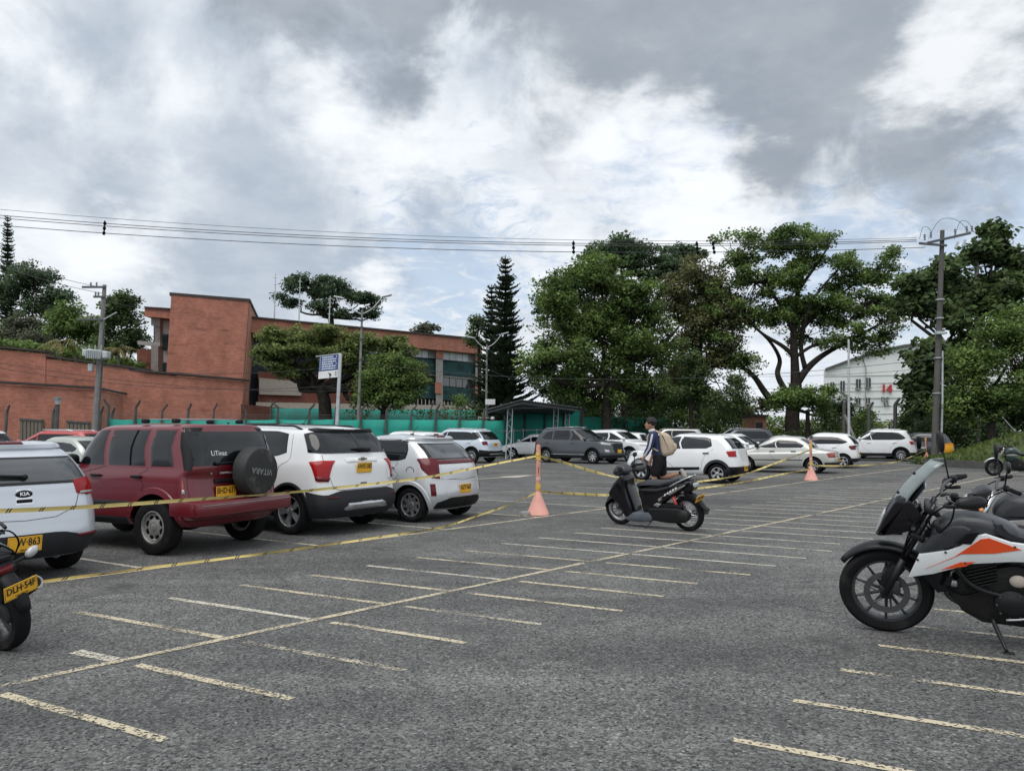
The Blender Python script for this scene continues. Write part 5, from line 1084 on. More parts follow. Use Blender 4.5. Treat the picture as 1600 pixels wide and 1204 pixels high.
def make_car(name, label, loc, heading, sp, group='parked cars'):
    """loc: ground point below the middle of the rear axle; x forward"""
    L, Wd, H = sp['L'], sp['W'], sp['H']; w = Wd / 2; ox = sp['xra']; zb = sp.get('zb', .22); R = sp['R']; root = empty(name, (loc[0], loc[1], 0), heading)
    belt, hf, cow = sp['belt'], sp['hood'], sp.get('cow', sp['belt'] + .01); tum = sp.get('tum', .20); xw, xt = L - sp['xcow'], L - sp['xwt']; rb, rt = sp['rb'], sp['rt']; bs = sp.get('bs', belt)
    zre, zfe = H - sp.get('rdrop', .10) - sp.get('rtilt', .03), H - .09; Lr, Lf = sp.get('Lr', .5), sp.get('Lf', .75)
    lv = [(zb, zb, .3, L - .35, .0, .3, .4), (zb, zb, .16, L - .18, w - .12, .4, .5), (zb + .10, zb + .08, .05, L - .06, w - .03, Lr, Lf), (.46, .44, 0, L, w - .004, Lr, Lf), (.60, .56, .02 + sp.get('bi', .0), L - .01, w, Lr, Lf), (.76, .64, .05 + sp.get('bi', .0), L - .05, w - .004, Lr, Lf),
          (belt - .10, hf, .08 + sp.get('bi', .0), L - .17, w - .025, Lr, Lf), (belt, cow, rb, xw, w - .055, sp.get('Lrg', .42), .62), ((belt + zre) / 2 + .02, (cow + zfe) / 2, rb + (rt - rb) * .47 - .01, xw + (xt - xw) * .5 + .03, w - .055 - (tum - .055) * .46, .40, .58), (zre, zfe, rt, xt, w - tum, .36, .50), (zre + .05, H - .035, rt + .05, xt - .12, w - tum - .10, .36, .5), (H - .02 - sp.get('rtilt', .03) * .6, H, rt + .30, xt - .45, .0, .36, .5)]
    sh = Shape(lv, sp.get('nr', 4.2), sp.get('nf', 3.0)); pn = M[sp['paint']]; ax = (ox, ox + sp['WB'])
    me = body_mesh(sh, ox, pn, [(a - ox, R, R + sp.get('gap', .065)) for a in ax], M['matte_black'], w, sp.get('nt', 34), sp.get('ns', 44)); link('body', me, root)
    def put(nm, m, top, bot, off=.006, both=False, n=12, mm=5, parent=None):
        o = patch(sh, ox, top, bot, off, n, mm).build(nm, M[m], parent or root, smooth=40)
        if both: patch(sh, ox, top, bot, off, n, mm, True).build(nm, M[m], parent or root, smooth=40)
        return o
    gl = sp.get('glass', 'glass')
    # windscreen and rear window
    put('windscreen', gl, [('f', .90 * (w - tum), zfe - .05), ('f', -.90 * (w - tum), zfe - .05)], [('f', .86 * (w - .07), cow + .05), ('f', -.86 * (w - .07), cow + .05)], .007, n=14)
    rw = sp.get('rw', (.86, .86, .05, .06))
    if sp.get('rwrap'):
        tp_, bt_ = sp['rwrap']; put('rear_window', sp.get('rglass', gl), tp_, bt_, .020, True, n=34, mm=7)
    fr = None if sp.get('rwrap') else put('rear_window', sp.get('rglass', gl), [('r', rw[0] * (w - tum), zre - rw[2]), ('r', -rw[0] * (w - tum), zre - rw[2])], [('r', rw[1] * (w - .1), bs + rw[3]), ('r', -rw[1] * (w - .1), bs + rw[3])], .014, n=24)
    if sp.get('rframe', True) and fr is not None: put('window_frame', 'gloss_black', [('r', rw[0] * (w - tum) + .03, zre - rw[2] + .025), ('r', -rw[0] * (w - tum) - .03, zre - rw[2] + .025)], [('r', rw[1] * (w - .1) + .03, bs + rw[3] - .025), ('r', -rw[1] * (w - .1) - .03, bs + rw[3] - .025)], .009, n=24, parent=fr)
    for tp, bt in sp['side']:
        fo = patch(sh, ox, [('s', *p) for p in tp], [('s', *p) for p in bt], .008).build('side_window', M[gl], root, smooth=40)
        patch(sh, ox, [('s', *p) for p in tp], [('s', *p) for p in bt], .008, flip=True).build('side_window', M[gl], root, smooth=40)
        if sp.get('trim', True):
            c = Vector((sum(p[0] for p in tp + bt) / len(tp + bt), sum(p[1] for p in tp + bt) / len(tp + bt)))
            def gr(P): return [('s', p[0] + (.022 if p[0] > c.x else -.022), p[1] + (.018 if p[1] > c.y else -.018)) for p in P]
            patch(sh, ox, gr(tp), gr(bt), .004).build('window_frame', M[sp.get('trimm', 'gloss_black')], fo, smooth=40)
    for nm, m, top, bot, both, off in sp.get('pt', []): put(nm, m, top, bot, off, both)
    # shut lines
    for seg in sp.get('gaps', []):
        for fl in ((False, True) if seg[0][0] == 's' else (False,)):
            b = MB(); pts = []
            for i in range(len(seg) - 1):
                a, c = sh.solve(*seg[i]), sh.solve(*seg[i + 1])
                for k in range(7):
                    u = k / 6; q, t = a[0] + (c[0] - a[0]) * u, a[1] + (c[1] - a[1]) * u; p = sh.P(q, t) + sh.N(q, t) * .0005; pts.append(Vector((p.x - ox, -p.y if fl else p.y, p.z)))
            pp = [pts[0]] + [p for a_, p in zip(pts, pts[1:]) if (p - a_).length > 1e-4]
            b.tube(pp, .0035, 4); b.build('panel_gap', M['gap'], root)
    for (x, z) in sp.get('handles', []):
        for fl in (1, -1):
            q, t = sh.solve('s', x, z); p = sh.P(q, t); b = MB(); b.bbox((p.x - ox, fl * (p.y + .016), p.z), (.19, .035, .032), .012); b.build('door_handle', M[sp.get('handm', sp['paint'])], root, smooth=40)
    if sp.get('mirrors', True):
        for fl in (1, -1):
            q, t = sh.solve('s', xw - .32, belt + .07); p = sh.P(q, t); b = MB(); b.ell((p.x - ox, fl * (p.y + .13), p.z + .03), (.075, .10, .075), 12, 8, pw=.8); b.tube([(p.x - ox, fl * (p.y - .01), p.z - .03), (p.x - ox, fl * (p.y + .09), p.z)], .022, 6); b.build('door_mirror', M[sp.get('mirm', sp['paint'])], root, smooth=True)
    if sp.get('rails'):
        x0, x1 = sp['rails']
        for fl in (1, -1):
            pts = []
            for k in range(11):
                u = k / 10; x = x0 + (x1 - x0) * u; tt = sh.top - 1.45; q = sh.s_of_x(x, tt); p = sh.P(q, tt); pts.append(Vector((p.x - ox, fl * (p.y - .02), p.z + (.055 if 0 < k < 10 else -.005))))
            MB().tube(curve(pts, 2), .018, 6).build('roof_rail', M[sp.get('railm', 'satin_black')], root, smooth=True)
    if sp.get('arch'):
        for i, a in enumerate(ax):
            for fl in (1, -1):
                r0, r1 = R + sp.get('gap', .065) - .012, R + sp.get('gap', .065) + sp.get('archw', .05); rows = []
                for k in range(23):
                    an = radians(-14) + radians(208) * k / 22; row = []
                    for rr_, o in ((r0, .0), (r0, .02), (r1 - .01, .018), (r1, .0)):
                        x, z = a + rr_ * cos(an), R + rr_ * sin(an); z = max(z, zb + .02); q, t = sh.solve('s', min(max(x, .03), L - .03), z); p = sh.P(q, t); row.append(Vector((x - ox, fl * (p.y + o), z)))
                    rows.append(row)
                MB().grid(rows).build('wheel_arch', M[sp['arch']], root, smooth=40)
    tyw = sp.get('tw', .195); ty, rim, dk = wheel_parts(R, tyw, sp['rim'], sp.get('style', 'five'))
    for i, a in enumerate(ax):
        for sg in (1, -1):
            wo = empty('wheel', (a - ox, sg * (w - tyw / 2 - sp.get('inset', .02)), R), 0 if sg > 0 else pi); wo.parent = root; wo.rotation_euler.y = random.uniform(0, 1.2)
            link('tyre', ty, wo); link('rim', rim, wo); link('hub', dk, wo)
    for (txt, sub, y, z, tilt) in sp.get('plate', []):
        q, t = sh.solve('r', y, z); p = sh.P(q, t); pl = MB().bbox((0, 0, 0), (.33, .155, .008), .003).build('license_plate', M['plate_yellow'], root)
        # plate frame: x right (seen from behind), y up, z outwards (-X)
        pl.matrix_local = Matrix.Translation((p.x - ox - .022, y, p.z)) @ Matrix(((0, 0, -1, 0), (-1, 0, 0, 0), (0, 1, 0, 0), (0, 0, 0, 1))) @ Matrix.Rotation(radians(tilt), 4, 'X')
        if txt:
            lt = link('lettering', text_mesh(txt, .105, M['plate_ink'], .001, sx=.78, bold=.0018), pl); lt.location = (0, .018, .0055)
            if sub: l2 = link('lettering', text_mesh(sub, .028, M['plate_ink'], .001, sx=.95), pl); l2.location = (0, -.058, .0055)
            MB().tube([(-.155, -.068, .004), (.155, -.068, .004), (.155, .068, .004), (-.155, .068, .004), (-.155, -.068, .004)], .0016, 4).build('border', M['plate_ink'], pl)
        else:
            for k in range(5): MB().box((-.11 + k * .055, .01, .005), (.03, .08, .002)).build('lettering', M['plate_ink'], pl)
    root['label'] = label; root['category'] = sp.get('cat', 'car'); root['group'] = group
    return root, sh, ox
def on_rear(sh, ox, y, z, off=0.0):
    q, t = sh.solve('r', y, z); p = sh.P(q, t); n = sh.N(q, t); return Vector((p.x - ox, p.y, p.z)) + n * off, n
def rear_text(root, sh, ox, txt, y, z, size, m, off=.006, name='badge', sx=1.0, bold=0.0):
    p, n = on_rear(sh, ox, y, z, off); me = text_mesh(txt, size, M[m], .003, sx=sx, bold=bold); o = link(name, me, root)
    X = Vector((0, -1, 0)); Z = n.normalized(); Y = Z.cross(X).normalized(); X = Y.cross(Z); o.matrix_local = Matrix.Translation(p) @ Matrix((X, Y, Z)).transposed().to_4x4(); return o
def wiper(root, sh, ox, y0, y1, z0, z1, wd=.02):
    a, n = on_rear(sh, ox, y0, z0, .03); b, _ = on_rear(sh, ox, y1, z1, .03); o = MB(); o.tube([a, a.lerp(b, .5) + n * .02, b], [wd, wd * .9, wd * .4], 6); o.ell(a, (.03, .035, .03), 8, 6); o.build('rear_wiper', M['black_plastic'], root, smooth=True)
def antenna(root, x, y, z, dx=-.22, dz=.28):
    b = MB(); b.ell((x, y, z), (.05, .03, .02), 10, 6); b.tube([(x, y, z), (x + dx, y, z + dz)], [.007, .004], 5); b.build('antenna', M['black_plastic'], root)
# ------------------------------------------------------------------ the fleet
def auto(kind, **o):
    sp = dict(L=4.1, W=1.70, H=1.48, WB=2.5, xra=.72, R=.30, rim=.19, belt=.93, hood=.74, xcow=1.0, xwt=1.75, rb=.16, rt=.42, paint='paint_white', style='five')
    if kind == 'suv': sp.update(L=4.4, W=1.80, H=1.66, WB=2.62, xra=.82, R=.345, rim=.215, belt=1.06, hood=.92, zb=.26, xcow=1.05, xwt=1.85, rb=.14, rt=.40, arch='dark_plastic', rails=(.9, 2.6))
    if kind == 'sedan': sp.update(L=4.2, W=1.66, H=1.40, WB=2.42, xra=.85, R=.285, rim=.185, belt=.90, hood=.70, xcow=1.02, xwt=1.75, rb=.62, rt=1.12, rdrop=.09, rw=(.88, .84, .05, .05), Lrg=.34, bs=.90)
    sp.update(o); L, w, belt, H = sp['L'], sp['W'] / 2, sp['belt'], sp['H']; zt = H - .17 - (.04 if kind != 'suv' else .02); zb_ = belt + .045
    xB = sp['xra'] + sp['WB'] * .52; xw, xt = L - sp['xcow'], L - sp['xwt']
    q0b, q0t = (sp['rb'] + .50, sp['rt'] + .42) if kind != 'sedan' else (sp['rb'] + .42, sp['rt'] + .22)
    if 'side' not in sp:
        sp['side'] = [([(q0t, zt - .03), (q0t + .25, zt), (xB - .04, zt + .01)], [(q0b - (.15 if kind != 'sedan' else .0), zb_ + .10), (q0b + .1, zb_ + .01), (xB - .04, zb_)]), ([(xB + .05, zt + .01), (xt - .28, zt - .01), (xt - .16, zt - .06)], [(xB + .05, zb_), (xw - .60, zb_), (xw - .38, zb_ + .02)])]
    zc = sp.get('zb', .22); tz = .13 if kind == 'sedan' else .02
    base = [('tail_light', sp.get('tlm', 'red_lens'), [('r', w * .66, belt - tz), ('s', .34, belt - tz - .02)], [('r', w * .70, belt - tz - .18), ('s', .26, belt - tz - .18)], True, .012),
            ('head_light', 'clear_lens', [('f', w * .55, sp['hood'] - .06), ('s', L - .55, sp['hood'] + .0)], [('f', w * .60, sp['hood'] - .14), ('s', L - .48, sp['hood'] - .10)], True, .01),
            ('grille', 'black_plastic', [('f', w * .45, sp['hood'] - .08), ('f', -w * .45, sp['hood'] - .08)], [('f', w * .40, .52), ('f', -w * .40, .52)], False, .008),
            ('rear_bumper_trim', 'dark_plastic', [('s', .40, zc + .19), ('r', 0, zc + .20), ], [('s', .40, zc + .04), ('r', 0, zc + .04)], True, .010),
            ('front_bumper_trim', 'dark_plastic', [('f', 0, zc + .16), ('s', L - .5, zc + .15)], [('f', 0, zc + .04), ('s', L - .5, zc + .04)], True, .010)]
    if 'pt' not in sp: sp['pt'] = base + sp.get('xpt', [])
    if kind == 'suv': sp['pt'] = sp['pt'] + [('sill_cladding', 'dark_plastic', [('s', sp['xra'] + sp['R'] + .05, zc + .16), ('s', sp['xra'] + sp['WB'] - sp['R'] - .05, zc + .16)], [('s', sp['xra'] + sp['R'] + .05, zc + .02), ('s', sp['xra'] + sp['WB'] - sp['R'] - .05, zc + .02)], True, .012)]
    if 'gaps' not in sp: sp['gaps'] = [[('s', xB, zb_ - .02), ('s', xB, zc + .14)], [('s', xw - .22, zb_ - .02), ('s', xw - .12, zc + .14)], [('s', q0b + .12, zb_ - .02), ('s', sp['xra'] + sp['R'] + .16, .62), ('s', sp['xra'] + sp['R'] + .22, zc + .14)]]
    if 'handles' not in sp: sp['handles'] = [(xB - .30 + .05 * 0, belt - .12), (xB + .28 - .15, belt - .12)]; sp['handles'] = [(q0b + .35, belt - .10), (xB + .18, belt - .11)]
    return sp
def place(px, py, heading, sp, side=1, front=False):
    """rear-axle point from the pixel where the outer rear (or front) wheel meets the ground; side 1: left wheel, -1: right wheel"""
    c = gp(px, py); h = radians(heading); off = sp['W'] / 2 - sp.get('tw', .195) / 2 - .02; fw = Vector((cos(h), sin(h), 0)); lf = Vector((-sin(h), cos(h), 0))
    p = c - lf * off * side
    return p - fw * sp['WB'] if front else p
def fleet():
    H0 = 149
    # --- silver-white hatchback cut by the left edge
    w = .8625
    sp = auto('hatch', L=4.06, W=1.725, H=1.46, WB=2.58, xra=.70, R=.312, rim=.195, belt=.98, hood=.76, rb=.10, rt=.40, tum=.19, paint='paint_rio', rglass='glass_clear', glass='glass', rdrop=.11, bs=1.0, rw=(.88, .86, .07, .02),
        pt=[('tail_light', 'red_lens', [('r', w * .60, 1.02), ('r', w * .80, 1.05), ('s', .36, 1.03)], [('r', w * .64, .88), ('r', w * .80, .855), ('s', .26, .87)], True, .016), ('tail_light_lens', 'clear_lens', [('r', w * .66, .905), ('s', .26, .905)], [('r', w * .68, .872), ('s', .24, .872)], True, .020),
            ('rear_bumper_trim', 'dark_plastic', [('r', w * .98, .42), ('r', w * .70, .44), ('r', w * .42, .50), ('r', 0, .50)], [('r', w * .95, .24), ('r', w * .7, .24), ('r', w * .42, .24), ('r', 0, .24)], True, .012), ('reflector', 'red_lens_dark', [('r', w * .62, .455), ('r', w * .90, .46)], [('r', w * .62, .425), ('r', w * .90, .43)], True, .016),
            ('spoiler', 'paint_rio', [('r', .58, 1.415), ('r', -.58, 1.415)], [('r', .62, 1.36), ('r', -.62, 1.36)], False, .05), ('brake_light', 'red_lens_dark', [('r', .16, 1.385), ('r', -.16, 1.385)], [('r', .16, 1.365), ('r', -.16, 1.365)], False, .062),
            ('badge_plate', 'chrome', [('r', .075, .955), ('r', -.075, .955)], [('r', .085, .80), ('r', -.085, .80)], False, .004)],
        gaps=[[('r', w * .66, .87), ('r', w * .60, .74), ('r', w * .35, .655), ('r', 0, .64)], [('r', -w * .66, .87), ('r', -w * .60, .74), ('r', -w * .35, .655), ('r', 0, .64)]], plate=[('   W·863', 'PEREIRA', .02, .41, 4)])
    r, sh, ox = make_car('silver_hatchback', 'silver-white hatchback with plate ending 863, cut off by the left edge', place(96, 886, H0, sp, -1), radians(H0), sp)
    rear_text(r, sh, ox, 'KIA', 0, .905, .05, 'chrome', .016, sx=1.2, bold=.001); wiper(r, sh, ox, -.02, .46, 1.06, 1.075)
    b = MB(); p, n = on_rear(sh, ox, 0, .905, .008); b.ell(p, (.008, .085, .042), 18, 8); b.build('badge', M['gloss_black'], r, smooth=True); p, n = on_rear(sh, ox, 0, .835, .008); b = MB(); b.bbox(p, (.02, .15, .035), .008); b.build('tailgate_handle', M['black_plastic'], r)
    # --- dark red off-roader
    w = .8175
    sp = auto('hatch', L=3.72, W=1.635, H=1.66, WB=2.48, xra=.66, R=.345, rim=.205, style='steel', belt=1.07, hood=.95, zb=.34, rb=.07, rt=.22, tum=.14, Lr=.30, Lrg=.22, bi=.03, nr=5.5, paint='paint_red', rdrop=.08, rtilt=.0, bs=1.07, rw=(.97, .95, .04, .045), rframe=False, xcow=1.15, xwt=1.60, tw=.215, arch='paint_red', archw=.07, gap=.085, mirm='black_plastic', handm='black_plastic', trimm='paint_red', inset=-.015,
        side=[([(.42, 1.555), (.78, 1.56)], [(.40, 1.105), (.78, 1.105)]), ([(.90, 1.56), (1.13, 1.56), (1.58, 1.56)], [(.90, 1.105), (1.13, 1.105), (1.58, 1.105)]), ([(1.68, 1.56), (1.95, 1.555), (2.03, 1.53)], [(1.68, 1.105), (2.25, 1.105), (2.42, 1.14)])],
        pt=[('tail_light', 'red_lens_pale', [('r', w * .93, .945), ('s', .20, .945)], [('r', w * .93, .81), ('s', .20, .81)], True, .014), ('tail_light_lens', 'clear_lens', [('r', w * .935, .83), ('s', .19, .83)], [('r', w * .935, .775), ('s', .19, .775)], True, .014),
            ('pillar_trim', 'black_plastic', [('s', .235, 1.59), ('s', .36, 1.59)], [('s', .115, 1.06), ('s', .20, 1.06)], True, .007), ('side_moulding', 'dark_plastic', [('s', 1.10, .655), ('s', 3.0, .655)], [('s', 1.10, .585), ('s', 3.0, .585)], True, .014), ('sill', 'dark_plastic', [('s', 1.10, .44), ('s', 2.75, .44)], [('s', 1.10, .36), ('s', 2.75, .36)], True, .02), ('window_divider', 'matte_black', [('s', 1.10, 1.56), ('s', 1.135, 1.56)], [('s', 1.15, 1.105), ('s', 1.185, 1.105)], True, .012),
            ('plate_recess', 'black_plastic', [('r', .36, .935), ('r', .02, .935)], [('r', .36, .885), ('r', .02, .885)], False, .035)],
        gaps=[[('r', w * .88, 1.07), ('r', w * .88, .66)], [('r', -w * .88, 1.07), ('r', -w * .88, .66)], [('s', 1.63, 1.09), ('s', 1.63, .40)], [('s', .85, 1.09), ('s', .86, .86), ('s', 1.02, .60)]], handles=[(1.0, .97), (1.78, .97)], plate=[('BHD·637', '', .20, .765, 0)])
    r, sh, ox = make_car('red_off_roader', 'dark red boxy off-roader with covered spare wheel on its tailgate', place(250, 865, 154, sp), radians(154), sp)
    # spare wheel under a vinyl cover
    c = Vector((-ox - .075, -.16, 1.02)); RXm = Matrix.Translation(c) @ Matrix.Rotation(-pi / 2, 4, 'Y')
    sw = MB().lathe([(0, .125), (.255, .125), (.297, .115), (.32, .08), (.326, 0), (.326, -.07), (.29, -.10), (0, -.10)], 40, RXm).build('spare_wheel_cover', M['spare_cover'], r, smooth=40)
    me = text_mesh('VITARA', .112, M['cover_print'], .001, sx=.98, bold=.001); t = link('lettering', me, sw); t.matrix_local = Matrix.Translation(c + Vector((-.1265, 0, -.0))) @ Matrix(((0, 0, -1, 0), (-1, 0, 0, 0), (0, 1, 0, 0), (0, 0, 0, 1))) @ Matrix.Rotation(radians(172), 4, 'Z')
    rear_text(r, sh, ox, 'CHEVROLET', .16, 1.012, .042, 'white_plain', .006, sx=1.1); rear_text(r, sh, ox, '+', .42, 1.012, .05, 'white_plain', .006, name='badge'); wiper(r, sh, ox, .36, .02, 1.13, 1.14, .010)
    o = rear_text(r, sh, ox, 'LiTinaz', .30, 1.26, .09, 'white_plain', .012, 'sticker'); 
    bb = MB(); bb.bbox((-ox - .03, 0, .585), (.22, 1.62, .20), .05); bb.bbox((-ox + .16, .80, .585), (.42, .06, .19), .03); bb.bbox((-ox + .16, -.80, .585), (.42, .06, .19), .03); bb.build('rear_bumper', M['paint_red'], r, smooth=40)
    MB().bbox((-ox - .142, 0, .635), (.006, 1.5, .008), .002).build('bumper_line', M['alloy_dull'], r); MB().ell((.05, .28, .36), (.32, .14, .11), 14, 8).build('silencer', M['engine'], r, smooth=True)  # thin pale straight line across the rear bumper, then the silencer
    for x in (-.05, .52):
        MB().tube([(x, .54, 1.705), (x, -.54, 1.705)], .008, 6).build('roof_bar', M['steel'], r)
        for y in (.54, -.54): MB().bbox((x, y, 1.68), (.09, .09, .06), .02).build('bar_foot', M['black_plastic'], r)
    MB().ell((-ox + .26, 0, 1.655), (.02, .012, .012), 8, 6).build('washer_jet', M['black_plastic'], r)
    # --- white compact SUV
    w = .8875
    sp = auto('suv', L=4.2, W=1.775, H=1.665, WB=2.555, xra=.78, R=.345, rim=.232, style='five', belt=1.12, hood=.98, zb=.24, rb=.13, rt=.40, tum=.20, Lr=.48, bs=1.16, paint='paint_white', rdrop=.11, rwrap=([('s', .64, 1.50), ('r', .50, 1.535), ('r', 0, 1.54)], [('s', .46, 1.23), ('r', .66, 1.215), ('r', 0, 1.21)]), rails=(.75, 2.5), archw=.03, arch='black_plastic',
        pt=[('tail_light', 'red_lens', [('r', w * .62, 1.105), ('r', w * .84, 1.11), ('s', .40, 1.09)], [('r', w * .80, .80), ('r', w * .93, .80), ('s', .25, .83)], True, .016), ('tail_light_lens', 'red_lens_dark', [('r', w * .76, .86), ('s', .25, .88)], [('r', w * .80, .80), ('s', .25, .82)], True, .019),
            ('rear_bumper', 'dark_plastic', [('s', .42, .66), ('r', w * .85, .60), ('r', w * .6, .66), ('r', 0, .66)], [('s', .42, .26), ('r', w * .85, .26), ('r', w * .6, .26), ('r', 0, .26)], True, .022), ('skid_plate', 'alloy', [('r', .42, .475), ('r', -.42, .475)], [('r', .52, .365), ('r', -.52, .365)], False, .034), ('reflector', 'red_lens_dark', [('r', w * .62, .575), ('r', w * .84, .575)], [('r', w * .62, .555), ('r', w * .84, .555)], True, .03),
            ('chrome_bar', 'white_plain', [('r', .36, 1.135), ('r', -.36, 1.135)], [('r', .34, 1.07), ('r', -.34, 1.07)], False, .022), ('spoiler', 'black_plastic', [('r', .62, 1.565), ('r', -.62, 1.565)], [('r', .60, 1.515), ('r', -.60, 1.515)], False, .05), ('brake_light', 'clear_lens', [('r', .13, 1.548), ('r', -.13, 1.548)], [('r', .13, 1.532), ('r', -.13, 1.532)], False, .056), ('latch_trim', 'steel_dark', [('r', .09, .765), ('r', -.05, .765)], [('r', .09, .715), ('r', -.05, .715)], False, .006)],
        gaps=[[('r', w * .76, .83), ('r', w * .70, .70), ('r', w * .6, .67), ('r', 0, .67)], [('r', -w * .76, .83), ('r', -w * .70, .70), ('r', -w * .6, .67), ('r', 0, .67)], [('r', w * .80, 1.20), ('r', w * .82, 1.10)], [('s', 1.30, 1.12), ('s', 1.22, .80), ('s', 1.32, .36)], [('s', .86, 1.50), ('s', .80, 1.15), ('s', 1.05, .85)], [('s', 2.15, 1.14), ('s', 2.15, .36)]], side=[([(.98, 1.49), (1.25, 1.53), (2.06, 1.54)], [(.92, 1.24), (1.12, 1.185), (2.06, 1.175)]), ([(2.16, 1.54), (2.5, 1.53), (2.62, 1.50)], [(2.16, 1.175), (2.7, 1.175), (2.95, 1.19)])], handles=[(1.30, 1.07), (2.4, 1.06)], plate=[('HWS·385', '', .0, .985, 4)])
    r, sh, ox = make_car('white_compact_suv', 'white compact SUV with black roof rails, plate HWS 385', place(457, 834, 149, sp), radians(149), sp)
    wiper(r, sh, ox, -.22, .16, 1.245, 1.26, .026); antenna(r, .62, 0, 1.655, -.16, .20); rear_text(r, sh, ox, '——', -.60, .80, .05, 'steel_dark', .006)
    b = MB(); p, n = on_rear(sh, ox, 0, 1.105, .03); b.bbox(p, (.02, .20, .03), .006); b.bbox(p, (.02, .09, .055), .006); b.build('badge', M['chrome'], r)
    # --- silver small hatchback with dark red light bar
    w = .80
    sp = auto('hatch', L=3.60, W=1.60, H=1.50, WB=2.40, xra=.62, R=.295, rim=.20, style='blade', belt=1.00, hood=.82, rb=.14, rt=.52, tum=.19, paint='paint_silver', rglass='glass_clear', bs=1.04, rdrop=.11, rw=(.90, .88, .05, .04), arch='paint_silver', archw=.05, zb=.2, Lr=.56, nr=3.4,
        pt=[('tail_light', 'red_lens_dark', [('r', w * .66, 1.08), ('r', w * .85, 1.09), ('s', .52, 1.07)], [('r', w * .74, .74), ('r', w * .88, .76), ('s', .34, .86)], True, .020), ('light_bar', 'red_lens_dark', [('r', w * .75, 1.045), ('r', -w * .75, 1.045)], [('r', w * .72, .985), ('r', -w * .72, .985)], False, .02),
            ('tailgate_panel', 'paint_silver', [('r', w * .66, .975), ('r', -w * .66, .975)], [('r', w * .68, .73), ('r', -w * .68, .73)], False, .012), ('bumper_recess', 'paint_silver', [('r', .36, .64), ('r', -.36, .64)], [('r', .48, .44), ('r', -.48, .44)], False, .008), ('reflector', 'red_lens_dark', [('r', w * .84, .66), ('r', w * .91, .66)], [('r', w * .84, .46), ('r', w * .91, .46)], True, .012),
            ('rear_bumper_trim', 'black_plastic', [('r', w * .80, .34), ('r', w * .5, .42), ('r', 0, .42)], [('r', w * .8, .24), ('r', w * .5, .24), ('r', 0, .24)], True, .016), ('spoiler', 'paint_silver', [('r', .56, 1.43), ('r', -.56, 1.43)], [('r', .60, 1.385), ('r', -.60, 1.385)], False, .05), ('brake_light', 'red_lens_dark', [('r', .14, 1.418), ('r', -.14, 1.418)], [('r', .14, 1.395), ('r', -.14, 1.395)], False, .058)],
        gaps=[[('r', w * .70, .74), ('r', 0, .70), ('r', -w * .70, .74)], [('s', .92, 1.02), ('s', .86, .80), ('s', 1.0, .64)], [('s', 1.78, 1.02), ('s', 1.78, .34)]], side=[([(.80, 1.35), (1.0, 1.385), (1.70, 1.40)], [(.78, 1.09), (.92, 1.055), (1.70, 1.04)]), ([(1.80, 1.40), (2.05, 1.39), (2.15, 1.36)], [(1.80, 1.04), (2.3, 1.04), (2.5, 1.06)])], handles=[(1.05, .93), (1.95, .92)], handm='chrome', plate=[('NZY·662', '', -.0, .555, 3)])
    r, sh, ox = make_car('silver_small_hatchback', 'silver-white small hatchback with dark red full-width light bar, plate NZY 662', place(645, 815, 150, sp), radians(150), sp)
    rear_text(r, sh, ox, 'KIA', 0, .90, .06, 'chrome', .016, sx=1.25); antenna(r, .55, 0, 1.485, -.14, .16)
    q, t = sh.solve('s', .62, .86); p = sh.P(q, t); MB().lathe([(.075, 0), (.08, .002), (.085, 0)], 20, Matrix.Translation((p.x - ox, p.y + .001, p.z)) @ Matrix.Rotation(-pi / 2, 4, 'X')).build('fuel_flap', M['gap'], r)
    # --- pale SUV behind
    sp = auto('suv', L=4.58, W=1.88, H=1.68, WB=2.71, xra=.88, R=.36, rim=.225, belt=1.08, hood=.98, rb=.18, rt=.62, paint='paint_pale_blue', tlm='red_lens_dark', Lr=.6, arch='black_plastic', bs=1.10, rw=(.80, .80, .06, .05), zb=.28, railm='alloy', style='multi', plate=[('', '', 0, .88, 4)],
              xpt=[('rear_bumper', 'black_plastic', [('r', .92, .66), ('r', .6, .60), ('r', 0, .58)], [('r', .92, .34), ('r', .6, .34), ('r', 0, .34)], True, .018), ('skid_plate', 'alloy', [('r', .62, .46), ('r', -.62, .46)], [('r', .66, .42), ('r', -.66, .42)], False, .03), ('quarter_glass', 'glass', [('r', .70, 1.50), ('s', .95, 1.48)], [('r', .78, 1.20), ('s', .72, 1.24)], True, .012)])
    make_car('pale_blue_suv', 'pale silver-blue SUV seen from behind, left of the shelter', place(765, 721.5, 151, sp, -1), radians(151), sp)
    # --- grey SUV, right side towards the camera
    sp = auto('suv', L=4.62, W=1.82, H=1.745, WB=2.75, xra=.90, R=.35, rim=.225, belt=1.08, hood=1.02, rb=.10, rt=.48, xcow=1.10, xwt=2.05, rtilt=.06, paint='paint_grey', style='blade', railm='alloy', rails=(.6, 2.7), arch='dark_plastic',
              side=[([(.86, 1.46), (1.05, 1.52), (1.25, 1.545)], [(.62, 1.22), (.8, 1.15), (1.22, 1.13)]), ([(1.34, 1.565), (2.22, 1.575)], [(1.31, 1.13), (2.26, 1.12)]), ([(2.34, 1.575), (2.62, 1.55), (2.72, 1.52)], [(2.36, 1.12), (2.9, 1.12), (3.12, 1.14)])],
              xpt=[('chrome_strip', 'alloy', [('s', 1.25, .44), ('s', 3.2, .44)], [('s', 1.25, .41), ('s', 3.2, .41)], True, .02), ('grille_bar', 'chrome', [('f', .62, .98), ('f', -.62, .98)], [('f', .60, .955), ('f', -.60, .955)], False, .02), ('fog_lamp', 'clear_lens', [('f', .66, .66), ('f', .80, .68)], [('f', .66, .56), ('f', .80, .56)], True, .02)])
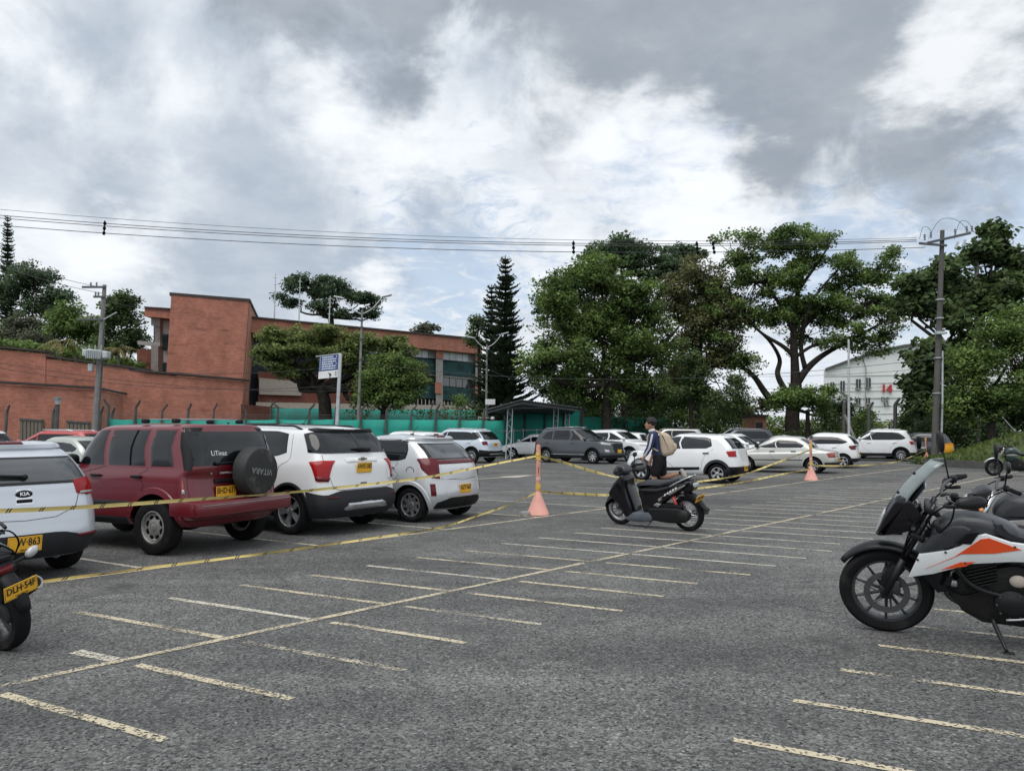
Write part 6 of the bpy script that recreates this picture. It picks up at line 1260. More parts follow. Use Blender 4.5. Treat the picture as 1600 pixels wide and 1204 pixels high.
    r, sh, ox = make_car('grey_suv', 'dark grey seven-seat SUV parked nose right, in front of the shelter', place(927, 724.5, -40, sp, -1, True), radians(-40), sp)
    q, t = sh.solve('f', 0, .60); p = sh.P(q, t); MB().bbox((p.x - ox + .02, 0, .60), (.012, .33, .16), .003).build('license_plate', M['plate_yellow'], r)
    # --- white hatchback facing left behind the grey SUV
    sp = auto('sedan', paint='paint_white', style='five'); make_car('white_low_sedan', 'low white car with its nose left, mostly hidden by the grey SUV', place(801, 715.5, 160, sp, 1, True), radians(160), sp)
    sp = auto('suv', paint='paint_white', H=1.64, L=4.5, arch='black_plastic', rails=None); make_car('white_crossover', 'white crossover nose right, just behind the grey SUV', (4.35, 41.2), radians(-37), sp)
    sp = auto('hatch', paint='paint_white', L=3.9, H=1.5); make_car('white_hatchback', 'white hatchback showing its rear pillar between the crossover and the person', (7.5, 45.5), radians(150), sp)
    sp = auto('hatch', paint='paint_white', H=1.56, tlm='red_lens_dark', L=3.9, xpt=[('brake_light', 'red_lens', [('r', .14, 1.44), ('r', -.14, 1.44)], [('r', .14, 1.41), ('r', -.14, 1.41)], False, .03)]); make_car('white_hatchback', 'white hatchback peeking out between the two silver-white cars', (-2.95, 27.4), radians(150), sp)
    # --- white hatchback with black arches
    w = .79
    sp = auto('hatch', L=3.70, W=1.58, H=1.49, WB=2.42, xra=.62, R=.29, rim=.185, style='five', belt=.99, hood=.90, zb=.24, rb=.10, rt=.42, paint='paint_white', arch='dark_plastic', archw=.07, gap=.06, handm='black_plastic', mirm='black_plastic', xcow=.92, xwt=1.62, tlm='red_lens', glass='glass_tint', side=[([(.86, 1.30), (1.02, 1.345), (1.66, 1.36)], [(.80, 1.12), (.98, 1.045), (1.66, 1.03)]), ([(1.76, 1.36), (2.0, 1.35), (2.1, 1.32)], [(1.76, 1.03), (2.3, 1.03), (2.46, 1.05)])],
              xpt=[('side_plate', 'black_plastic', [('s', 1.15, .48), ('s', 2.4, .44)], [('s', 1.15, .40), ('s', 2.2, .34)], True, .012), ('rear_bumper', 'black_plastic', [('s', .30, .50), ('r', 0, .50)], [('s', .30, .26), ('r', 0, .26)], True, .016)], plate=[('', '', 0, .44, 0)])
    make_car('white_arch_hatchback', 'white hatchback with black wheel arches behind the scooter and the person', place(1122, 755, 147, sp), radians(147), sp)
    sp = auto('sedan', L=4.12, W=1.62, H=1.395, WB=2.40, xra=.80, R=.285, rim=.18, style='seven', paint='paint_beige_silver', glass='glass_tint', handm='black_plastic', tlm='red_lens_pale', rb=.70, rt=1.20, belt=.90, mirm='black_plastic',
              xpt=[('side_moulding', 'dark_plastic', [('s', 1.15, .50), ('s', 3.0, .49)], [('s', 1.15, .47), ('s', 3.0, .46)], True, .014)], plate=[('', '', 0, .50, 0)])
    make_car('silver_sedan', 'beige-silver three-box sedan behind the second cone', place(1271, 739.5, 150, sp), radians(150), sp)
    sp = auto('hatch', L=3.55, W=1.60, H=1.49, WB=2.37, xra=.58, R=.285, rim=.185, paint='paint_white', tlm='red_lens_dark', belt=.97, rb=.06, rt=.36, hood=.85, style='five', plate=[('', '', 0, .60, 0)]); make_car('white_city_car', 'white city car partly hidden behind the silver sedan', place(1318, 731, 150, sp), radians(150), sp)
    sp = auto('suv', L=4.0, W=1.765, H=1.66, WB=2.52, xra=.72, R=.33, rim=.21, paint='paint_white', belt=1.06, style='multi', archw=.04, rails=(.6, 2.4), railm='alloy', tlm='red_lens')
    r, sh, ox = make_car('white_spare_suv', 'white SUV with a spare wheel on its tail, rightmost of the parked row', place(1408, 720.5, 152, sp), radians(152), sp)
    MB().lathe([(0, .12), (.24, .12), (.30, .09), (.32, 0), (.30, -.10), (0, -.10)], 30, Matrix.Translation((-ox - .10, -.05, .95)) @ Matrix.Rotation(-pi / 2, 4, 'Y')).build('spare_wheel', M['rubber'], r, smooth=40)
    sp = auto('hatch', paint='paint_white', L=3.8); make_car('white_hatchback', 'white car just behind the SUV with the spare wheel', (21.6, 42.6), radians(152), sp)
    sp = auto('hatch', paint='paint_grey', L=3.8); make_car('grey_hatchback', 'dark grey car glimpsed right of the tall pole foot', (23.9, 43.0), radians(150), sp)
    sp = auto('sedan', paint='paint_grey', glass='glass_tint'); make_car('grey_sedan', 'grey car glimpsed between the white city car and the white SUV', (20.2, 44.5), radians(-30), sp)
    sp = auto('sedan', paint='paint_white', H=1.46); make_car('white_sedan', 'white sedan nose right, between the white hatchback and the silver sedan', (8.6, 34.0), radians(-33), sp)
    sp = auto('suv', paint='paint_grey', H=1.70, L=4.6, railm='alloy'); make_car('dark_suv', 'dark SUV broadside before the brick booth', (15.2, 47.0), radians(178), sp)
    sp = auto('suv', paint='paint_beige_silver', H=1.74, L=4.7); make_car('pale_wagon', 'pale grey wagon roof beyond the white hatchback', (11.6, 49.5), radians(176), sp)
    # left background
    sp = auto('sedan', L=4.25, paint='paint_sage', glass='glass_tint', H=1.42, belt=.94); make_car('sage_sedan', 'grey-green sedan behind the red off-roader', (-11.6, 21.9), radians(158), sp)
    sp = auto('suv', paint='paint_signal_red', L=4.3, H=1.60, railm='alloy'); make_car('bright_red_car', 'bright red car behind the grey-green sedan', (-16.0, 29.0), radians(172), sp)
    sp = auto('suv', paint='paint_white', L=4.3, H=1.62); make_car('white_rack_suv', 'white SUV with dark roof at the far left edge', (-17.6, 25.5), radians(170), sp)
fleet()
# ------------------------------------------------------------------ motorcycles
_mw = {}
def moto_wheel(parent, x, R, W, rimR, n, m='alloy_dark', disc=True, wire=False, steer=0.0, tilt=.3):
    wo = empty('wheel', (x, 0, R), steer); wo.parent = parent; RX = Matrix.Rotation(-pi / 2, 4, 'X'); h = W / 2
    prof = [(rimR, -h * .75), (rimR + .015, -h * .95), (R * .90, -h), (R * .955, -h * .78), (R * .988, -h * .42), (R, 0), (R * .988, h * .42), (R * .955, h * .78), (R * .90, h), (rimR + .015, h * .95), (rimR, h * .75)]
    t = MB(); t.lathe(prof, 44, RX)
    t.build('tyre', M['rubber'], wo, smooth=35)
    b = MB(); b.lathe([(rimR + .004, h * .75), (rimR - .018, h * .7), (rimR - .024, h * .3), (rimR - .024, -h * .3), (rimR - .018, -h * .7), (rimR + .004, -h * .75)], 40, RX)
    for k in range(n):
        a = 2 * pi * k / n + tilt
        if wire:
            for s in (-1, 1): b.tube([(cos(a) * .04, s * .045, sin(a) * .04), (cos(a + s * .22) * (rimR - .02), 0, sin(a + s * .22) * (rimR - .02))], .0022, 4)
        else:
            for s in (-.10, .10) if n <= 6 else (0,): b.tube([(cos(a + s) * .05, 0, sin(a + s) * .05), (cos(a + s * .8 + .05) * (rimR - .015), 0, sin(a + s * .8 + .05) * (rimR - .015))], [.014, .010], 6)
    b.lathe([(0, .06), (.035, .06), (.05, .04), (.05, -.04), (.035, -.06), (0, -.06)], 16, RX); b.build('rim', M[m], wo, smooth=35)
    if disc:
        d = MB(); q = rimR * .66; d.lathe([(q, .062), (q, .068), (q * .72, .068), (q * .72, .062)], 36, RX, closed=True)
        for k in range(6): a = k * pi / 3; d.tube([(cos(a) * .045, .065, sin(a) * .045), (cos(a + .3) * q * .75, .065, sin(a + .3) * q * .75)], .007, 4)
        d.build('brake_disc', M['steel_dark'], wo, smooth=35)
    return wo
def guard(parent, x, z, R0, a0, a1, w, m, name='mudguard', th=.012):
    rows = []
    for k in range(15):
        a = radians(a0 + (a1 - a0) * k / 14); taper = 1 - .45 * abs(k / 7 - 1) ** 3
        rows.append([Vector((x + cos(a) * (R0 + dz), yy * w * taper, z + sin(a) * (R0 + dz))) for yy, dz in ((-1, -.025), (-.8, -.003), (-.4, .008), (0, .012), (.4, .008), (.8, -.003), (1, -.025))])
    o = MB().grid(rows).build(name, M[m], parent, smooth=True); md = o.modifiers.new('s', 'SOLIDIFY'); md.thickness = th; return o
def mirror(parent, base, tip, ang=0.0, s=(.085, .018, .05), rz=0.0):
    b = MB(); b.tube(curve([base, Vector(base).lerp(Vector(tip), .6) + Vector((0, .01, .02)), tip], 4), .007, 6); b.build('mirror_stem', M['black_plastic'], parent, smooth=True)
    rot = Matrix.Rotation(rz, 3, 'Z') @ Matrix.Rotation(ang, 3, 'X') ; MB().ell(Vector(tip), s, 18, 10, rot, .85).build('mirror', M['satin_black'], parent, smooth=True)
def handlebar(parent, x, z, half, back, rise=.05, m='black_plastic', guards=False, lever=True):
    for s in (1, -1):
        pts = curve([(x, 0, z), (x, s * .10, z + rise * .4), (x - back * .3, s * .20, z + rise), (x - back, s * half, z + rise * .8)], 5); MB().tube(pts, .012, 8).build('handlebar', M['steel_dark'], parent, smooth=True)
        a, e = pts[-6], pts[-1]; d = (e - a).normalized(); MB().tube([e - d * .13, e - d * .125, e, e + d * .004], [.014, .018, .018, .014], 10).build('grip', M['rubber'], parent, smooth=True)
        MB().bbox(e - d * .17, (.05, .06, .05), .012).build('switch_block', M['black_plastic'], parent, smooth=40)
        if lever: MB().tube(curve([e - d * .17 + Vector((.05, 0, 0)), e - d * .10 + Vector((.075, 0, -.005)), e + Vector((.06, 0, -.01))], 4), .006, 6).build('lever', M['alloy_dark'], parent, smooth=True)
        if guards:
            MB().tube(curve([e + d * .01, e + Vector((.06, s * .03, -.01)), e + Vector((.14, -s * .03, -.03)), e + Vector((.13, -s * .16, -.05)), e + Vector((.04, -s * .22, -.03))], 5), .013, 7).build('hand_guard', M['black_plastic'], parent, smooth=True)
def cables(parent, L_):
    for pts in L_: MB().tube(curve([Vector(p) for p in pts], 5), .006, 5).build('control_cable', M['matte_black'], parent, smooth=True)
def adventure_bike():
    fc = gp(1387, 984.5); h = radians(151); fw = Vector((cos(h), sin(h), 0)); r = empty('adventure_motorcycle', fc - fw * 1.43, h, radians(-11))
    moto_wheel(r, 1.43, .335, .105, .245, 10, 'alloy_dark', True, steer=radians(7)); moto_wheel(r, 0, .32, .14, .222, 10, 'alloy_dark')
    guard(r, 1.43, .335, .375, 35, 152, .085, 'satin_black', 'front_mudguard')
    for s in (1, -1):
        MB().tube([(1.43, s * .095, .335), (1.30, s * .095, .62)], [.030, .027], 10).build('fork_lower', M['satin_black'], r, smooth=True); MB().tube([(1.31, s * .095, .60), (1.075, s * .095, 1.05)], .022, 10).build('fork_tube', M['gloss_black'], r, smooth=True)
        MB().bbox((1.42, s * .10, .345), (.09, .035, .09), .015).build('axle_clamp', M['satin_black'], r, smooth=40)
    MB().bbox((1.36, .085, .40), (.07, .05, .10), .012).build('brake_caliper', M['alloy_dark'], r, smooth=40)
    MB().slab([(1.38, .57), (1.46, .44), (1.42, .40), (1.32, .52)], .115, .02, smooth=3).build('fork_guard', M['black_plastic'], r, smooth=40)
    for z, x in ((.80, 1.20), (1.00, 1.10)): MB().bbox((x, 0, z), (.11, .25, .045), .015, Matrix.Rotation(radians(-27), 3, 'Y')).build('fork_clamp', M['satin_black'], r, smooth=40)
    # headlight cowl
    MB().slab([(1.475, .785), (1.455, .87), (1.40, .99), (1.33, 1.09), (1.24, 1.10), (1.16, .98), (1.20, .86), (1.33, .80)], .125, .06, smooth=3).build('headlight_cowl', M['gloss_black'], r, smooth=40)
    MB().slab([(1.487, .80), (1.465, .88), (1.425, .965), (1.40, .955), (1.43, .87), (1.45, .80)], .075, .02, smooth=2).build('headlight', M['clear_lens'], r, smooth=40)
    MB().slab([(1.478, .79), (1.44, .80), (1.30, .82), (1.30, .79), (1.44, .775)], .05, .01).build('lower_lip', M['black_plastic'], r)
    # windscreen: curved sheet with a darker edge
    rows = []
    for i in range(9):
        v = i / 8; xx = 1.395 - .30 * v + .03 * sin(pi * v); zz = 1.00 + .37 * v; wd = .122 - .045 * v * v
        rows.append([Vector((xx - .085 * abs(u) ** 2, u * wd, zz - .01 * abs(u))) for u in (-1, -.75, -.5, -.25, 0, .25, .5, .75, 1)])
    o = MB().grid(rows).build('windscreen', M['screen_grey'], r, smooth=True); md = o.modifiers.new('s', 'SOLIDIFY'); md.thickness = .005
    for k in (0.33, .7): z = 1.0 + .4 * k; MB().ell((1.395 - .30 * k + .02, .09, z), (.012, .012, .012), 8, 6).build('screen_bolt', M['gloss_black'], o)
    for s in (1, -1): MB().tube([(1.22, s * .05, 1.02), (1.21, s * .06, 1.2)], .008, 6).build('screen_stay', M['black_plastic'], r)
    MB().bbox((1.17, 0, 1.13), (.018, .17, .12), .008, Matrix.Rotation(radians(-35), 3, 'Y')).build('instrument_panel', M['dash_glass'], r, smooth=40); MB().bbox((1.182, 0, 1.13), (.022, .19, .14), .01, Matrix.Rotation(radians(-35), 3, 'Y')).build('instrument_case', M['black_plastic'], r, smooth=40)
    handlebar(r, 1.03, 1.10, .40, .16, .06, guards=True)
    mirror(r, (.98, -.24, 1.15), (1.03, -.33, 1.43), radians(8), (.022, .065, .085), .3); mirror(r, (.98, .24, 1.15), (.86, .44, 1.17), radians(20), (.10, .035, .045), .4)
    # fuel tank, side panels
    MB().slab([(1.12, .83), (1.05, .92), (.95, .965), (.80, .97), (.66, .93), (.56, .87), (.60, .80), (1.02, .76)], .12, .06, smooth=4).build('fuel_tank', M['moto_grey'], r, smooth=50)
    MB().lathe([(0, .012), (.05, .012), (.055, 0)], 18, Matrix.Translation((.83, 0, 1.06))).build('tank_cap', M['gloss_black'], r, smooth=40)
    for s in (1, -1):
        y = s * .185
        MB().slab([(1.265, .52), (1.19, .70), (1.00, .745), (.93, .78), (.85, .855), (.77, .88), (.62, .83), (.40, .81), (.22, .85), (.20, .78), (.42, .70), (.62, .69), (.86, .655), (1.10, .56)], .016, .008, y).build('side_panel', M['moto_white'], r, smooth=40)
        MB().slab([(1.15, .60), (.97, .70), (.80, .845), (.75, .855), (.56, .785), (.72, .745), (.92, .725)], .004, .002, y + s * .016).build('panel_stripe', M['moto_orange'], r); MB().slab([(1.05, .60), (.93, .665), (.84, .675), (.90, .635)], .004, .002, y + s * .016).build('panel_stripe', M['moto_orange'], r)
        MB().slab([(1.18, .715), (1.10, .84), (.96, .92), (.86, .90), (.92, .80), (1.0, .76)], .03, .015, s * .165, smooth=2).build('shroud', M['moto_grey'], r, smooth=40); MB().slab([(.96, .80), (.88, .885), (.80, .90), (.86, .80)], .008, .004, y + s * .012).build('panel_inset', M['gloss_black'], r)
        MB().tube(curve([(1.08, s * .17, .95), (.95, s * .17, .60), (.80, s * .15, .45), (.45, s * .13, .38)], 5), .018, 8).build('frame_rail', M['satin_black'], r, smooth=True)
        MB().slab([(1.20, .56), (1.08, .57), (.98, .52), (1.0, .42), (1.08, .40)], .02, .008, s * .13).build('radiator_shroud', M['black_plastic'], r, smooth=40)
        MB().tube([(.40, s * .11, .36), (0, s * .09, .32)], [.04, .025], 8).build('swingarm', M['satin_black'], r, smooth=True); MB().bbox((.40, s * .22, .32), (.07, .09, .03), .01).build('footrest', M['steel_dark'], r)
    MB().slab([(.72, .95), (.58, .86), (.35, .84), (.10, .90), (-.18, .97), (-.42, 1.0), (-.46, .95), (-.15, .88), (.2, .79), (.5, .79), (.66, .84)], .135, .05, smooth=3).build('seat', M['seat_vinyl'], r, smooth=50)
    MB().slab([(.30, .82), (-.40, .95), (-.52, .90), (-.2, .80), (.2, .66)], .10, .03, smooth=2).build('tail', M['black_plastic'], r, smooth=40); MB().bbox((-.53, 0, .90), (.04, .16, .05), .012).build('tail_light', M['red_lens'], r)
    guard(r, 0, .32, .37, 90, 200, .07, 'black_plastic', 'rear_mudguard')
    MB().slab([(.98, .48), (1.0, .36), (.92, .26), (.74, .20), (.42, .20), (.34, .30), (.36, .50), (.50, .64), (.80, .66)], .115, .03).build('engine', M['engine'], r, smooth=30)
    MB().bbox((.80, 0, .52), (.17, .21, .26), .02, Matrix.Rotation(radians(24), 3, 'Y')).build('cylinder_block', M['engine'], r, smooth=40); MB().bbox((.85, 0, .64), (.19, .19, .10), .02, Matrix.Rotation(radians(24), 3, 'Y')).build('cylinder_head', M['satin_black'], r, smooth=40)
    MB().bbox((1.02, 0, .56), (.05, .30, .22), .01, Matrix.Rotation(radians(-20), 3, 'Y')).build('radiator', M['matte_black'], r)
    for a_ in range(9): t_ = 2 * pi * a_ / 9; MB().lathe([(0, .012), (.007, .012), (.008, 0)], 8, Matrix.Translation((.62 + .092 * cos(t_), .155, .355 + .092 * sin(t_))) @ Matrix.Rotation(-pi / 2, 4, 'X')).build('cover_bolt', M['steel_dark'], r)
    for pts_ in ([(1.02, .13, .66), (.95, .16, .72), (.86, .13, .70)], [(1.02, .14, .46), (.92, .17, .42), (.80, .14, .46)], [(.70, .12, .62), (.58, .16, .66), (.46, .13, .60)]): MB().tube(curve(pts_, 5), .014, 7).build('coolant_hose', M['matte_black'], r, smooth=True)
    MB().slab([(.44, .30), (.36, .42), (.30, .62), (.36, .70), (.46, .62), (.50, .42)], .10, .02).build('frame_plate', M['satin_black'], r, smooth=30); MB().tube(curve([(.95, .12, .80), (.75, .15, .70), (.48, .15, .66), (.20, .13, .72), (-.3, .10, .86)], 4), .016, 8).build('sub_frame', M['satin_black'], r, smooth=True)
    MB().tube(curve([(.46, .17, .32), (.55, .19, .28), (.66, .19, .26)], 4), .008, 6).build('gear_lever', M['steel'], r, smooth=True)
    MB().lathe([(0, .05), (.05, .05), (.075, .035), (.105, .02), (.11, 0)], 22, Matrix.Translation((.62, .13, .355)) @ Matrix.Rotation(-pi / 2, 4, 'X')).build('clutch_cover', M['satin_black'], r, smooth=40); MB().lathe([(0, .04), (.07, .035), (.085, 0)], 20, Matrix.Translation((.42, .13, .35)) @ Matrix.Rotation(-pi / 2, 4, 'X')).build('sprocket_cover', M['engine'], r, smooth=40)
    for k in range(6): MB().box((.80, .02, .48 + k * .025), (.20, .25, .008), Matrix.Rotation(radians(20), 3, 'Y')).build('cooling_fin', M['engine'], r)
    MB().slab([(.97, .36), (.93, .26), (.80, .185), (.44, .175), (.42, .20), (.75, .225), (.90, .30)], .10, .015).build('belly_guard', M['satin_black'], r, smooth=40)
    MB().ell((.58, .15, .535), (.055, .02, .045), 14, 8).build('engine_breather', M['wall_cream'], r, smooth=True); MB().bbox((1.0, .13, .475), (.10, .03, .05), .01).build('horn', M['alloy'], r, smooth=40)
    MB().tube(curve([(.92, -.05, .45), (1.02, -.06, .33), (.85, -.10, .22), (.5, -.13, .20), (.2, -.16, .32), (-.15, -.18, .45)], 5), .025, 8).build('exhaust_pipe', M['steel_dark'], r, smooth=True); MB().tube([(-.05, -.18, .40), (-.42, -.2, .55)], [.05, .055], 12).build('silencer', M['satin_black'], r, smooth=True)
    MB().tube([(.22, 0, .72), (.16, 0, .42)], .035, 10).build('rear_shock', M['moto_orange'], r, smooth=True)
    MB().tube(curve([(.74, .13, .235), (.70, .20, .14), (.665, .27, .066)], 4), [.016] * 5 + [.012] * 4, 8).build('side_stand', M['satin_black'], r, smooth=True); MB().bbox((.655, .285, .06), (.07, .045, .014), .005, Matrix.Rotation(radians(11), 3, 'X')).build('stand_foot', M['satin_black'], r)
    cables(r, [[(.95, .26, 1.13), (1.08, .20, 1.02), (1.14, .10, .90), (1.05, .06, .80)], [(.95, .24, 1.12), (.98, .26, .98), (1.06, .18, .86)], [(.95, -.24, 1.13), (1.10, -.15, 1.0), (1.12, -.05, .85)], [(1.12, .1, 1.0), (1.24, .12, .86), (1.30, .11, .66), (1.37, .10, .46)]])
    for s in (1, -1): MB().tube([(1.22, s * .12, .90), (1.22, s * .20, .90)], .008, 6).build('indicator_stalk', M['black_plastic'], r); MB().bbox((1.22, s * .23, .90), (.03, .06, .02), .008).build('indicator', M['dark_plastic'], r, smooth=True)
    for x_, z_ in ((1.20, .66), (1.02, .73), (.60, .80), (.32, .80), (.90, .66)):
        for s in (1, -1): MB().lathe([(0, .006), (.008, .005), (.010, 0)], 10, Matrix.Translation((x_, s * .201, z_)) @ Matrix.Rotation(-s * pi / 2, 4, 'X')).build('panel_bolt', M['steel_dark'], r)
    tag(r, 'black, white and orange adventure motorcycle, largest at the right edge', 'motorcycle', 'motorcycles and scooter')
pm('screen_grey', (.20, .235, .235), .12, spec=.6, var=.15, coat=.5); pm('dash_glass', (.30, .40, .52), .15, spec=.6, var=.2, coat=.6)
adventure_bike()
def naked_bike(name, label, org, h, tank, R=.30, lean=-9, steer=0.0, wheelm='alloy_dark', scale=1.0, fender='satin_black', bag=False):
    r = empty(name, (org[0], org[1], 0), radians(h), radians(lean)); 
    moto_wheel(r, 1.34, R, .095, R - .085, 6, wheelm, True, steer=steer); moto_wheel(r, 0, R, .12, R - .09, 6, wheelm)
    guard(r, 1.34, R, R + .04, 25, 160, .07, fender, 'front_mudguard')
    for s in (1, -1):
        MB().tube([(1.34, s * .09, R), (1.22, s * .09, .60)], [.028, .026], 10).build('fork_lower', M['satin_black'], r, smooth=True); MB().tube([(1.225, s * .09, .58), (1.06, s * .09, 1.0)], .019, 10).build('fork_tube', M['chrome'], r, smooth=True)
        MB().tube([(.42, s * .1, .36), (0, s * .09, R)], [.03, .022], 8).build('swingarm', M['satin_black'], r, smooth=True); MB().tube([(.05, s * .12, .34), (.18, s * .12, .72)], .03, 8).build('rear_shock', M['steel_dark'], r, smooth=True)
        MB().tube(curve([(1.02, s * .10, .85), (.92, s * .12, .5), (.6, s * .12, .3), (.42, s * .11, .36)], 5), .017, 8).build('frame_rail', M['satin_black'], r, smooth=True)
        MB().ell((1.16, s * .19, .88), (.022, .05, .022), 10, 6).build('indicator', M['amber_lens'], r, smooth=True); MB().slab([(1.02, .70), (.80, .74), (.70, .62), (.92, .56)], .01, .005, s * .15, smooth=2).build('side_cover', M[tank], r, smooth=40)
    MB().lathe([(0, .085), (.06, .075), (.09, .03), (.095, -.03), (.06, -.10), (0, -.11)], 24, Matrix.Translation((1.20, 0, .90)) @ Matrix.Rotation(pi / 2, 4, 'Y')).build('headlight_shell', M['satin_black'], r, smooth=True); MB().lathe([(0, .093), (.05, .085), (.082, .05)], 24, Matrix.Translation((1.21, 0, .90)) @ Matrix.Rotation(pi / 2, 4, 'Y')).build('headlight_glass', M['clear_lens'], r, smooth=True)
    MB().slab([(1.22, 1.0), (1.12, 1.06), (1.06, 1.03), (1.12, .96)], .10, .03, smooth=2).build('instrument_cowl', M['moto_grey'], r, smooth=40)
    handlebar(r, 1.02, 1.02, .36, .14, .07); mirror(r, (.98, .22, 1.10), (.96, .34, 1.30), 0, (.02, .07, .05)); mirror(r, (.98, -.22, 1.10), (1.0, -.33, 1.32), 0, (.02, .06, .085))
    MB().slab([(1.06, .80), (1.00, .93), (.85, 1.0), (.68, .96), (.56, .82), (.62, .74), (.95, .72)], .15, .085, smooth=4).build('fuel_tank', M[tank], r, smooth=50); MB().slab([(1.02, .76), (.82, .80), (.62, .75), (.7, .73), (.95, .72)], .155, .02, smooth=2).build('tank_trim', M['alloy_dull'], r, smooth=40)
    MB().slab([(.60, .84), (.35, .80), (.0, .84), (-.28, .88), (-.30, .82), (.0, .75), (.4, .70), (.6, .74)], .13, .05, smooth=3).build('seat', M['seat_vinyl'], r, smooth=50)
    MB().slab([(.25, .74), (-.28, .84), (-.38, .78), (-.1, .68), (.2, .55)], .10, .03, smooth=2).build('tail', M['black_plastic'], r, smooth=40); guard(r, 0, R, R + .05, 60, 175, .07, 'black_plastic', 'rear_mudguard')
    MB().slab([(.95, .46), (.93, .30), (.75, .20), (.45, .20), (.38, .36), (.5, .56), (.78, .66)], .12, .045, smooth=2).build('engine', M['engine'], r, smooth=40); MB().lathe([(0, .05), (.07, .04), (.10, 0)], 20, Matrix.Translation((.58, .11, .34)) @ Matrix.Rotation(-pi / 2, 4, 'X')).build('clutch_cover', M['satin_black'], r, smooth=40)
    for k in range(5): MB().box((.74, 0, .48 + k * .03), (.19, .24, .008)).build('cooling_fin', M['engine'], r)
    MB().tube(curve([(.88, -.06, .45), (.95, -.08, .28), (.7, -.12, .2), (.3, -.15, .24)], 5), .022, 8).build('exhaust_pipe', M['steel_dark'], r, smooth=True); MB().tube([(.32, -.16, .24), (-.30, -.18, .36)], [.04, .05], 12).build('silencer', M['steel_dark'], r, smooth=True)
    MB().tube([(.48, .13, .22), (.40, .26, .05)], .013, 7).build('side_stand', M['satin_black'], r, smooth=True)
    cables(r, [[(.92, .22, 1.09), (1.08, .18, 1.0), (1.12, .08, .85)], [(.92, -.22, 1.09), (1.1, -.15, 1.02), (1.12, -.06, .85)]])
    if bag: MB().slab([(.35, .86), (.30, 1.02), (-.05, 1.08), (-.30, 1.05), (-.32, .92), (0, .86)], .17, .06, smooth=3).build('tail_bag', M['seat_vinyl'], r, smooth=50)
    tag(r, label, 'motorcycle', 'motorcycles and scooter'); return r
naked_bike('grey_motorcycle', 'grey motorcycle with round headlight, just behind the adventure motorcycle', (5.42, 6.74), 152, 'moto_grey')
p = gp(1553, 743); hh = radians(160); naked_bike('green_motorcycle', 'dark green motorcycle parked by the grass bank kerb', (p.x - cos(hh) * 1.34, p.y - sin(hh) * 1.34), 160, 'moto_green', fender='alloy', steer=.25, wheelm='alloy_dark')
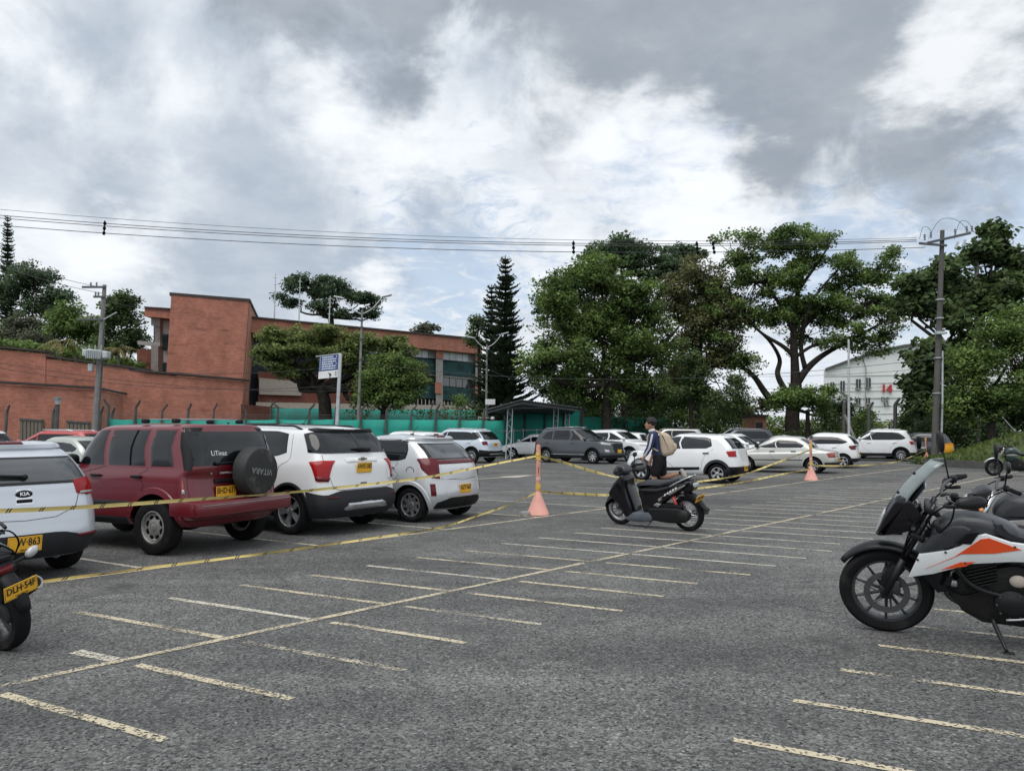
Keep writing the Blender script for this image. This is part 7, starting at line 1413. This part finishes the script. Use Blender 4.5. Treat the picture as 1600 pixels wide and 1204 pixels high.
def commuter_rear():
    """motorcycle at the left edge: its tail, plate and rear wheel show"""
    p = gp(10, 1013); r = empty('commuter_motorcycle', (p.x, p.y, 0), radians(156), radians(-15))
    moto_wheel(r, 0, .300, .115, .215, 5, 'alloy_dark', False); moto_wheel(r, 1.26, .29, .085, .21, 5, 'alloy_dark')
    MB().slab([(.02, .60), (-.16, .56), (-.22, .47), (-.20, .40), (-.10, .42), (.0, .50)], .075, .02, smooth=2).build('plate_holder', M['black_plastic'], r, smooth=40)
    MB().slab([(-.10, .46), (-.215, .36), (-.235, .27), (-.20, .265), (-.13, .35), (-.06, .42)], .085, .015, smooth=2).build('mud_flap', M['dark_plastic'], r, smooth=40); MB().box((-.232, -.03, .33), (.004, .06, .008), Matrix.Rotation(radians(-15), 3, 'Y')).build('flap_print', M['sign_print'], r)
    MB().slab([(.50, .78), (.15, .80), (-.12, .76), (-.17, .66), (.0, .58), (.35, .55)], .11, .04, smooth=3).build('tail', M['gloss_black'], r, smooth=50); MB().slab([(.05, .70), (-.17, .66), (-.20, .58), (-.05, .55), (.1, .6)], .09, .03, smooth=2).build('tail_under', M['black_plastic'], r, smooth=40)
    MB().bbox((-.185, 0, .615), (.05, .13, .05), .02).build('tail_light', M['red_lens_dark'], r, smooth=40)
    MB().slab([(.75, .80), (.4, .80), (.0, .86), (-.12, .84), (.1, .78), (.6, .72)], .12, .04, smooth=3).build('seat', M['seat_vinyl'], r, smooth=50); MB().slab([(1.0, .78), (.95, .92), (.8, .96), (.62, .88), (.6, .76)], .14, .07, smooth=3).build('fuel_tank', M['gloss_black'], r, smooth=50)
    for s in (1, -1):
        MB().tube(curve([(.30, s * .12, .82), (.0, s * .13, .90), (-.14, s * .10, .88)], 4), .013, 7).build('grab_rail', M['satin_black'], r, smooth=True)
        MB().tube([(-.15, s * .08, .62), (-.16, s * .17, .635)], .012, 6).build('indicator_stalk', M['black_plastic'], r); MB().ell((-.165, s * .225, .655), (.030, .055, .032), 14, 8, Matrix.Rotation(s * .35, 3, 'X')).build('indicator', M['clear_lens'], r, smooth=True)
        MB().tube([(.42, s * .1, .36), (0, s * .085, .30)], [.03, .022], 8).build('swingarm', M['satin_black'], r, smooth=True); MB().tube([(.04, s * .11, .34), (.15, s * .11, .62)], .026, 8).build('rear_shock', M['steel_dark'], r, smooth=True)
        MB().tube([(1.26, s * .08, .29), (1.05, s * .08, .92)], .022, 8).build('fork_tube', M['chrome'], r, smooth=True)
    guard(r, 0, .30, .345, 60, 175, .065, 'black_plastic', 'rear_mudguard'); guard(r, 1.26, .29, .33, 25, 160, .06, 'moto_red', 'front_mudguard')
    MB().slab([(.90, .46), (.88, .28), (.7, .2), (.45, .2), (.38, .36), (.5, .54), (.75, .6)], .12, .04, smooth=2).build('engine', M['engine'], r, smooth=40); handlebar(r, 1.0, 1.0, .35, .14, .07)
    MB().tube([(.35, -.13, .25), (.05, -.14, .30), (-.25, -.15, .46)], [.025, .044, .048], 14).build('silencer', M['satin_black'], r, smooth=True); d = Vector((-.32, -.015, .17)).normalized(); e = Vector((-.25, -.15, .46))
    MB().lathe([(.048, -.02), (.051, 0), (.048, .010), (.040, .010), (.034, -.006), (.018, -.008), (.016, -.03)], 18, Matrix.Translation(e) @ d.to_track_quat('Z', 'Y').to_matrix().to_4x4()).build('silencer_cap', M['alloy_dull'], r, smooth=40)
    pl = MB().bbox((0, 0, 0), (.235, .105, .005), .002).build('license_plate', M['plate_yellow'], r); pl.matrix_local = Matrix.Translation((-.325, .0, .49)) @ Matrix.Rotation(radians(-12), 4, 'Y') @ Matrix(((0, 0, -1, 0), (-1, 0, 0, 0), (0, 1, 0, 0), (0, 0, 0, 1)))
    t = link('lettering', text_mesh('DLH·54F', .068, M['plate_ink'], .001, sx=.82, bold=.0013), pl); t.location = (0, .012, .004); t = link('lettering', text_mesh('CALARCA', .02, M['plate_ink'], .001), pl); t.location = (0, -.036, .004); MB().tube([(-.112, -.047, .003), (.112, -.047, .003), (.112, .047, .003), (-.112, .047, .003), (-.112, -.047, .003)], .0014, 4).build('border', M['plate_ink'], pl)
    cables(r, [[(-.10, .05, .84), (-.20, .0, .80), (-.20, -.08, .72), (-.12, -.10, .66)], [(-.05, -.05, .86), (-.17, -.10, .86), (-.22, -.12, .78), (-.16, -.11, .68)]])
    tag(r, 'dark motorcycle tail with yellow plate DLH 54F at the left edge', 'motorcycle', 'motorcycles and scooter')
commuter_rear()
def scooter():
    a, b = gp(1077, 829), gp(966, 818); d = (b - a); h = atan2(d.y, d.x); r = empty('scooter', (a.x, a.y, 0), h, radians(-7)); X = 1.28
    moto_wheel(r, X, .272, .085, .20, 18, 'chrome', True, wire=True); moto_wheel(r, 0, .275, .10, .20, 18, 'chrome', False, wire=True)
    MB().slab([(1.54, .30), (1.49, .40), (1.36, .49), (1.24, .50), (1.20, .42), (1.33, .42), (1.46, .34), (1.50, .28)], .075, .03, smooth=3).build('front_mudguard', M['gloss_black'], r, smooth=50)
    for s in (1, -1): MB().tube([(X, s * .065, .272), (1.17, s * .065, .60)], .024, 8).build('fork_leg', M['alloy'], r, smooth=True)
    MB().slab([(1.38, .52), (1.32, .64), (1.18, .80), (1.09, .86), (1.04, .80), (1.03, .62), (.93, .28), (.98, .17), (1.08, .17), (1.20, .36), (1.30, .45)], .17, .045, smooth=3).build('leg_shield', M['gloss_black'], r, smooth=50)
    MB().slab([(1.375, .55), (1.30, .68), (1.22, .76), (1.20, .70), (1.30, .55)], .16, .05, smooth=3).build('front_cowl', M['satin_black'], r, smooth=50); MB().ell((1.345, 0, .60), (.03, .09, .05), 14, 8).build('indicator', M['clear_lens'], r, smooth=True)
    MB().slab([(1.30, .86), (1.27, .95), (1.17, 1.02), (1.06, .98), (1.02, .90), (1.10, .84), (1.22, .82)], .12, .06, smooth=3).build('headset', M['moto_grey'], r, smooth=50); MB().slab([(1.305, .86), (1.285, .93), (1.24, .90), (1.24, .83)], .09, .03, smooth=3).build('headlight', M['clear_lens'], r, smooth=50)
    handlebar(r, 1.10, .95, .34, .12, .02); mirror(r, (1.06, -.22, .98), (1.10, -.30, 1.13), 0, (.02, .06, .04))
    MB().slab([(1.08, .14), (.98, .24), (.80, .255), (.62, .275), (.55, .20), (.62, .12), (.95, .10)], .17, .04, smooth=2).build('floor_board', M['floor_plastic'], r, smooth=40)
    MB().slab([(.80, .66), (.77, .45), (.74, .27), (.60, .25), (.44, .38), (.18, .54), (-.06, .70), (-.10, .78), (.10, .78), (.45, .68)], .15, .06, smooth=2).build('under_seat_body', M['gloss_black'], r, smooth=50)
    MB().slab([(.82, .66), (.83, .72), (.68, .765), (.36, .775), (.06, .83), (-.02, .82), (.06, .76), (.30, .69), (.60, .62), (.76, .60)], .145, .06, smooth=3).build('seat', M['seat_vinyl'], r, smooth=50)
    for s in (1, -1):
        MB().tube(curve([(.22, s * .13, .70), (.06, s * .14, .78), (-.12, s * .10, .86), (-.15, s * .03, .87)], 4), .014, 8).build('grab_rail', M['alloy'], r, smooth=True); MB().slab([(.42, .46), (.12, .625), (-.08, .74), (-.06, .755), (.16, .655), (.43, .50)], .004, .002, s * .152).build('side_decal', M['alloy_dull'], r)
        MB().slab([(.34, .49), (.20, .56), (.24, .60), (.36, .53)], .003, .001, s * .157).build('decal_letter', M['gloss_black'], r)
        for k in range(5): MB().slab([(.30 - k * .05, .555 + k * .028), (.27 - k * .05, .572 + k * .028), (.275 - k * .05, .60 + k * .028), (.305 - k * .05, .585 + k * .028)], .003, .001, s * .1585).build('decal_letter', M['white_plain'], r)
        MB().tube([(.10, s * .10, .30), (.17, s * .11, .55)], .028, 10).build('rear_shock', M['moto_red'], r, smooth=True)
    MB().slab([(-.06, .76), (-.14, .80), (-.18, .70), (-.10, .62), (.02, .64)], .10, .03, smooth=2).build('tail', M['gloss_black'], r, smooth=50); MB().bbox((-.17, 0, .73), (.05, .15, .07), .02).build('tail_light', M['clear_lens'], r, smooth=40)
    MB().slab([(.02, .62), (-.14, .58), (-.30, .40), (-.36, .36), (-.32, .34), (-.16, .48), (.0, .54)], .06, .015, smooth=2).build('rear_mudguard', M['black_plastic'], r, smooth=40); guard(r, 0, .275, .31, 55, 130, .06, 'alloy_dull', 'inner_mudguard')
    MB().slab([(.62, .26), (.60, .34), (.40, .36), (.12, .37), (-.07, .33), (-.09, .22), (.02, .15), (.30, .13), (.56, .16)], .055, .025, .105, smooth=3).build('transmission_case', M['satin_black'], r, smooth=50); MB().lathe([(0, .03), (.07, .025), (.10, 0)], 20, Matrix.Translation((.01, .15, .25)) @ Matrix.Rotation(-pi / 2, 4, 'X')).build('clutch_bell', M['engine'], r, smooth=40)
    MB().slab([(.55, .30), (.50, .40), (.30, .44), (.05, .42), (.02, .36), (.3, .34)], .05, .02, .09, smooth=2).build('air_box', M['black_plastic'], r, smooth=40); MB().slab([(.70, .24), (.50, .36), (.30, .36), (.30, .16), (.6, .12)], .10, .03, -.02).build('engine', M['engine'], r, smooth=40)
    MB().tube([(.45, -.12, .2), (.1, -.15, .22), (-.25, -.16, .30)], [.03, .05, .05], 12).build('silencer', M['steel_dark'], r, smooth=True); MB().slab([(.52, .40), (.46, .44), (.38, .42), (.44, .37)], .02, .01, .14).build('bracket', M['alloy'], r)
    MB().tube([(.60, .10, .14), (.68, .20, .02)], .011, 7).build('side_stand', M['steel_dark'], r, smooth=True)
    pl = MB().bbox((0, 0, 0), (.235, .12, .005), .002).build('license_plate', M['plate_yellow'], r); pl.matrix_local = Matrix.Translation((-.245, .02, .53)) @ Matrix.Rotation(radians(0), 4, 'Z') @ Matrix.Rotation(radians(-28), 4, 'Y') @ Matrix(((0, 0, -1, 0), (-1, 0, 0, 0), (0, 1, 0, 0), (0, 0, 0, 1)))
    for k in range(5): MB().box((-.08 + .04 * k, .01, .004), (.022, .055, .002)).build('lettering', M['plate_ink'], pl)
    tag(r, 'black scooter on its stand in the middle of the lot', 'scooter', 'motorcycles and scooter')
scooter()
# ------------------------------------------------------------------ person, cones, tape, small things
def skin(name, joints, edges, m, parent, sub=2, root=0):
    """joints: [(x, y, z, rx, ry)]; grown with a Skin modifier, baked to a mesh"""
    me = bpy.data.meshes.new(name); me.from_pydata([j[:3] for j in joints], edges, []); o = link(name, me)
    md = o.modifiers.new('skin', 'SKIN'); md.use_smooth_shade = True
    for i, j in enumerate(joints): me.skin_vertices[0].data[i].radius = (j[3], j[4] if len(j) > 4 else j[3]); me.skin_vertices[0].data[i].use_root = (i == root)
    s = o.modifiers.new('sub', 'SUBSURF'); s.levels = sub; s.render_levels = sub
    dg = bpy.context.evaluated_depsgraph_get(); res = bpy.data.meshes.new_from_object(o.evaluated_get(dg)); bpy.data.objects.remove(o)
    res.materials.clear(); res.materials.append(m); res.polygons.foreach_set('use_smooth', [True] * len(res.polygons)); return link(name, res, parent)
def person():
    loc = gp(1032, 787); h = radians(164); r = empty('person', (loc.x, loc.y, 0), h)
    J = [(0, 0, 1.00, .07, .06), (.05, 0, 1.18, .075, .06), (.12, 0, 1.40, .10, .075), (.15, 0, 1.52, .06, .06), (.175, 0, 1.60, .052, .05), (.20, 0, 1.68, .07, .07),          # 0-5 spine, head
         (.13, .19, 1.45, .06, .055), (.19, .26, 1.20, .046, .046), (.31, .24, 1.00, .034, .036), (.35, .235, .93, .03, .03),                                                    # 6-9 left arm
         (.13, -.19, 1.45, .06, .055), (.10, -.27, 1.20, .046, .046), (.20, -.27, .98, .034, .034), (.23, -.26, .91, .03, .03),                                               # 10-13 right arm
         (.02, .095, .95, .095, .09), (.12, .10, .53, .062, .062), (.10, .10, .30, .052, .05), (.06, .10, .09, .036, .036), (.17, .105, .045, .036, .03),                      # 14-18 standing leg
         (-.02, -.095, .95, .095, .09), (-.02, -.11, .56, .062, .062), (-.22, -.11, .60, .054, .052), (-.43, -.11, .66, .036, .036), (-.50, -.11, .54, .034, .03)]             # 19-23 raised leg
    E_ = [(0, 1), (1, 2), (2, 3), (3, 4), (4, 5), (2, 6), (6, 7), (7, 8), (8, 9), (2, 10), (10, 11), (11, 12), (12, 13), (0, 14), (14, 15), (15, 16), (16, 17), (17, 18), (0, 19), (19, 20), (20, 21), (21, 22), (22, 23)]
    body = skin('body', J, E_, M['skin'], r)
    # head, face and fingers are grown onto the same mesh
    b = MB(); hc = Vector((.195, 0, 1.685)); b.ell(hc, (.098, .078, .122), 20, 14, None, .95); b.ell(hc + Vector((.05, 0, -.06)), (.052, .052, .055), 14, 8); b.ell(hc + Vector((.102, 0, -.012)), (.022, .014, .026), 10, 6); b.ell(hc + Vector((.088, 0, -.052)), (.012, .026, .010), 10, 6)
    for s in (1, -1): b.ell(hc + Vector((-.005, s * .080, -.01)), (.024, .012, .032), 10, 6); b.ell(hc + Vector((.083, s * .032, .012)), (.010, .013, .008), 8, 6)
    def hand(c, d, side):
        d = Vector(d).normalized(); u = Vector((0, side, 0)); b.ell(c + d * .035, (.042, .020, .045), 12, 8)
        f = Vector((d.z, 0, -d.x))
        for k in range(4):
            o = c + d * .07 + f * (-.03 + k * .02); L_ = (.062, .074, .070, .055)[k]; b.tube(curve([o, o + d * L_ * .5 - u * .006, o + d * L_ * .75 - u * .03, o + d * L_ * .65 - u * .05], 3), [.0095] * 7 + [.008] * 3, 7)
        o = c + d * .025 + f * .04; b.tube(curve([o, o + f * .02 + d * .025, o + f * .015 + d * .05 - u * .015], 3), [.011] * 4 + [.009] * 3, 7)
    hand(Vector((.345, .235, .945)), (.35, 0, -1), 1); hand(Vector((.225, -.26, .925)), (.25, 0, -1), -1)
    hm = b.mesh('head', M['skin'], True); bm = bmesh.new(); bm.from_mesh(body.data); bm.from_mesh(hm); bm.to_mesh(body.data); bm.free(); bpy.data.meshes.remove(hm)
    hr = MB(); rr = random.Random(4); hr.ell(hc + Vector((-.022, 0, .045)), (.108, .094, .105), 20, 12)
    for _ in range(150):
        d = Vector((rr.gauss(-.25, 1), rr.gauss(0, 1), abs(rr.gauss(.35, .8)))).normalized()
        if d.x > .55 and d.z < .5: continue
        hr.ell(hc + Vector((-.022, 0, .045)) + Vector((d.x * .105, d.y * .092, d.z * .102)), [rr.uniform(.016, .028)] * 3, 6, 4)
    hr.build('hair', M['hair'], r, smooth=True)
    skin('jacket', [(-.01, 0, .86, .16, .14), (.06, 0, 1.22, .168, .13), (.12, 0, 1.42, .175, .13), (.155, 0, 1.54, .075, .075), (.13, .20, 1.455, .085, .08), (.19, .275, 1.20, .067, .067), (.30, .25, 1.02, .054, .054), (.13, -.20, 1.455, .085, .08), (.10, -.285, 1.20, .067, .067), (.19, -.28, 1.0, .054, .054)],
         [(0, 1), (1, 2), (2, 3), (2, 4), (4, 5), (5, 6), (2, 7), (7, 8), (8, 9)], M['navy_cloth'], r)
    for off in (0, .022): MB().tube(curve([(.14 - off, .285, 1.48), (.16 - off, .335, 1.36), (.20 - off, .348, 1.20), (.26 - off, .325, 1.10), (.31 - off, .305, 1.02)], 4), .0085, 6).build('sleeve_stripe', M['white_cloth'], r, smooth=True)
    MB().lathe([(.06, 0), (.072, .02), (.07, .05), (.058, .06)], 16, Matrix.Translation((.158, 0, 1.53)) @ Matrix.Rotation(radians(14), 4, 'Y')).build('collar', M['white_cloth'], r, smooth=True)
    skin('shorts', [(0, 0, 1.10, .14, .12), (0, 0, .96, .165, .14), (.03, .10, .90, .125, .12), (.12, .105, .56, .112, .108), (-.02, -.10, .90, .125, .12), (-.03, -.11, .56, .112, .108)], [(0, 1), (1, 2), (2, 3), (1, 4), (4, 5)], M['black_cloth'], r)
    for (a, t_, s) in (((.05, .10, .055), (.20, .105, .045), 1), ((-.45, -.11, .70), (-.53, -.11, .53), 0)):
        a, t_ = Vector(a), Vector(t_); d = (t_ - a).normalized(); upv = Vector((0, 0, 1)) if s else Vector((.9, 0, .35)).normalized(); sd = d.cross(upv).normalized(); R_ = Matrix((d, sd, sd.cross(d))).transposed()
        MB().ell(a.lerp(t_, .5), (.145, .052, .055), 16, 10, R_, .85).build('shoe', M['shoe'], r, smooth=True); MB().ell(a.lerp(t_, .5) - (upv * .035 if s else Vector((.038, 0, .012)) * -1 * -1 if False else (upv * .038)), (.150, .055, .022), 16, 8, R_, .8).build('shoe_sole', M['sole'], r, smooth=True)
    for c in ((.065, .10, .13), (-.41, -.11, .655)): MB().ell(c, (.046, .046, .04), 12, 8).build('sock', M['black_cloth'], r, smooth=True)
    tag(r, 'person in navy jacket and black shorts stepping over the caution tape', 'person')
    def wp(v): return Vector((loc.x, loc.y, 0)) + Matrix.Rotation(h, 3, 'Z') @ Vector(v)
    bp = empty('backpack', wp((-.10, 0, 1.02)), h); b = MB()
    MB().slab([(.05, .02), (.10, .40), (.06, .50), (-.08, .46), (-.20, .28), (-.21, .10), (-.14, .02)], .17, .08, smooth=4).build('bag', M['beige_cloth'], bp, smooth=60); MB().slab([(-.12, .05), (-.24, .12), (-.25, .24), (-.17, .28), (-.13, .15)], .12, .05, smooth=3).build('front_pocket', M['beige_cloth'], bp, smooth=60)
    for s in (1, -1): MB().tube(curve([(.08, s * .09, .46), (.20, s * .10, .535), (.34, s * .12, .42), (.31, s * .15, .22), (.12, s * .16, .10)], 4), .018, 6).build('strap', M['beige_cloth'], bp, smooth=True)
    MB().tube(curve([(.09, .03, .49), (.10, 0, .54), (.09, -.03, .49)], 4), .01, 6).build('carry_loop', M['beige_cloth'], bp); MB().tube(curve([(-.08, .16, .40), (-.17, .10, .36), (-.19, 0, .35), (-.17, -.1, .36), (-.08, -.16, .4)], 4), .005, 5).build('zip', M['soil'], bp)
    tag(bp, 'beige backpack on the back of the person', 'backpack')
    hl = empty('helmet', wp((.40, .24, .70)), h); MB().ell((0, 0, .12), (.145, .12, .13), 22, 14, None, .92).build('shell', M['helmet_grey'], hl, smooth=True); rows = []
    for i in range(6):
        z = .07 + .018 * i; rows.append([Vector((cos(a) * .152, sin(a) * .126, z)) for a in [radians(-60 + 12 * k) for k in range(11)]])
    MB().grid(rows).build('visor', M['gloss_black'], hl, smooth=True); MB().tube(curve([(-.10, .10, .03), (-.02, .02, .27), (-.06, 0, .27)], 3), .008, 5).build('strap', M['black_cloth'], hl); MB().lathe([(.10, 0), (.118, .015), (.12, .03)], 20).build('rim', M['rubber'], hl, smooth=True)
    tag(hl, 'dark grey motorcycle helmet held by the person', 'helmet')
pm('helmet_grey', (.10, .105, .115), .35, var=.15, coat=.3)
person()
def cone(loc, label, m, hgt, base=.20, cs=1.0):
    r = empty('traffic_cone', (loc.x, loc.y, 0)); M_ = M[m]
    MB().lathe([(base * 1.02, .0), (base * 1.05, .012), (base, .04), (.055, .40), (.05, .43), (0, .43)], 28).build('cone_base', M[m], r, smooth=40)
    MB().tube([(0, 0, .40), (.004, 0, .75), (.012, 0, hgt - .05), (.012, 0, hgt)], [.040, .040, .042, .030], 16).build('tube', M['cone_orange'], r, smooth=50)
    MB().lathe([(.041, 0), (.044, .005), (.044, .07), (.041, .075)], 16, Matrix.Translation((.006, 0, .62))).build('reflective_band', M['band_pale'], r, smooth=40); MB().box((.008, -.042, .83), (.010, .006, .12)).build('slot', M['gap'], r)
    for z in (.46, 1.02): 
        b = MB(); rr = random.Random(int(z * 100))
        for k in range(4): b.lathe([(.043, 0), (.050, .012), (.043, .03)], 14, Matrix.Translation((.006, 0, z + .03 * k + rr.uniform(-.01, .01))) @ Matrix.Rotation(rr.uniform(-.25, .25), 4, 'X'))
        o = b.build('tape_knot', M['tape_plain'], r, smooth=40)
    tag(r, label, 'traffic cone', 'cones with tubes'); return r
pm('band_pale', (.66, .40, .34), .5, var=.15); pm('tape_plain', (.68, .46, .05), .4, var=.35, scale=40)
C1, C2, C3 = gp(840.5, 804), gp(1267.5, 750), gp(1447, 717)
cone(C1, 'faded pink cone with striped tube, nearest of the three', 'cone_pink', 1.30); cone(C2, 'pink cone with orange tube in front of the silver sedan', 'cone_pink', 1.28); cone(C3, 'orange tube cone farthest right, by the white SUV with the spare wheel', 'cone_orange', 1.2)
p = gp(820, 805.5); o = MB().bbox((0, 0, .04), (.17, .12, .08), .012).build('concrete_block', M['concrete'], None, smooth=40); o.location = (p.x, p.y, 0); o.rotation_euler.z = .5; tag(o, 'small grey concrete block at the foot of the nearest cone', 'block')
p = at(1481, 700, 35.6); r = empty('orange_bin', (p.x, p.y, .34)); MB().bbox((0, 0, .40), (.36, .3, .40), .03).build('box', M['orange_box'], r, smooth=40); MB().bbox((0, 0, .61), (.39, .33, .04), .015).build('lid', M['orange_box'], r, smooth=40); MB().tube([(0, .05, -.1), (0, .05, .25)], .04, 8).build('stand', M['steel_dark'], r); tag(r, 'small orange box on a stand beside the grass bank', 'box')
def tape(pts, label, w=.06, tw=1.5, seed=0):
    """hanging ribbon that twists along its length"""
    P = curve(pts, 14); rr = random.Random(seed); b = MB(); L = [0.0]; uv = []
    for i in range(1, len(P)): L.append(L[-1] + (P[i] - P[i - 1]).length)
    loc = P[0].copy(); ph = rr.random() * 3
    for i, p in enumerate(P):
        d = (P[min(i + 1, len(P) - 1)] - P[max(i - 1, 0)]).normalized(); s = d.cross(Vector((0, 0, 1))).normalized(); u = s.cross(d); a = .55 * sin(L[i] * tw + ph) + .35 * sin(L[i] * tw * 2.7)
        v = (u * cos(a) + s * sin(a)) * w / 2; b.v += [tuple(p - v - loc), tuple(p + s * .004 - loc), tuple(p + v - loc)]
        if i: o = 3 * (i - 1); b.f += [(o, o + 3, o + 4, o + 1), (o + 1, o + 4, o + 5, o + 2)]
    me = b.mesh('caution_tape', M['caution_tape'], True); l = me.uv_layers.new(name='UVMap')
    for q in me.polygons:
        for li in q.loop_indices: vi = me.loops[li].vertex_index; l.data[li].uv = (L[vi // 3], (vi % 3) / 2)
    o = link('caution_tape', me); o.location = loc; tag(o, label, 'tape', 'caution tapes')
def tp(px, py, f=None, Y=None):
    """point on the vertical plane over the bay front line B"""
    n = Vector((-BD.y, BD.x)); v = direction(px, py); t = n.dot(Vector((C1.x, C1.y))) / n.dot(Vector((v.x, v.y))); return Vector((v.x * t, v.y * t, CAM_H + v.z * t))
def near(p, k): return Vector((0, 0, CAM_H)).lerp(p, k)
tape([Vector((C1.x, C1.y, 1.09)), tp(770, 725), tp(667, 745), tp(555, 758.5), tp(440, 770), near(tp(330, 778), .95), near(tp(220, 786), .90), near(tp(110, 793), .85), near(tp(0, 798), .80), near(tp(-90, 800), .76)], 'upper yellow caution tape crossing the red off-roader', .038, .7, 1)
tape([Vector((C1.x, C1.y, .42)), tp(790, 790) + Vector((0, 0, .0)), Vector((*gp(742, 812).xy, .06)), Vector((*gp(690, 825).xy, .02)), Vector((*gp(560, 845.5).xy, .016)), Vector((*gp(400, 868).xy, .016)), Vector((*gp(232, 889).xy, .016)), Vector((*gp(71, 910).xy, .016)), Vector((*gp(-60, 926).xy, .016))], 'lower yellow caution tape lying on the asphalt along the bays', .032, 2.6, 2)
def l12(px, py):
    n = Vector((-(C2 - C1).y, (C2 - C1).x)); v = direction(px, py); t = n.dot(C1.xy) / n.dot(Vector((v.x, v.y))); return Vector((v.x * t, v.y * t, CAM_H + v.z * t))
def near(p, k): return Vector((0, 0, CAM_H)).lerp(p, k)
tape([Vector((C1.x, C1.y, 1.09)), l12(880, 722), l12(930, 737), l12(975, 747), l12(1030, 753), l12(1090, 752), l12(1160, 741), l12(1215, 722), Vector((C2.x, C2.y, .95))], 'upper caution tape sagging between the two pink cones', .050, 1.6, 3)
tape([Vector((C1.x, C1.y, .44)), l12(880, 770), l12(960, 773), l12(1040, 770), l12(1090, 763), l12(1160, 753), l12(1220, 741), Vector((C2.x, C2.y, .36))], 'lower caution tape sagging between the two pink cones', .050, 1.6, 4)
tape([Vector((C2.x, C2.y, .46)), Vector((*C2.xy.lerp(C3.xy, .3), .22)), Vector((*C2.xy.lerp(C3.xy, .65), .14)), Vector((C3.x, C3.y, .5))], 'low caution tape between the second and the farthest cone', .06, 1.2, 5)
# loose stones and leaves on the asphalt
rr = random.Random(17); b = MB()
for _ in range(900):
    y = 2.6 + 22 * rr.random() ** 1.8; x = rr.uniform(-.8, .8) * y; s = rr.uniform(.004, .011); b.ell((x, y, s * .4), (s * rr.uniform(.8, 1.5), s, s * .6), 5, 3)
tag(b.build('gravel', M['stone_bits']), 'loose dark grit scattered over the asphalt', 'gravel', kind='stuff')
